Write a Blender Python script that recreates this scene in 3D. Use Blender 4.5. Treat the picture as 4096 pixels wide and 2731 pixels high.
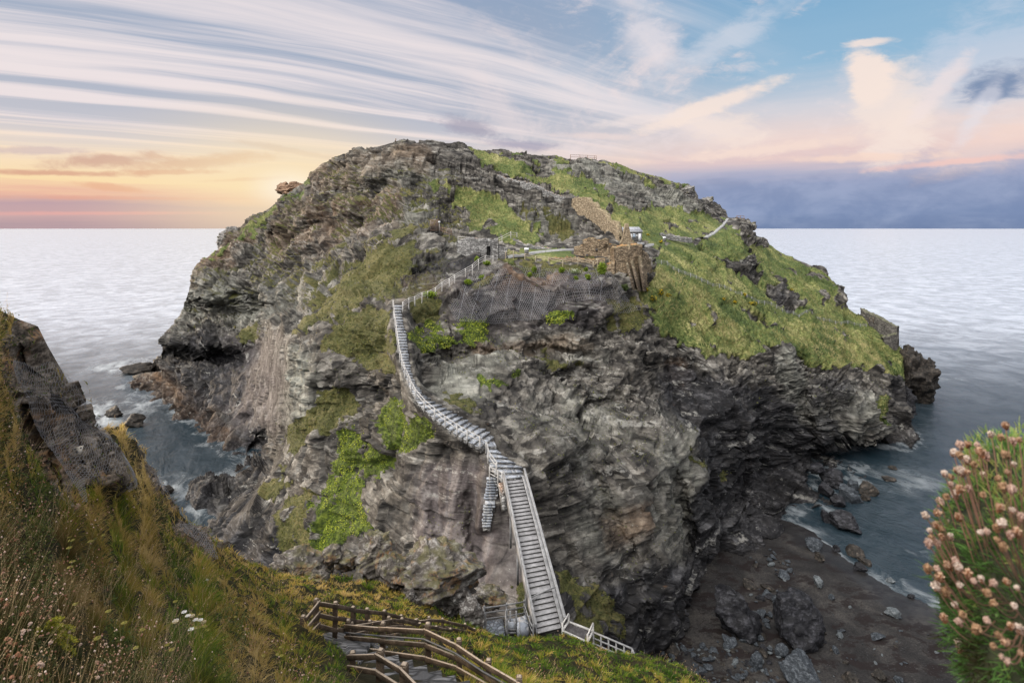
import bpy, bmesh, math, random
import numpy as np
from mathutils import Vector, Matrix

for o in list(bpy.data.objects):
    bpy.data.objects.remove(o)
S = bpy.context.scene
C = S.collection
R = math.radians
rng = np.random.default_rng(7)
random.seed(7)

# ------------------------------------------------------------------ camera
H = 50.0            # eye height above the sea
F = 576.0           # focal length in units of a 1024 wide frame
CX, HY = 512.0, 228.0
cam_d = bpy.data.cameras.new('camera')
cam = bpy.data.objects.new('camera', cam_d)
C.objects.link(cam)
cam.location = (0, 0, H)
cam.rotation_euler = (R(90), 0, 0)
cam_d.sensor_width = 36.0
cam_d.lens = 36.0 * F / 1024.0
cam_d.shift_y = -(341.0 - HY) / 1024.0
cam_d.clip_start = 0.05
cam_d.clip_end = 120000
cam_d.dof.use_dof = True
cam_d.dof.focus_distance = 14.0
cam_d.dof.aperture_fstop = 3.2
S.camera = cam
S.view_settings.view_transform = 'Standard'
S.view_settings.look = 'None'
S.view_settings.exposure = 0.0
S.view_settings.gamma = 1.0

def Wp(px, py, Y):
    """world point seen in direction (px, py) at distance Y north of the eye"""
    return np.array([(px - CX) / F * Y, Y, H - (py - HY) / F * Y])

# ------------------------------------------------------------------ node helper
class Nx:
    """thin wrapper so shader maths reads like maths"""
    def __init__(s, t, sock): s.t, s.s = t, sock
    def _b(s, o, op, sw=False):
        n = s.t.nodes.new('ShaderNodeMath'); n.operation = op
        a, b = (o, s) if sw else (s, o)
        for i, v in enumerate((a, b)):
            if isinstance(v, Nx): s.t.links.new(v.s, n.inputs[i])
            else: n.inputs[i].default_value = float(v)
        return Nx(s.t, n.outputs[0])
    def __add__(s, o): return s._b(o, 'ADD')
    def __radd__(s, o): return s._b(o, 'ADD')
    def __sub__(s, o): return s._b(o, 'SUBTRACT')
    def __rsub__(s, o): return s._b(o, 'SUBTRACT', True)
    def __mul__(s, o): return s._b(o, 'MULTIPLY')
    def __rmul__(s, o): return s._b(o, 'MULTIPLY')
    def __truediv__(s, o): return s._b(o, 'DIVIDE')
    def __rtruediv__(s, o): return s._b(o, 'DIVIDE', True)
    def pw(s, o): return s._b(o, 'POWER')
    def mx(s, o): return s._b(o, 'MAXIMUM')
    def mn(s, o): return s._b(o, 'MINIMUM')
    def at2(s, o): return s._b(o, 'ARCTAN2')
    def u(s, op):
        n = s.t.nodes.new('ShaderNodeMath'); n.operation = op
        s.t.links.new(s.s, n.inputs[0]); return Nx(s.t, n.outputs[0])
    def step(s, a, b, lo=0.0, hi=1.0):
        n = s.t.nodes.new('ShaderNodeMapRange'); n.interpolation_type = 'SMOOTHSTEP'
        s.t.links.new(s.s, n.inputs[0])
        for i, v in zip((1, 2, 3, 4), (a, b, lo, hi)): n.inputs[i].default_value = v
        return Nx(s.t, n.outputs[0])

class Sh:
    def __init__(s, tree): s.t = tree
    def n(s, kind, **kw):
        n = s.t.nodes.new(kind)
        for k, v in kw.items(): setattr(n, k, v)
        return n
    def l(s, a, b): s.t.links.new(a.s if isinstance(a, Nx) else a, b)
    def sep(s, vec):
        n = s.n('ShaderNodeSeparateXYZ'); s.l(vec, n.inputs[0])
        return [Nx(s.t, o) for o in n.outputs]
    def comb(s, *v):
        n = s.n('ShaderNodeCombineXYZ')
        for i, x in enumerate(v):
            if isinstance(x, Nx): s.l(x, n.inputs[i])
            else: n.inputs[i].default_value = x
        return n.outputs[0]
    def noise(s, vec, scale, detail=4, rough=0.55, dist=0.0, col=False, ntype=None):
        n = s.n('ShaderNodeTexNoise')
        if ntype: n.noise_type = ntype
        s.l(vec, n.inputs['Vector'])
        n.inputs['Scale'].default_value = scale; n.inputs['Detail'].default_value = detail
        n.inputs['Roughness'].default_value = rough; n.inputs['Distortion'].default_value = dist
        return n.outputs['Color'] if col else Nx(s.t, n.outputs[0])
    def voro(s, vec, scale, feature='F1', out='Distance', rand=1.0):
        n = s.n('ShaderNodeTexVoronoi', feature=feature)
        s.l(vec, n.inputs['Vector']); n.inputs['Scale'].default_value = scale
        n.inputs['Randomness'].default_value = rand
        return Nx(s.t, n.outputs[out]) if out == 'Distance' else n.outputs[out]
    def scale(s, vec, v):
        n = s.n('ShaderNodeVectorMath', operation='MULTIPLY'); s.l(vec, n.inputs[0]); n.inputs[1].default_value = v
        return n.outputs[0]
    def addv(s, a, b):
        n = s.n('ShaderNodeVectorMath', operation='ADD'); s.l(a, n.inputs[0]); s.l(b, n.inputs[1]); return n.outputs[0]
    def mix(s, f, a, b, mode='MIX'):
        n = s.n('ShaderNodeMix', data_type='RGBA', blend_type=mode)
        for i, v in ((0, f), (6, a), (7, b)):
            if isinstance(v, Nx): s.l(v, n.inputs[i])
            elif hasattr(v, 'links') or hasattr(v, 'is_linked'): s.l(v, n.inputs[i])
            elif i == 0: n.inputs[0].default_value = v
            else: n.inputs[i].default_value = (*v[:3], 1)
        return n.outputs[2]
    def ramp(s, f, stops, interp='LINEAR'):
        n = s.n('ShaderNodeValToRGB'); n.color_ramp.interpolation = interp
        s.l(f, n.inputs[0]); e = n.color_ramp.elements
        while len(e) < len(stops): e.new(0.5)
        for el, (p, c) in zip(e, stops):
            el.position = p; el.color = (*c, 1)
        return n.outputs[0]
    def attr(s, name):
        n = s.n('ShaderNodeAttribute', attribute_name=name); return n.outputs['Color']
    def bump(s, h, strength=0.5, dist=0.1, normal=None):
        n = s.n('ShaderNodeBump'); s.l(h, n.inputs['Height'])
        n.inputs['Strength'].default_value = strength; n.inputs['Distance'].default_value = dist
        if normal is not None: s.l(normal, n.inputs['Normal'])
        return n.outputs[0]

def lin(r, g, b):
    f = lambda c: (c / 255 / 12.92) if c / 255 <= 0.04045 else ((c / 255 + 0.055) / 1.055) ** 2.4
    return (f(r), f(g), f(b))

# ------------------------------------------------------------------ sky and sun
SUN_AZ, SUN_EL = -60.0, 10.0      # degrees, azimuth from +Y towards +X
world = bpy.data.worlds.new('World'); S.world = world
world.use_nodes = True
wt = world.node_tree; wt.nodes.clear(); w = Sh(wt)
tc = w.n('ShaderNodeTexCoord')
dx, dy, dz = w.sep(tc.outputs['Generated'])
hyp = (dx * dx + dy * dy).u('SQRT')
az = dx.at2(dy) * 57.29578
el = dz.at2(hyp) * 57.29578
def azel(px, py):
    a = math.atan((px - CX) / F)
    return math.degrees(a), math.degrees(math.atan((HY - py) / F * math.cos(a)))
# wind streaks lie on a high flat sheet, all parallel: sheet coordinates
zz = dz.mx(0.0) + 0.07
qx, qy = dx / zz, dy / zz
VA = R(57)
along = qx * math.sin(VA) + qy * math.cos(VA)
across = qx * math.cos(VA) - qy * math.sin(VA)
sheet = w.comb(along, across, 0.0)
wob = w.noise(w.comb(along * 0.15, across * 0.34, 3.1), 1.0, 4, 0.55)
st = w.noise(w.comb(along * 0.10, across * 2.1 + wob * 2.8, 0.0), 1.0, 6, 0.52)
st2 = w.noise(w.comb(along * 0.30, across * 4.2 + wob * 4.0, 7.7), 1.0, 6, 0.6)
streak = (st * 0.62 + st2 * 0.38).step(0.43, 0.58)
wisp = w.noise(w.comb(az * 0.055, el * 0.10, 1.3), 1.0, 8, 0.62, 1.2)
lowband = w.noise(w.comb(az * 0.05, el * 0.55, 5.2), 1.0, 7, 0.6, 0.5)
puff = w.noise(w.comb(az * 0.22, el * 0.42, 2.2), 1.0, 8, 0.6, 0.3)
fine = w.noise(w.comb(az * 0.50 + el * 0.25, el * 1.1, 9.1), 1.0, 7, 0.65, 0.6)
elw = el + (lowband - 0.5) * 2.6
e01 = elw / 24.0
left = w.ramp(e01, [(0.00, lin(186, 160, 166)), (0.035, lin(206, 172, 172)), (0.075, lin(196, 166, 172)), (0.12, lin(240, 190, 166)),
                    (0.16, lin(255, 226, 178)), (0.27, lin(252, 230, 206)), (0.38, lin(238, 226, 226)), (0.62, lin(216, 214, 222)), (1.0, lin(172, 184, 206))])
right = w.ramp(e01, [(0.0, lin(108, 128, 166)), (0.06, lin(132, 150, 188)), (0.15, lin(158, 168, 200)), (0.21, lin(186, 184, 204)), (0.27, lin(232, 206, 204)),
                     (0.33, lin(240, 218, 212)), (0.44, lin(214, 214, 222)), (0.60, lin(150, 188, 216)), (1.0, lin(112, 166, 206))])
sidemix = (az + (puff - 0.5) * 14.0).step(-8.0, 20.0)
sky = w.mix(sidemix, left, right)
# blue gaps between the streaks on the left, white streaks on the right
bluegap = w.ramp(e01, [(0.0, lin(200, 180, 185)), (0.3, lin(200, 200, 208)), (0.55, lin(160, 174, 196)), (1.0, lin(140, 162, 192))])
gapm = (1.0 - streak) * el.step(4.0, 9.5) * az.step(30.0, -2.0)
sky = w.mix(gapm * 0.85, sky, bluegap)
whitem = streak * el.step(5.5, 12.0) * az.step(30.0, 4.0)
sky = w.mix(whitem * 0.75, sky, lin(244, 232, 232))
# loose cirrus on the right half
cir = (wisp * 0.72 + fine * 0.28).step(0.47, 0.66) * el.step(4.5, 8.0) * az.step(-14.0, 8.0)
sky = w.mix(cir * 0.75, sky, lin(240, 226, 226))
# a few named clouds: rotated ellipses in azimuth / elevation with torn edges
def cloud(px, py, wpx, hpx, rot, col, amt, soft=0.55, tear=0.9):
    global sky
    a, e = azel(px, py)
    ra, re = math.degrees(wpx / F), math.degrees(hpx / F)
    ca, sa = math.cos(R(rot)), math.sin(R(rot))
    da = az - a; de = el - e
    ux = (da * ca + de * sa) / ra; uy = (de * ca - da * sa) / re
    d = (ux * ux + uy * uy).u('SQRT') + (puff - 0.5) * tear * 1.5 + (wisp - 0.5) * tear + (fine - 0.5) * tear * 1.3
    m = d.step(1.0, soft * 0.5) * amt
    sky = w.mix(m, sky, col)
cw = lin(250, 232, 222)
cloud(868, 75, 20, 30, 12, cw, 0.95, 1.2, .6)
cloud(888, 110, 36, 52, 14, cw, 0.75, 0.6)
cloud(905, 130, 22, 50, -35, cw, 0.6, 0.5)
cloud(868, 43, 24, 5, -4, cw, 0.8, 0.6)
cloud(705, 108, 85, 11, 17, cw, 0.9, 0.9, .6)
cloud(720, 130, 55, 26, -20, cw, 0.7, 0.5)
cloud(650, 40, 30, 62, 38, lin(236, 228, 232), 0.75, 0.3)
cloud(720, 42, 75, 16, 22, lin(226, 226, 234), 0.5, 0.3)
cloud(990, 60, 60, 48, 30, lin(206, 214, 230), 0.6, 0.3)
cloud(1000, 84, 34, 16, 8, lin(112, 136, 172), 0.85, 0.3)
cloud(985, 150, 60, 20, 22, lin(250, 222, 210), 0.6, 0.3)
cloud(470, 128, 45, 11, -10, lin(168, 164, 182), 0.75, 0.5)
cloud(520, 145, 60, 7, -4, lin(160, 158, 182), 0.7, 0.5)
cloud(205, 162, 70, 8, 8, lin(214, 168, 146), 0.8, 0.4)
cloud(102, 160, 50, 8, 9, lin(208, 164, 148), 0.8, 0.4)
cloud(120, 188, 38, 4, -6, lin(236, 178, 146), 0.8, 0.4)
cloud(90, 213, 150, 2.6, 1, lin(246, 180, 168), 0.55, 0.4, .6)
for px_, py_, a_, b_, r_, c_, m_ in ((60,173,70,3.2,2,(216,160,138),.75),(175,172,60,3.0,3,(222,166,138),.75),(248,179,45,2.6,5,(228,170,138),.7),(300,152,60,4.5,-8,(206,184,180),.6),(30,150,50,4,4,(206,186,190),.6),(140,198,120,2.6,1,(232,170,150),.7),(760,150,110,7,4,(250,226,214),.8),(850,158,90,5,-2,(252,222,206),.75),(640,120,60,6,6,(246,232,228),.6),(600,136,70,5,-3,(244,224,218),.6),(955,162,80,4,3,(248,206,196),.75),(935,95,40,9,52,(246,230,228),.6),(980,110,34,8,62,(232,230,238),.5)):
    cloud(px_, py_, a_, b_, r_, lin(*c_), m_, 0.5, .9)
# bank of dull cloud along the right horizon
bank = (el + (puff - 0.5) * 3.6 + (lowband - 0.5) * 2.0).step(5.4, 3.0) * (az + (puff - .5) * 10).step(6.0, 15.0)
bankc = w.mix(puff.step(0.35, 0.70), lin(122, 140, 176), lin(166, 178, 206))
sky = w.mix(bank * 0.5, sky, bankc)
# glow around the sun
sa_, se_ = azel(290, 188)
gd = ((az - sa_) * (az - sa_) * 0.28 + (el - se_) * (el - se_)).u('SQRT')
sky = w.mix(gd.step(10.0, 0.0) * 0.8, sky, lin(255, 232, 190))
sky = w.mix(gd.step(2.4, 0.0) * 0.55, sky, (1.05, 1.0, 0.9))
# unseen half of the sky behind the viewer, brightened overhead to light the land
back = (dy - dz * 0.9).step(0.55, 0.0)
hi = w.mix(dz.step(0.0, 0.85), (0.30, 0.31, 0.36), (1.75, 1.75, 1.80))
# unseen bright patch added high behind the left shoulder as a soft key light
key = (dx * -0.44 + dy * -0.44 + dz * 0.785).step(0.80, 0.985)
hi = w.mix(key, hi, (11.6, 11.2, 10.8))
sky = w.mix(back, sky, hi)
nish = w.n('ShaderNodeTexSky', sky_type='NISHITA')
nish.sun_disc = False; nish.sun_elevation = R(SUN_EL); nish.sun_rotation = R(SUN_AZ)
bg1 = w.n('ShaderNodeBackground'); w.l(sky, bg1.inputs[0]); bg1.inputs[1].default_value = 0.97
bg2 = w.n('ShaderNodeBackground'); w.l(nish.outputs[0], bg2.inputs[0]); bg2.inputs[1].default_value = 0.05
# the Nishita part lights from above the frame; the clouds cover it lower down
mixs = w.n('ShaderNodeMixShader'); w.l(el.step(30.0, 60.0) * 0.35, mixs.inputs[0])
w.l(bg1.outputs[0], mixs.inputs[1]); w.l(bg2.outputs[0], mixs.inputs[2])
wo = w.n('ShaderNodeOutputWorld'); w.l(mixs.outputs[0], wo.inputs[0])

sun_d = bpy.data.lights.new('sun', 'SUN'); sun_d.energy = 3.0; sun_d.angle = R(8); sun_d.color = (1.0, 0.78, 0.54)
sun = bpy.data.objects.new('sun', sun_d); C.objects.link(sun)
sd = Vector((math.sin(R(SUN_AZ)) * math.cos(R(SUN_EL)), math.cos(R(SUN_AZ)) * math.cos(R(SUN_EL)), math.sin(R(SUN_EL))))
sun.rotation_euler = sd.to_track_quat('Z', 'Y').to_euler()
sun.location = (-80, 60, 120)

# ------------------------------------------------------------------ object helpers
def tag(o, label=None, cat=None, group=None, kind=None):
    if label: o['label'] = label
    if cat: o['category'] = cat
    if group: o['group'] = group
    if kind: o['kind'] = kind
    return o
def link(name, me, parent=None):
    o = bpy.data.objects.new(name, me); C.objects.link(o)
    if parent is not None: o.parent = parent
    return o
def empty(name, loc, label, cat, group=None, rz=0.0):
    o = bpy.data.objects.new(name, None); C.objects.link(o)
    o.location = [float(v) for v in loc]; o.rotation_euler = (0, 0, rz); o.empty_display_size = 0.3
    return tag(o, label, cat, group)
def mesh_np(name, V, polys, mat=None, attrs=None, smooth=False):
    """polys: list of int arrays (n,k)"""
    me = bpy.data.meshes.new(name)
    V = np.asarray(V, np.float32)
    me.vertices.add(len(V)); me.vertices.foreach_set('co', V.ravel())
    li, ls, lt, off = [], [], [], 0
    for p in polys:
        p = np.asarray(p, np.int32)
        if not len(p): continue
        k = p.shape[1]
        li.append(p.ravel()); ls.append(off + np.arange(len(p), dtype=np.int32) * k); lt.append(np.full(len(p), k, np.int32))
        off += p.size
    li = np.concatenate(li); ls = np.concatenate(ls); lt = np.concatenate(lt)
    me.loops.add(len(li)); me.loops.foreach_set('vertex_index', li)
    me.polygons.add(len(ls)); me.polygons.foreach_set('loop_start', ls); me.polygons.foreach_set('loop_total', lt)
    if smooth: me.polygons.foreach_set('use_smooth', np.ones(len(ls), bool))
    me.update(calc_edges=True)
    for k, a in (attrs or {}).items():
        a = np.asarray(a, np.float32)
        if a.shape[1] == 3: a = np.concatenate([a, np.ones((len(a), 1), np.float32)], 1)
        at = me.attributes.new(k, 'FLOAT_COLOR', 'POINT'); at.data.foreach_set('color', a.ravel())
    if mat: me.materials.append(mat)
    return me
def grid_faces(r, c):
    i = np.arange((r - 1) * (c - 1)); rr, cc = i // (c - 1), i % (c - 1)
    a = rr * c + cc
    return np.stack([a, a + c, a + c + 1, a + 1], 1)

# ------------------------------------------------------------------ numpy noise
_perm = np.random.default_rng(3).permutation(256).astype(np.int32); _perm = np.concatenate([_perm, _perm])
_g = np.random.default_rng(4).normal(size=(256, 3)); _g /= np.linalg.norm(_g, axis=1)[:, None]; _g = _g.astype(np.float32)
_rv = np.random.default_rng(5).random(256).astype(np.float32)
def _hash(ix, iy, iz): return _perm[(_perm[(_perm[ix & 255] + iy) & 255] + iz) & 255]
def pn(p):
    """gradient noise, about -0.7..0.7"""
    p = np.asarray(p, np.float32); i = np.floor(p).astype(np.int32); f = p - i
    u = f * f * f * (f * (f * 6 - 15) + 10); out = 0
    for dx_ in (0, 1):
        wx = u[..., 0] if dx_ else 1 - u[..., 0]
        for dy_ in (0, 1):
            wy = u[..., 1] if dy_ else 1 - u[..., 1]
            for dz_ in (0, 1):
                wz = u[..., 2] if dz_ else 1 - u[..., 2]
                g = _g[_hash(i[..., 0] + dx_, i[..., 1] + dy_, i[..., 2] + dz_)]
                out = out + wx * wy * wz * (g[..., 0] * (f[..., 0] - dx_) + g[..., 1] * (f[..., 1] - dy_) + g[..., 2] * (f[..., 2] - dz_))
    return out
def fbm(p, oct=4, gain=0.5, lac=2.03):
    a, s, o = 1.0, 0, 0
    for k in range(oct):
        s = s + a * pn(np.asarray(p) * lac ** k + 17.3 * k); a *= gain
    return s
def cellr(p):
    i = np.floor(p).astype(np.int32); return _rv[_hash(i[..., 0], i[..., 1], i[..., 2])]
def sstep(x, a, b):
    t = np.clip((x - a) / (b - a), 0, 1); return t * t * (3 - 2 * t)

# ------------------------------------------------------------------ sheets measured as bearing + distance
def rbf_depth(ctrl, smooth=2):
    ctrl = np.array(ctrl, float); P = ctrl[:, :2] / 100.0; v = np.log(ctrl[:, 2])
    n = len(P); D = np.linalg.norm(P[:, None] - P[None], axis=2)
    A = np.zeros((n + 3, n + 3)); A[:n, :n] = -D + np.eye(n) * 0.004
    A[:n, n] = 1; A[:n, n + 1:] = P; A[n, :n] = 1; A[n + 1:, :n] = P.T
    sol = np.linalg.solve(A, np.concatenate([v, np.zeros(3)]))
    st_ = 4; gx = np.arange(-120, 1180, st_); gy = np.arange(100, 800, st_)
    X, Yy = np.meshgrid(gx, gy); Q = np.stack([X.ravel(), Yy.ravel()], 1) / 100.0
    out = np.zeros(len(Q))
    for s in range(0, len(Q), 20000):
        q = Q[s:s + 20000]; d = np.linalg.norm(q[:, None] - P[None], axis=2)
        out[s:s + 20000] = -d @ sol[:n] + sol[n] + q @ sol[n + 1:]
    G = out.reshape(X.shape)
    for _ in range(smooth):
        for ax in (0, 1):
            p1 = np.pad(G, [(1, 1) if a == ax else (0, 0) for a in (0, 1)], mode='edge')
            sl = lambda k: tuple(slice(k, k + G.shape[ax]) if a == ax else slice(None) for a in (0, 1))
            G = (p1[sl(0)] + 2 * p1[sl(1)] + p1[sl(2)]) / 4
    def f(px, py):
        u = np.clip((np.asarray(px, float) + 120) / st_, 0, G.shape[1] - 1.001); v_ = np.clip((np.asarray(py, float) - 100) / st_, 0, G.shape[0] - 1.001)
        i, j = u.astype(int), v_.astype(int); a, b = u - i, v_ - j
        return np.exp(G[j, i] * (1 - a) * (1 - b) + G[j, i + 1] * a * (1 - b) + G[j + 1, i] * (1 - a) * b + G[j + 1, i + 1] * a * b)
    return f
class Mask:
    """soft union of polygons on bearings, sampled bilinearly"""
    def __init__(s): s.a = np.zeros((700, 1180), np.float32)      # px from -70, py from 50
    def poly(s, pts, val=1.0, blur=4):
        pts = np.array(pts, float); x0, y0 = pts.min(0) - 3 * blur - 2; x1, y1 = pts.max(0) + 3 * blur + 2
        x0, y0, x1, y1 = int(max(x0, -70)), int(max(y0, 50)), int(min(x1, 1109)), int(min(y1, 749))
        X, Yy = np.meshgrid(np.arange(x0, x1), np.arange(y0, y1)); ins = np.zeros(X.shape, bool)
        for (xa, ya), (xb, yb) in zip(pts, np.roll(pts, -1, 0)):
            if ya == yb: continue
            ins ^= ((ya > Yy) != (yb > Yy)) & (X < (xb - xa) * (Yy - ya) / (yb - ya) + xa)
        m = ins.astype(np.float32); k = int(blur)
        for _ in range(2):
            for ax in (0, 1):
                if k < 1: continue
                c = np.cumsum(np.pad(m, [(k + 1, k) if a == ax else (0, 0) for a in (0, 1)], mode='edge'), axis=ax)
                n = m.shape[ax]
                m = (np.take(c, np.arange(2 * k + 1, 2 * k + 1 + n), ax) - np.take(c, np.arange(0, n), ax)) / (2 * k + 1)
        t = s.a[y0 - 50:y1 - 50, x0 + 70:x1 + 70]
        if val >= 0: np.maximum(t, m * val, out=t)
        else: t *= 1 + val * m
        return s
    def __call__(s, px, py):
        u = np.clip(np.asarray(px, float) + 70, 0, 1178); v = np.clip(np.asarray(py, float) - 50, 0, 698)
        i, j = u.astype(int), v.astype(int); a, b = u - i, v - j; A = s.a
        return A[j, i] * (1 - a) * (1 - b) + A[j, i + 1] * a * (1 - b) + A[j + 1, i] * (1 - a) * b + A[j + 1, i + 1] * a * b
def Pm(px, py, Y):
    return np.stack([(px - CX) / F * Y, Y, H - (py - HY) / F * Y], -1)
def WL(py): return H * F / (py - HY)
# ------------------------------------------------------------------ island sheet
TOP = np.array([(120,387),(131,381),(139,373.5),(150,372),(161,371),(162.5,352),(164,338),(168,331),(175,323),(183,308),(188,297),(190.5,284),(193,270.5),(197,265),(203,259),(211,252),(219,247),(222,240),(227,230),(239,226),(246,220.7),
 (254,215),(265,209.5),(281,197),(294,188),(303,183),(307,179.5),(311,174),(313,170),(322,161.7),(341,153.7),(354,149),(380,144),(396,139.6),(405,140),(413,141.7),(435,141.7),(450,143.6),(458,143.6),(477,149.7),(492,151),(515,153),(553,153.8),
 (572,157.8),(596,158.5),(613,162),(640,172),(660,177),(680,184),(688.5,184),(695,190),(699,198),(713,202),(721,207),(726,212),(728,217),(737.7,218),(748,219.3),(752,226),(753,230),(759,236),(767,238.6),(770,245.6),(783,252.6),
 (804,260.5),(823,268.4),(832,280),(843,288.6),(845.6,302.6),(847,308),(857,314),(862,317),(880,334),(897,343),(902,349),(904,372),(906,400),(915,434),(918,440)], float)
def topf(px): return np.interp(px, TOP[:, 0], TOP[:, 1])
BOT = np.array([(120,392),(131,388),(154,408),(175,424),(177,500),(190,560),(260,610),(330,640),(560,690),(700,690),(760,650),(800,575),(830,528),(860,505),(889,484),(903,474),(909,458),(915,441),(918,446)], float)
def botf(px): return np.interp(px, BOT[:, 0], BOT[:, 1])
ICTRL = [(131,381,188),(139,373,195),(159,341,190),(165,355,188),(175,323,192),(189,290,196),(192,271,195),(203,259,198),(221,240,205),(246,220,208),(265,209,206),(281,197,204),(307,180,200),(322,162,194),(354,149,186),(396,140,176),(435,142,178),(477,150,184),(515,153,190),(553,154,196),(596,158,202),(640,172,206),(680,184,210),(698,195,214),(726,211,222),(727,217,212),(748,219,205),(758,236,204),(783,252,202),(804,260,198),(831,280,192),(846,303,186),(847,309,183),(860,318,182),(897,343,172),(904,350,168),(905,400,152),(915,434,140),
 (230,260,192),(250,300,172),(200,310,178),(180,340,176),(200,370,165),(230,400,148),(250,430,132),(260,350,152),(300,230,180),(300,280,160),(350,200,172),(350,250,150),(400,180,166),(400,220,146),
 (395,262,114),(380,266,120),(341,284,115),(308,318,106),(290,345,102),(291,390,98),(296,425,95),(268,470,100),(250,484,104),
 (370,240,142),(333,264,140),(297,304,140),(273,335,140),(270,390,132),(264,430,125),(250,455,124),
 (505,470,57.8),(515,476,57.6),(518,462,59.5),(490,452,60.5),(490,440,61.5),(470,433,62.8),(450,418,64.8),(430,404,67),(415,388,70.5),(407,372,72),(403,350,76.5),(400,332,80.5),(397,316,87),(396,305,91),(410,298,95),(440,285,101.5),(470,268,108.5),(488,259,113),(530,455,62),(440,425,64.5),(420,408,67.2),
 (450,450,65),(450,500,62),(450,560,58),(480,590,54),(500,540,57),(520,500,59),(530,560,56),(560,520,60),(560,450,64),(545,600,52),(538,600,51),(470,520,61),
 (380,500,70),(380,450,76),(380,400,82),(380,350,90),(350,520,74),(350,400,88),(330,480,82),(330,560,72),(260,520,88),(220,510,98),(240,560,85),(300,600,78),(200,540,96),
 (420,330,92),(450,340,90),(440,310,98),(420,365,80),(450,370,84),(500,370,82),(500,330,98),(500,290,108),(500,262,114),(560,262,113),(520,320,104),(600,270,111),(600,310,104),(560,340,98),(560,400,84),(600,420,82),(620,370,94),(640,330,104),(630,300,110),
 (600,260,115),(650,285,112),(550,252,122),(580,245,130),(480,245,124),(505,250,119),(450,265,112),(420,280,106),
 (660,345,106),(700,350,110),(740,350,116),(780,345,124),(830,365,134),(870,372,144),(640,258,124),(700,275,132),(760,300,142),(820,317,156),(880,325,172),
 (650,420,82),(660,480,74),(650,560,66),(640,620,61),(700,440,88),(700,520,80),(710,560,84),(690,600,74),(620,560,62),(600,520,64),(600,620,55),(570,580,57),(580,640,52),(560,620,53),
 (760,420,104),(760,480,104),(760,520,97),(800,420,116),(800,465,116),(800,380,122),(850,400,128),(850,440,126),(850,465,121.5),(890,400,134),(885,440,130),(890,474,117.5),
 (740,600,80),(720,630,73.5),(750,560,89),(800,565,101),(780,625,86),(730,665,78),(700,685,76),(805,531,97),(830,512,103),(862,502,107),(780,500,97.5),(800,488,104),(770,538,92),(800,514,98.8),(822,498,105),(850,488,110),(720,545,86),(740,530,92),
 (450,200,158),(450,225,146),(500,200,158),(550,180,178),(550,210,152),(600,200,160),(600,230,142),(640,200,178),(640,230,150),(660,240,148),(700,230,176),(700,210,196),(740,240,176),(720,225,190),(760,260,176),(800,290,172),(720,260,154),(780,300,156),(840,330,158),
 (540,235,138),(480,230,138),(440,240,128),(430,225,138),(470,165,172),(520,170,176),(600,178,186),(640,186,196),(670,200,200),
 (188,420.7,150),(227,452.6,129.5),(168,412,157),(153.7,400,168),(135,388,180),(240,466,121.5),(209,435,140),
 (200,450,142),(225,474,128),(170,440,150),(215,462,134),(190,465,134),(178,470,126),
 (184,493,109),(197,480,111),(220,481,109),(236,482,108),(180,505,108),(200,520,102)]
islY = rbf_depth(ICTRL, 2)

ST = [((504.3,478.8),(522,476.5),25.1),((492,467.5),(521.5,468.5),25.55),((488.5,460),(513,461),25.95),((487,451.5),(500,453),26.35),((485.6,446),(496.5,446),26.75),((480,446),(492.5,436),27.1),((470,441),(487,431),27.45),((458,434),(472,424),27.9),((445,425),(461,417),28.45),((431,414),(446,409),29.1),((419,402.5),(434,401.5),29.7),
      ((412,391),(422,393),30.5),((407.5,381),(415,383),31.2),((404,372.6),(411.5,372.6),32.0),((401,361),(408.5,361),32.9),((398.5,346.8),(407.2,346.8),34.1),((396.6,332.4),(405.5,332.4),35.3),((394.5,319.5),(402,319.5),36.5),((393.5,311),(401,311),37.3),((393.8,303.7),(402,303.7),38.0)]
def at_z(px, py, z): 
    Y = (H - z) * F / (py - HY); return Wp(px, py, Y)
OLD = [((487.5 - k * .28, 478 + k * 2.75 + (3 if k > 7 else 0)), (497 - k * .25, 478 + k * 2.75 + (3 if k > 7 else 0)), 24.6 - k * 0.27) for k in range(17)]
def snap_samples():
    out = []
    for lst in (ST, OLD):
        a = np.array([(p[0], p[1], q[0], q[1], z) for p, q, z in lst])
        for f in np.linspace(0, len(a) - 1, 160):
            r_ = [np.interp(f, np.arange(len(a)), a[:, k]) for k in range(5)]
            for g in np.linspace(-0.1, 1.1, 5):
                px, py = r_[0] + (r_[2] - r_[0]) * g, r_[1] + (r_[3] - r_[1]) * g; out.append((px, py, (H - r_[4]) * F / (py - HY)))
    return np.array(out)
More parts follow.
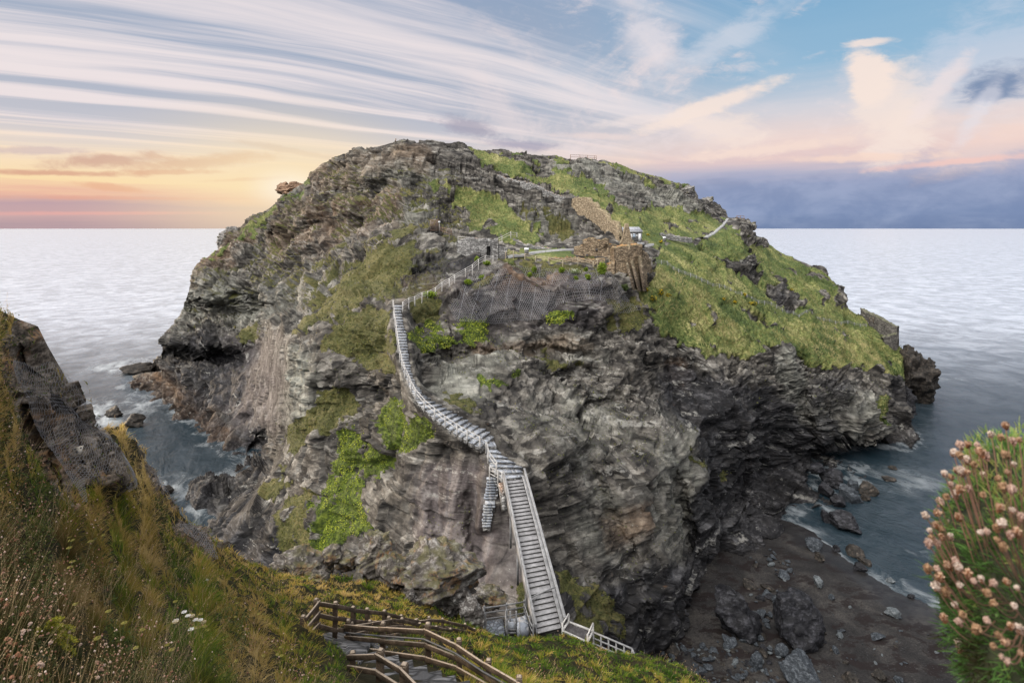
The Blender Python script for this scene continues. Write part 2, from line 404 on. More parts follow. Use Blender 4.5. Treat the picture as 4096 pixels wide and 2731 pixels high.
# what the ground is, by bearing
grass, lush, veg = Mask(), Mask(), Mask()
for p in ([(424,176),(440,181),(461,187),(480,196),(500,205),(522,218),(548,240),(530,246),(505,240),(466,236),(470,218),(462,203),(450,195),(436,186)],
          [(470,148),(510,158),(545,168),(560,170),(590,182),(625,205),(660,208),(700,215),(728,218),(712,232),(690,240),(655,245),(640,240),(610,226),(590,208),(560,195),(530,182),(500,170),(480,160)],
          [(650,284),(648,262),(668,243),(700,242),(722,224),(748,224),(768,246),(790,256),(826,274),(846,304),(862,318),(885,336),(908,352),(919,362),(915,372),(895,380),(880,372),(852,372),(830,366),(800,356),(786,342),(772,346),(760,358),(740,350),(722,357),(700,346),(680,338),(660,330),(645,310),(628,292)],
          [(872,410),(880,396),(889,402),(889,424),(872,424)], [(878,352),(908,352),(918,362),(912,372),(895,378),(884,374)],
          [(505,252),(560,245),(575,247),(580,256),(560,260),(512,259)], [(455,143),(477,149),(515,153),(553,154),(596,158),(640,172),(690,184),(690,187),(640,177),(596,163),(553,158),(515,157),(477,154)],
          [(222,244),(265,212),(310,181),(318,172),(312,185),(268,218),(226,248),(206,262),(203,260)]):
    grass.poly(p, 1, 3)
for p in ([(726,256),(740,262),(760,270),(759,282),(745,278),(728,268),(713,258),(714,253)], [(764,286),(780,284),(792,290),(804,310),(790,308),(772,300)], [(806,272),(824,272),(832,281),(818,283)], [(818,284),(826,294),(830,305),(822,300)], [(840,290),(846,296),(846,309),(840,306)],
          [(716,219),(735,219),(750,221),(752,230),(742,236),(735,228)], [(742,232),(756,236),(768,244),(760,250),(744,244)],
          [(630,200),(642,206),(640,212),(628,206)], [(672,214),(682,220),(676,230),(664,224)], [(515,166),(535,168),(558,172),(556,178),(540,176),(520,172)]):
    grass.poly(p, -0.9, 1)
for p in ([(411,326),(430,320),(452,322),(470,316),(486,322),(486,334),(474,342),(455,345),(440,352),(420,352),(411,344)],
          [(352,430),(336,448),(325,478),(316,500),(318,520),(310,548),(304,562),(320,552),(346,532),(364,530),(366,512),(358,492),(372,470),(384,456),(376,440),(362,432)],
          [(392,394),(408,400),(420,412),(444,424),(442,432),(424,444),(404,454),(386,446),(372,424)], [(478,376),(500,380),(518,372),(524,378),(508,388),(482,388)], [(542,316),(566,310),(568,318),(548,322)]):
    lush.poly(p, 1, 3)
for p in ([(404,246),(416,262),(400,288),(345,314),(300,332),(286,336),(310,303),(330,287),(362,259)], [(350,312),(396,310),(399,352),(372,348),(330,332)], [(292,426),(322,398),(336,384),(328,418),(306,446),(276,468),(258,492),(270,500),(290,478)],
          [(272,500),(312,488),(318,545),(292,558),(280,530)], [(500,254),(560,260),(604,262),(608,276),(560,274),(520,274)], [(440,388),(476,398),(500,412),(470,412),(446,404)], [(562,566),(602,572),(622,634),(590,650),(566,610)],
          [(405,300),(440,294),(448,318),(412,326)], [(320,330),(350,335),(392,352),(396,372),(360,366),(330,352)], [(235,330),(256,322),(258,345),(240,348)], [(186,326),(205,330),(200,342)], [(470,284),(498,262),(500,272),(478,296)], [(340,380),(365,395),(350,420),(330,440),(322,420)],
          [(600,302),(630,300),(650,318),(640,340),(612,330),(600,312)], [(505,345),(560,355),(600,372),(560,366),(505,356)], [(668,412),(690,450),(725,482),(720,486),(684,456)], [(518,200),(560,218),(580,235),(560,242),(535,225)], [(520,576),(535,570),(548,620),(520,615),(512,590)]):
    veg.poly(p, 0.9, 4)
dark, pale, purp, brown, lich = Mask(), Mask(), Mask(), Mask(), Mask()  # dark: dark slate, plus shade of cove and cliff foot painted in
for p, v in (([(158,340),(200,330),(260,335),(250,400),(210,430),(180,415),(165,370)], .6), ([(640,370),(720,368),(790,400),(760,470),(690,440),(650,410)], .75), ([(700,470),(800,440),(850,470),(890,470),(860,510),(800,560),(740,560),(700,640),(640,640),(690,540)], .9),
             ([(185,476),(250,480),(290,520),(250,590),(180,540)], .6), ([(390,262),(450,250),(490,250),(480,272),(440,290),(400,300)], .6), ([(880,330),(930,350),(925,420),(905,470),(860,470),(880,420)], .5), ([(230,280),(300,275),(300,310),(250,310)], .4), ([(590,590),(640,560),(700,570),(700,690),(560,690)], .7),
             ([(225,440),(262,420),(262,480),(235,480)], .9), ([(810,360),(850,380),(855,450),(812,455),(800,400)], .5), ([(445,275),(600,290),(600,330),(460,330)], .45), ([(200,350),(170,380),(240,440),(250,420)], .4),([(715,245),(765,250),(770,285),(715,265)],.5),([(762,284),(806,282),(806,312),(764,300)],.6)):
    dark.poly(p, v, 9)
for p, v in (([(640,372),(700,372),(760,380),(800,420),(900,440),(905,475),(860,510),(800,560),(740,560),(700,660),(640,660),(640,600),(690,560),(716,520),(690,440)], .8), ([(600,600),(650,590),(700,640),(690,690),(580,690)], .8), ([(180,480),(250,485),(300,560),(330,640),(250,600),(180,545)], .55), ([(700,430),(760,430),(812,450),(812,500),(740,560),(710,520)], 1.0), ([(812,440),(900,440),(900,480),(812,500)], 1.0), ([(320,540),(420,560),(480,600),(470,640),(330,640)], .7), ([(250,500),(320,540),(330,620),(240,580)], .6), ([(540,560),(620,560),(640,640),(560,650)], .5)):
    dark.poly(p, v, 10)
for p, v in (([(200,262),(250,290),(330,275),(300,310),(250,330),(200,320),(185,330),(170,335),(190,290)], .55), ([(284,345),(302,345),(318,370),(310,400),(295,430),(284,420)], .9), ([(500,410),(580,390),(640,430),(700,470),(700,540),(650,600),(590,560),(560,480)], .14), ([(780,350),(800,350),(800,440),(788,440)], .7),
             ([(800,400),(870,395),(890,440),(800,445)], .4), ([(330,165),(400,155),(450,165),(430,185),(350,185),(320,180)], .5), ([(240,180),(310,185),(300,240),(230,255)], .2), ([(420,370),(480,355),(520,365),(480,400),(440,390)], .42), ([(500,340),(600,340),(600,360),(500,365)], .3),
             ([(545,160),(600,165),(690,195),(700,225),(650,205),(590,185),(550,175)], .6), ([(530,205),(570,225),(560,245),(525,230)], .5), ([(660,400),(720,440),(720,520),(690,560),(650,500)], .4), ([(380,225),(430,200),(440,215),(420,235)], .4), ([(480,230),(300,300),(260,330),(420,270)], .3)):
    pale.poly(p, v, 8)
for p, v in (([(420,470),(480,460),(500,540),(490,600),(440,590),(410,530)], 1), ([(225,335),(285,335),(284,420),(250,450),(220,400)], .8), ([(445,275),(600,275),(610,320),(450,330)], .7), ([(500,480),(530,520),(540,600),(490,610),(490,540)], .6)):
    purp.poly(p, v, 7)
for p, v in (([(128,372),(160,372),(200,395),(240,440),(246,476),(225,462),(180,425),(130,392)], 1), ([(470,345),(560,340),(600,345),(560,352),(480,356)], .5), ([(395,285),(440,280),(440,295),(400,300)], .6), ([(300,170),(420,145),(440,160),(320,200)], .35), ([(660,370),(680,360),(690,390),(665,395)], .8), ([(500,270),(560,272),(560,285),(490,295)], .6),
             ([(275,200),(400,190),(400,230),(260,260)], .3), ([(195,255),(260,215),(250,240),(200,285)], .5), ([(600,520),(650,500),(650,540),(610,550)], .4)):
    brown.poly(p, v, 4)

NC, NR = 1180, 640
cu = np.linspace(121, 917.5, NC); tv = np.linspace(0, 1, NR)
PX = np.repeat(cu[None], NR, 0); T0 = topf(cu); B0 = botf(cu)
# more rows where the rock is high in the picture
PY = T0[None] + (B0 - T0)[None] * tv[:, None]
YY = islY(PX, PY)
wx_ = np.stack([PX * 0.045, PY * 0.045, PX * 0], -1)
QX = PX + 9 * fbm(wx_, 4) + 3 * fbm(wx_ * 4 + 5, 2); QY = PY + 9 * fbm(wx_ + 50, 4) + 3 * fbm(wx_ * 4 + 90, 2)
carve = Mask(); bulge = Mask()
for p, v, b_ in (([(262,462),(250,440),(266,432),(272,452),(268,468)], .9, 3), ([(812,446),(850,436),(892,446),(890,476),(840,490),(812,484)], .9, 4), ([(636,366),(690,360),(712,380),(690,425),(650,420)], .5, 7),
                 ([(716,430),(742,440),(752,500),(734,540),(722,530),(712,480)], .45, 6), ([(415,353),(470,348),(560,346),(600,352),(560,362),(470,366),(420,376)], .45, 4), ([(188,300),(240,306),(300,300),(300,318),(240,326),(190,318)], .55, 4),
                 ([(158,350),(200,348),(250,356),(250,368),(200,364),(164,364)], .5, 3), ([(384,266),(440,262),(476,268),(440,286),(396,300)], .5, 5), ([(796,352),(806,352),(812,448),(800,440)], .5, 4), ([(466,488),(476,492),(486,600),(472,600)], .18, 5), ([(430,480),(438,482),(446,580),(432,590)], .14, 5),
                 ([(584,470),(594,466),(640,560),(650,630),(630,630),(610,560)], .4, 5), ([(666,470),(676,470),(700,540),(690,560)], .5, 5), ([(320,300),(360,276),(400,270),(398,282),(350,306)], .35, 4), ([(270,235),(350,215),(400,218),(350,228),(280,250)], .4, 4), ([(250,340),(262,340),(250,420),(238,410)], .3, 5),
                 ([(545,366),(600,372),(590,384),(540,380)], .35, 4), ([(690,590),(720,585),(716,640),(690,650)], .6, 5), ([(610,600),(640,605),(636,660),(606,650)], .4, 5), ([(330,190),(420,176),(430,184),(340,202)], .3, 4), ([(572,404),(640,396),(650,410),(580,420)], .3, 4)):
    carve.poly(p, v, b_)
for p, v, b_ in (([(446,280),(600,276),(620,318),(520,326),(452,318)], .5, 8), ([(690,440),(712,440),(722,560),(700,570)], .6, 6), ([(630,560),(664,556),(680,590),(640,604),(612,596)], .6, 6), ([(284,346),(300,344),(300,420),(286,416)], .4, 4), ([(160,334),(230,332),(250,344),(200,348),(160,346)], .5, 4), ([(190,268),(260,276),(300,282),(240,296),(192,292)], .5, 5), ([(412,480),(430,470),(434,590),(416,580)], .25, 6), ([(448,480),(466,486),(470,590),(450,596)], .25, 6), ([(812,390),(890,396),(895,434),(820,436)], .4, 6)):
    bulge.poly(p, v, b_)
YY = YY * (1 + 0.085 * carve(QX, QY) - 0.045 * bulge(QX, QY))
# the ground is cut to carry the steps
SS = snap_samples(); bx_ = (PX > 376) & (PX < 536) & (PY > 292) & (PY < 534)
q2 = np.stack([PX[bx_], PY[bx_]], 1); best = np.full(len(q2), 1e9); yb_ = np.zeros(len(q2))
for c0 in range(0, len(SS), 80):
    d2 = ((q2[:, None] - SS[None, c0:c0 + 80, :2]) ** 2).sum(2); k = d2.argmin(1); m_ = d2[np.arange(len(q2)), k]; up_ = m_ < best; best[up_] = m_[up_]; yb_[up_] = SS[c0 + k[up_], 2]
wsn = np.zeros_like(PX); wsn[bx_] = sstep(np.sqrt(best), 12, 2.5)
ysn = YY.copy(); ysn[bx_] = yb_ * 1.006
YY = YY * (1 - wsn) + ysn * wsn
gsl = np.abs(np.gradient(YY, axis=1)) / (cu[1] - cu[0]) * F / YY
P0 = Pm(PX, PY, YY)
def gnormal(P):
    a = np.gradient(P, axis=1); b = np.gradient(P, axis=0)
    n = np.cross(b, a); n /= np.linalg.norm(n, axis=-1, keepdims=True) + 1e-9
    return n
def blur_n(A, k):
    for ax in (0, 1):
        for _ in range(2):
            pad = [(k + 1, k) if a == ax else (0, 0) for a in (0, 1)] + [(0, 0)]
            c = np.cumsum(np.pad(A, pad, mode='edge'), axis=ax); n = A.shape[ax]
            A = (np.take(c, np.arange(2 * k + 1, 2 * k + 1 + n), ax) - np.take(c, np.arange(n), ax)) / (2 * k + 1)
    return A
N0 = gnormal(P0)
flip = (N0 * (np.array([0, 0, H]) - P0)).sum(-1) < 0
N0[flip] *= -1
N0 = blur_n(N0, 8); N0 /= np.linalg.norm(N0, axis=-1, keepdims=True)
def strata(p):
    """coordinates along bedding: the beds dip gently and are folded"""
    wv = fbm(p * 0.022, 3)
    x_ = p[..., 0] + 2.0; lo_ = sstep(p[..., 1], 175, 85)
    g_ = 0.36 * (np.sqrt(x_ * x_ + 200) * 0.62 - 0.10 * x_)
    s = p[..., 2] + g_ * lo_ + (0.14 * p[..., 0]) * (1 - lo_) - 0.07 * p[..., 1] + 4.2 * wv
    return np.stack([p[..., 0], p[..., 1], s], -1)
def rockdisp(p, q=None, slab=None):
    """displacement in metres for bedded, jointed slate"""
    q = strata(p) if q is None else q
    low = np.stack([fbm(p * 0.09 + 3, 2), fbm(p * 0.09 + 31, 2), fbm(p * 0.11 + 57, 2) * 0.5], -1)
    hi = np.stack([fbm(p * 0.7 + 3, 2), fbm(p * 0.7 + 31, 2), fbm(p * 0.8 + 57, 2) * 0.4], -1)
    ca, sa = math.cos(0.6), math.sin(0.6)
    b = q + low * 1.6 + hi * 0.26
    b = np.stack([b[..., 0] * ca - b[..., 1] * sa, b[..., 0] * sa + b[..., 1] * ca, b[..., 2]], -1)
    sm = sstep(fbm(p * 0.040 + 120, 2), -0.26, 0.08)
    if slab is not None: sm = np.maximum(sm, slab)
    d = 1.3 * fbm(p * 0.075, 3) + 2.4 * (0.22 - np.abs(fbm(p * np.array([0.055, 0.055, 0.022]) + 7, 3)))
    for sx_, sz_, am, o_ in ((13.0, 4.6, 2.3, 2), (6.5, 2.1, 1.6, 5), (3.1, 0.95, 0.95, 11), (1.5, 0.46, 0.46, 21), (0.8, 0.24, 0.16, 33)):
        c = b / np.array([sx_, sx_, sz_]) + o_
        d = d + am * (cellr(c) - 0.5) * (1 - sm * {13.0: 0.0, 6.5: 0.3, 3.1: 0.75, 1.5: 0.94, 0.8: 1.0}[sx_])
    beds = b[..., 2] * 0.62
    d = d + (0.60 if slab is None else 0.60 * (1 - 0.85 * slab)) * ((beds % 1.0) ** 2 - 0.33) * sstep(fbm(p * 0.05 + 9, 2), -0.3, 0.25)
    d = d + 0.20 * fbm(p * np.array([0.9, 0.9, 2.2]), 3, 0.65) * (1 - 0.6 * sm)
    d = d - 0.6 * sstep(0.06 - np.abs(fbm(p * np.array([0.10, 0.10, 0.03]) + 77, 3)), 0.0, 0.06)
    return d
gN = fbm(P0 * 0.16, 4); gN2 = fbm(P0 * 0.55 + 40, 3)
mg = np.clip(sstep(grass(QX, QY) + 0.85 * gN + 0.45 * gN2, 0.34, 0.66), 0, 1) * (grass(QX, QY) > 0.02)
mg = mg * (1 - 0.95 * sstep(fbm(P0 * np.array([.10, .10, .16]) + 200, 4), 0.34, 0.46))
mg = np.maximum(mg, sstep(grass(PX, PY), .7, .95) * (PY - T0[None] < 14))
ml = sstep(lush(QX, QY) + 1.0 * gN + 0.8 * gN2, 0.38, 0.85) * (lush(QX, QY) > 0.02)
mv = sstep(veg(QX, QY) + 0.9 * gN + 0.6 * gN2, 0.40, 0.85) * (veg(QX, QY) > 0.02)
slabm = np.clip(purp(QX, QY) * 1.3, 0, 1)
D = rockdisp(P0, None, slabm)
netz = Mask().poly([(440,262),(610,262),(640,320),(440,330)], 1, 6)(PX, PY)
smooth_rock = np.clip(purp(QX, QY), 0, 1) * 0.6 * (1 - 0.75 * netz)
nearfade = np.clip(YY / 85, 0.55, 1.5)
amp = (1 - 0.80 * np.clip(mg, 0, 1)) * (1 - 0.45 * np.maximum(mv, ml)) * (1 - smooth_rock)
# keep the trodden places even
flat = Mask()
for p in ([(384,300),(400,296),(492,256),(496,264),(440,292),(412,304),(410,345),(420,385),(440,400),(470,415),(500,440),(530,456),(532,482),(496,478),(470,440),(440,422),(405,395),(394,350)], [(495,244),(585,240),(655,244),(660,252),(640,262),(505,264)], [(480,478),(504,474),(506,522),(482,522)], [(640,238),(680,236),(735,214),(740,224),(690,246),(650,250)]):
    flat.poly(p, 1, 4)
amp = amp * (1 - 0.9 * flat(PX, PY)) * (1 - 0.93 * wsn) * (1 - 0.7 * sstep(gsl, 2.5, 6.0))
rim = sstep(PY - T0[None], 0, 14)
Dd = D * amp * nearfade * (0.45 + 0.55 * rim)
P1 = P0 + N0 * Dd[..., None]
tuss = (fbm(P0 * 0.22 + 5, 3) * 1.7 + fbm(P0 * 1.0, 2) * 0.45) * mg * (1 - flat(PX, PY))
P1[..., 2] += np.maximum(tuss, -0.3) * (0.3 + 0.7 * rim)
# ledges facing up gather plants
N1 = gnormal(P1); fl = (N1 * (np.array([0, 0, H]) - P1)).sum(-1) < 0; N1[fl] *= -1
upl = Mask().poly([(190,330),(190,250),(320,155),(440,145),(480,200),(430,300),(330,310),(260,300)], 1, 14)(PX, PY)
ledge = sstep(N1[..., 2], 0.45 - 0.12 * upl, 0.8 - 0.1 * upl) * sstep(fbm(P0 * 0.06 + 60, 3) + 0.22 * upl, -0.12, 0.25) * sstep(P0[..., 2], 6, 14) * (1 - np.clip(dark(QX, QY), 0, 1) * .6)
mv = np.maximum(mv, ledge * (0.28 + 0.47 * upl))
wet = sstep(P0[..., 2] + 2.5 * gN, 5.0, 0.5)
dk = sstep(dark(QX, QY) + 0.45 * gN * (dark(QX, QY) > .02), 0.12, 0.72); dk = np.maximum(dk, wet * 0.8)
pl = np.clip(pale(QX, QY) + 0.7 * gN * (pale(QX, QY) > .02), 0, 1)
# land behind the skyline, down to the sea
NB = 26
bk = []
for k in range(NB, 0, -1):
    t = k / NB
    yb = YY[0] + 2.2 * k + 0.06 * k * k
    zt = P1[0, :, 2]
    zb = (zt + 1.5) * (1 - t ** 1.6) - 3.0 * t
    pyb = HY + (H - zb) / yb * F
    pyb = np.maximum(pyb, T0 + 0.45 * k + 0.3)
    bk.append(Pm(cu, pyb, yb))
bk = np.array(bk)
bk[:, :, 2] += fbm(bk * 0.15, 3) * 0.4 - 0.3
PA = np.concatenate([bk, P1], 0)
def padr(m): return np.concatenate([np.repeat(m[:1], NB, 0), m], 0).ravel()
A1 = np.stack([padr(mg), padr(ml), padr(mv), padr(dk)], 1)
A2 = np.stack([padr(pl), padr(np.clip(purp(QX, QY) + .4 * gN * (purp(QX, QY) > .02), 0, 1)), padr(np.clip(brown(QX, QY) + .6 * gN * (brown(QX, QY) > .02), 0, 1)), padr(flat(PX, PY))], 1)
QS = strata(P1) + np.stack([fbm(P1 * 0.09 + 3, 2), fbm(P1 * 0.09 + 31, 2), fbm(P1 * 0.11 + 57, 2) * 0.5], -1) * 1.6
QA = np.concatenate([np.repeat(QS[:1], NB, 0), QS], 0).reshape(-1, 3)
def isl(px, py, lift=0.0):
    """displaced island surface in direction px, py"""
    i = int(round((px - cu[0]) / (cu[1] - cu[0]))); i = min(max(i, 0), NC - 1)
    t = (py - T0[i]) / (B0[i] - T0[i]); j = min(max(int(round(t * (NR - 1))), 0), NR - 1)
    p = P1[j, i].copy(); p[2] += lift
    return p

# ------------------------------------------------------------------ materials for land
def new_mat(name):
    m = bpy.data.materials.new(name); m.use_nodes = True
    t = m.node_tree; t.nodes.clear(); s = Sh(t)
    out = s.n('ShaderNodeOutputMaterial'); b = s.n('ShaderNodeBsdfPrincipled')
    t.links.new(b.outputs[0], out.inputs[0])
    return m, s, b
def rock_material(name, scale=1.0, island=True):
    m, s, b = new_mat(name)
    tc_ = s.n('ShaderNodeTexCoord'); ob = tc_.outputs['Object']
    q_ = s.n('ShaderNodeAttribute', attribute_name='Q').outputs['Vector']
    bed = s.scale(q_, (0.26, 0.26, 1.0)); wvo = q_
    down = s.noise(s.comb(*[a * b for a, b in zip(s.sep(ob), (0.55, 0.55, 0.09))]), 1.0, 6, 0.65)
    n1 = s.noise(bed, 1.1 * scale, 8, 0.68)
    n2 = s.noise(wvo, 0.30 * scale, 6, 0.6)
    n3 = s.noise(bed, 4.5 * scale, 5, 0.7)
    n4 = s.noise(ob, 0.9 * scale, 6, 0.65)
    vc = s.voro(s.scale(wvo, (0.5, 0.5, 1.5)), 0.9 * scale, 'F1', 'Color')
    vr = s.sep(vc)[0]
    base = s.ramp(n1 * 0.38 + n2 * 0.25 + down * 0.25 + vr * 0.12, [(0.39, (0.008, 0.0075, 0.0075)), (0.45, (0.033, 0.031, 0.029)), (0.51, (0.082, 0.077, 0.070)), (0.57, (0.175, 0.166, 0.150)), (0.66, (0.40, 0.39, 0.36))])
    if island:
        a1 = s.n('ShaderNodeAttribute', attribute_name='A1'); a2 = s.n('ShaderNodeAttribute', attribute_name='A2')
        g_, l_, v_ = s.sep(a1.outputs['Vector']); dk_ = Nx(s.t, a1.outputs['Alpha'])
        pa, pu, br = s.sep(a2.outputs['Vector'])
        palec = s.ramp(n1 * 0.45 + n4 * 0.2 + down * 0.35, [(0.38, (0.045, 0.044, 0.040)), (0.46, (0.16, 0.163, 0.145)), (0.54, (0.30, 0.31, 0.275)), (0.66, (0.52, 0.53, 0.48))])
        purpc = s.ramp(n1 * 0.20 + n4 * 0.25 + down * 0.55, [(0.38, (0.035, 0.030, 0.031)), (0.5, (0.105, 0.090, 0.092)), (0.64, (0.27, 0.25, 0.25))])
        brownc = s.ramp(n1 * 0.6 + n4 * 0.4, [(0.38, (0.05, 0.028, 0.016)), (0.5, (0.19, 0.115, 0.065)), (0.62, (0.36, 0.25, 0.16))])
        darkc = s.ramp(n1 * 0.7 + n3 * 0.3, [(0.40, (0.004, 0.004, 0.005)), (0.51, (0.018, 0.018, 0.021)), (0.64, (0.115, 0.116, 0.125))])  # near-black ramp for dark rock and the painted cove shade
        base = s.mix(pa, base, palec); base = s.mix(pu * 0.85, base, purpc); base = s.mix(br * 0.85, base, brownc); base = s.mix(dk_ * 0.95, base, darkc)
        vein = s.noise(s.comb(*[a * k_ for a, k_ in zip(s.sep(q_), (0.10, 0.10, 0.85))]), 1.0, 5, 0.7, 0.4)
        base = s.mix(vein.step(0.585, 0.63) * n4.step(0.42, 0.56) * 0.55, base, (0.36, 0.36, 0.34))
        base = s.mix(vein.step(0.42, 0.37) * 0.65, base, (0.012, 0.011, 0.011))
        rust = n4.step(0.62, 0.75) * n2.step(0.45, 0.6) * 0.45
        base = s.mix(rust, base, (0.17, 0.085, 0.035))
    spk = s.voro(ob, 2.2 * scale, 'F1').step(0.16, 0.08) * s.noise(ob, 0.5 * scale, 3).step(0.5, 0.62)
    base = s.mix(spk * 0.6, base, (0.5, 0.5, 0.47))
    if island: base = s.mix(1.0, base, (0.80, 0.775, 0.745), 'MULTIPLY')
    h = n1 * 0.6 + n3 * 0.25 + vr * 0.25
    if island:
        gr = s.noise(ob, 0.12, 5, 0.6); gr2 = s.noise(ob, 1.6, 5, 0.7)
        gc = s.ramp(gr * 0.5 + gr2 * 0.5, [(0.36, (0.030, 0.048, 0.014)), (0.46, (0.072, 0.098, 0.028)), (0.54, (0.145, 0.155, 0.050)), (0.64, (0.32, 0.29, 0.13))])
        lc = s.ramp(gr2, [(0.35, (0.015, 0.022, 0.006)), (0.5, (0.045, 0.065, 0.010)), (0.65, (0.12, 0.15, 0.02))])
        vc_ = s.ramp(gr * 0.4 + gr2 * 0.6, [(0.33, (0.022, 0.028, 0.010)), (0.48, (0.065, 0.066, 0.022)), (0.6, (0.12, 0.105, 0.04)), (0.72, (0.16, 0.12, 0.055))])
        vm = (v_ + (gr2 - 0.5) * 0.9).step(0.30, 0.6)
        gm = (g_ + (gr2 - 0.5) * 0.7).step(0.35, 0.6)
        base = s.mix(vm, base, vc_); base = s.mix((l_ + (gr2 - 0.5) * 0.8).step(0.35, 0.6), base, lc); base = s.mix(gm, base, gc)
        h = h + (gm + vm) * gr2 * 0.8
    s.l(base, b.inputs['Base Color'])
    b.inputs['Roughness'].default_value = 0.75; b.inputs['Specular IOR Level'].default_value = 0.18
    s.l(s.bump(h, 0.9, 0.45 / scale), b.inputs['Normal'])
    return m
M_ROCK = rock_material('island_rock', 1.0, True)
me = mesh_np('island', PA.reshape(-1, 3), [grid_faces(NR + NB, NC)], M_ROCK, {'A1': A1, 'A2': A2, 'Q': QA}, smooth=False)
tag(link('island', me), kind='structure')

# ------------------------------------------------------------------ mainland sheet
MTOP = np.array([(-70,300),(-30,303),(0,309),(10,314),(19,318),(38,325),(48,345),(63,371),(83,408),(93,425),(101,429),(110,426),(121,428),(128,437),(136,449),(151,469),(159,487),(176,507),(189,524),(210,537),(224,545),(234,552),(250,562),(275,572),(300,576),(330,575),(380,578),(430,587),(460,600),(474,614),(480,628),(492,634),(510,635),(530,638),(545,638),(564,633),(580,638),(598,648),(618,653),(640,653),(660,658),(679,664),(697,674),(711,684),(740,706)], float)
MCTRL = [(-70,300,9),(0,310,10.5),(38,325,11.5),(63,371,12),(83,408,12.4),(97,440,12.6),(116,476,12.4),(20,380,10),(40,440,10.3),(60,490,10.2),(90,486,11.3),(66,430,11.4),(0,450,8.5),(0,560,6),(0,690,3.6),(100,560,8.6),(100,690,4.6),(150,560,12.5),(200,690,6.5),(200,620,10),(130,500,14),(121,430,19),(104,430,16.5),(136,449,21),(151,470,23),(136,480,17.5),(176,507,25),(160,520,18),(189,525,27),(224,545,31),(200,560,20),(234,553,33),(277,572,36),(250,600,20),(300,600,26),
 (300,640,17),(316,632,19.2),(330,682,11),(350,652,19.8),(335,640,19.8),(376,695,12.9),(383,655,18.6),(429,664,17.2),(460,673,16),(487,687,14.8),(389,641,22.8),(402,637,24.4),(420,640,24),(436,636,28),(450,638,29.2),(400,626,27),(470,634,32),(500,695,14.2),(530,640,36),(565,634,40),(598,649,38),(640,654,38),(666,660,37),(697,674,35),(711,684,34),(600,690,21),(560,690,17.5),(640,690,26),(340,600,29),(380,580,39),(330,578,37),(430,590,41),(470,602,42),(400,682,13.2),(430,690,13),(370,640,20),
 (-70,690,3),(-60,760,2.6),(200,760,4.6),(400,760,9),(500,760,10),(640,760,18),(740,760,26),(740,706,32)]
mainY = rbf_depth(MCTRL, 1)
mrock = Mask()
NETA = [(3,340),(14,318),(27,318),(41,328),(49,344),(63,370),(79,396),(88,417),(100,434),(110,453),(120,472),(121,488),(111,494),(98,488),(86,487),(72,491),(71,520),(66,522),(60,505),(50,486),(40,458),(22,422),(10,386),(1,372)]
NETB = [(128,437),(136,449),(151,469),(159,487),(176,508),(178,516),(160,500),(146,478),(134,458)]
NETC = [(172,520),(184,524),(200,533),(208,545),(214,563),(206,562),(194,548),(180,540),(172,530)]
for p in (NETA, NETB, NETC): mrock.poly(p, 1, 2)
mrock.poly([(213,543),(226,545),(222,553)], 1, 1)
mpath = Mask()
PATHS = [[(322,630),(345,628),(372,640),(400,640),(396,646),(378,642),(372,668),(360,664),(340,650)], [(352,655),(380,646),(436,664),(480,690),(470,720),(330,720),(352,690)], [(370,640),(392,634),(400,640),(380,648)]]
for p in PATHS: mpath.poly(p, 1, 2)
MC_, MR_ = 900, 520
mu = np.linspace(-70, 739, MC_); mt = np.linspace(0, 1, MR_) 
MX = np.repeat(mu[None], MR_, 0); MT0 = np.interp(mu, MTOP[:, 0], MTOP[:, 1]); MYY = MT0[None] + (760 - MT0)[None] * mt[:, None]
MD = mainY(MX, MYY); M0 = Pm(MX, MYY, MD)
mcv, mbg = Mask(), Mask()
for p_, v_ in (([(52,402),(66,400),(82,440),(80,474),(66,470),(56,440)], .9), ([(30,350),(44,346),(50,372),(36,380)], .5), ([(20,395),(34,400),(52,450),(62,500),(52,490),(34,440)], .6), ([(86,440),(96,446),(104,480),(94,478)], .4)): mcv.poly(p_, v_, 3)
for p_, v_ in (([(30,330),(44,332),(48,346),(34,348)], .6), ([(76,400),(88,420),(98,440),(88,438)], .6), ([(0,410),(16,420),(40,480),(50,520),(20,500)], .6), ([(96,446),(110,452),(118,480),(108,486)], .5)): mbg.poly(p_, v_, 3)
MD = MD * (1 + 0.075 * mcv(MX, MYY) - 0.05 * mbg(MX, MYY)); M0 = Pm(MX, MYY, MD)
MN = gnormal(M0); fl = (MN * (np.array([0, 0, H]) - M0)).sum(-1) < 0; MN[fl] *= -1
MN = blur_n(MN, 6); MN /= np.linalg.norm(MN, axis=-1, keepdims=True)
mr = np.clip(mrock(MX, MYY), 0, 1); mp = np.clip(mpath(MX, MYY), 0, 1)
kk = np.clip(MD / 30, 0.15, 1)
rd = rockdisp(M0 * 2.6 + 50) * 0.26
M1 = M0 + MN * (rd * mr * np.clip(MD / 14, .4, 2))[..., None]
tz = (fbm(M0 * 0.7, 3) * 0.48 + fbm(M0 * 2.3 + 9, 2) * 0.16) * (1 - mr) * (1 - mp) * np.clip(MD / 14, 0.25, 1.2)
M1[..., 2] += tz * sstep(MYY - MT0[None], -4, 10)
MB_ = 14; bk = []
for k in range(MB_, 0, -1):
    yb = MD[0] * (1 + 0.035 * k); pyb = MT0 + 0.4 * k + 0.55 * k * k
    bk.append(Pm(mu, pyb, yb))
MA = np.concatenate([np.array(bk), M1], 0)
def padm(m): return np.concatenate([np.repeat(m[:1], MB_, 0), m], 0).ravel()
AM = np.stack([padm(mr), padm(mp), padm(mp * 0), padm(mp * 0 + 1)], 1)
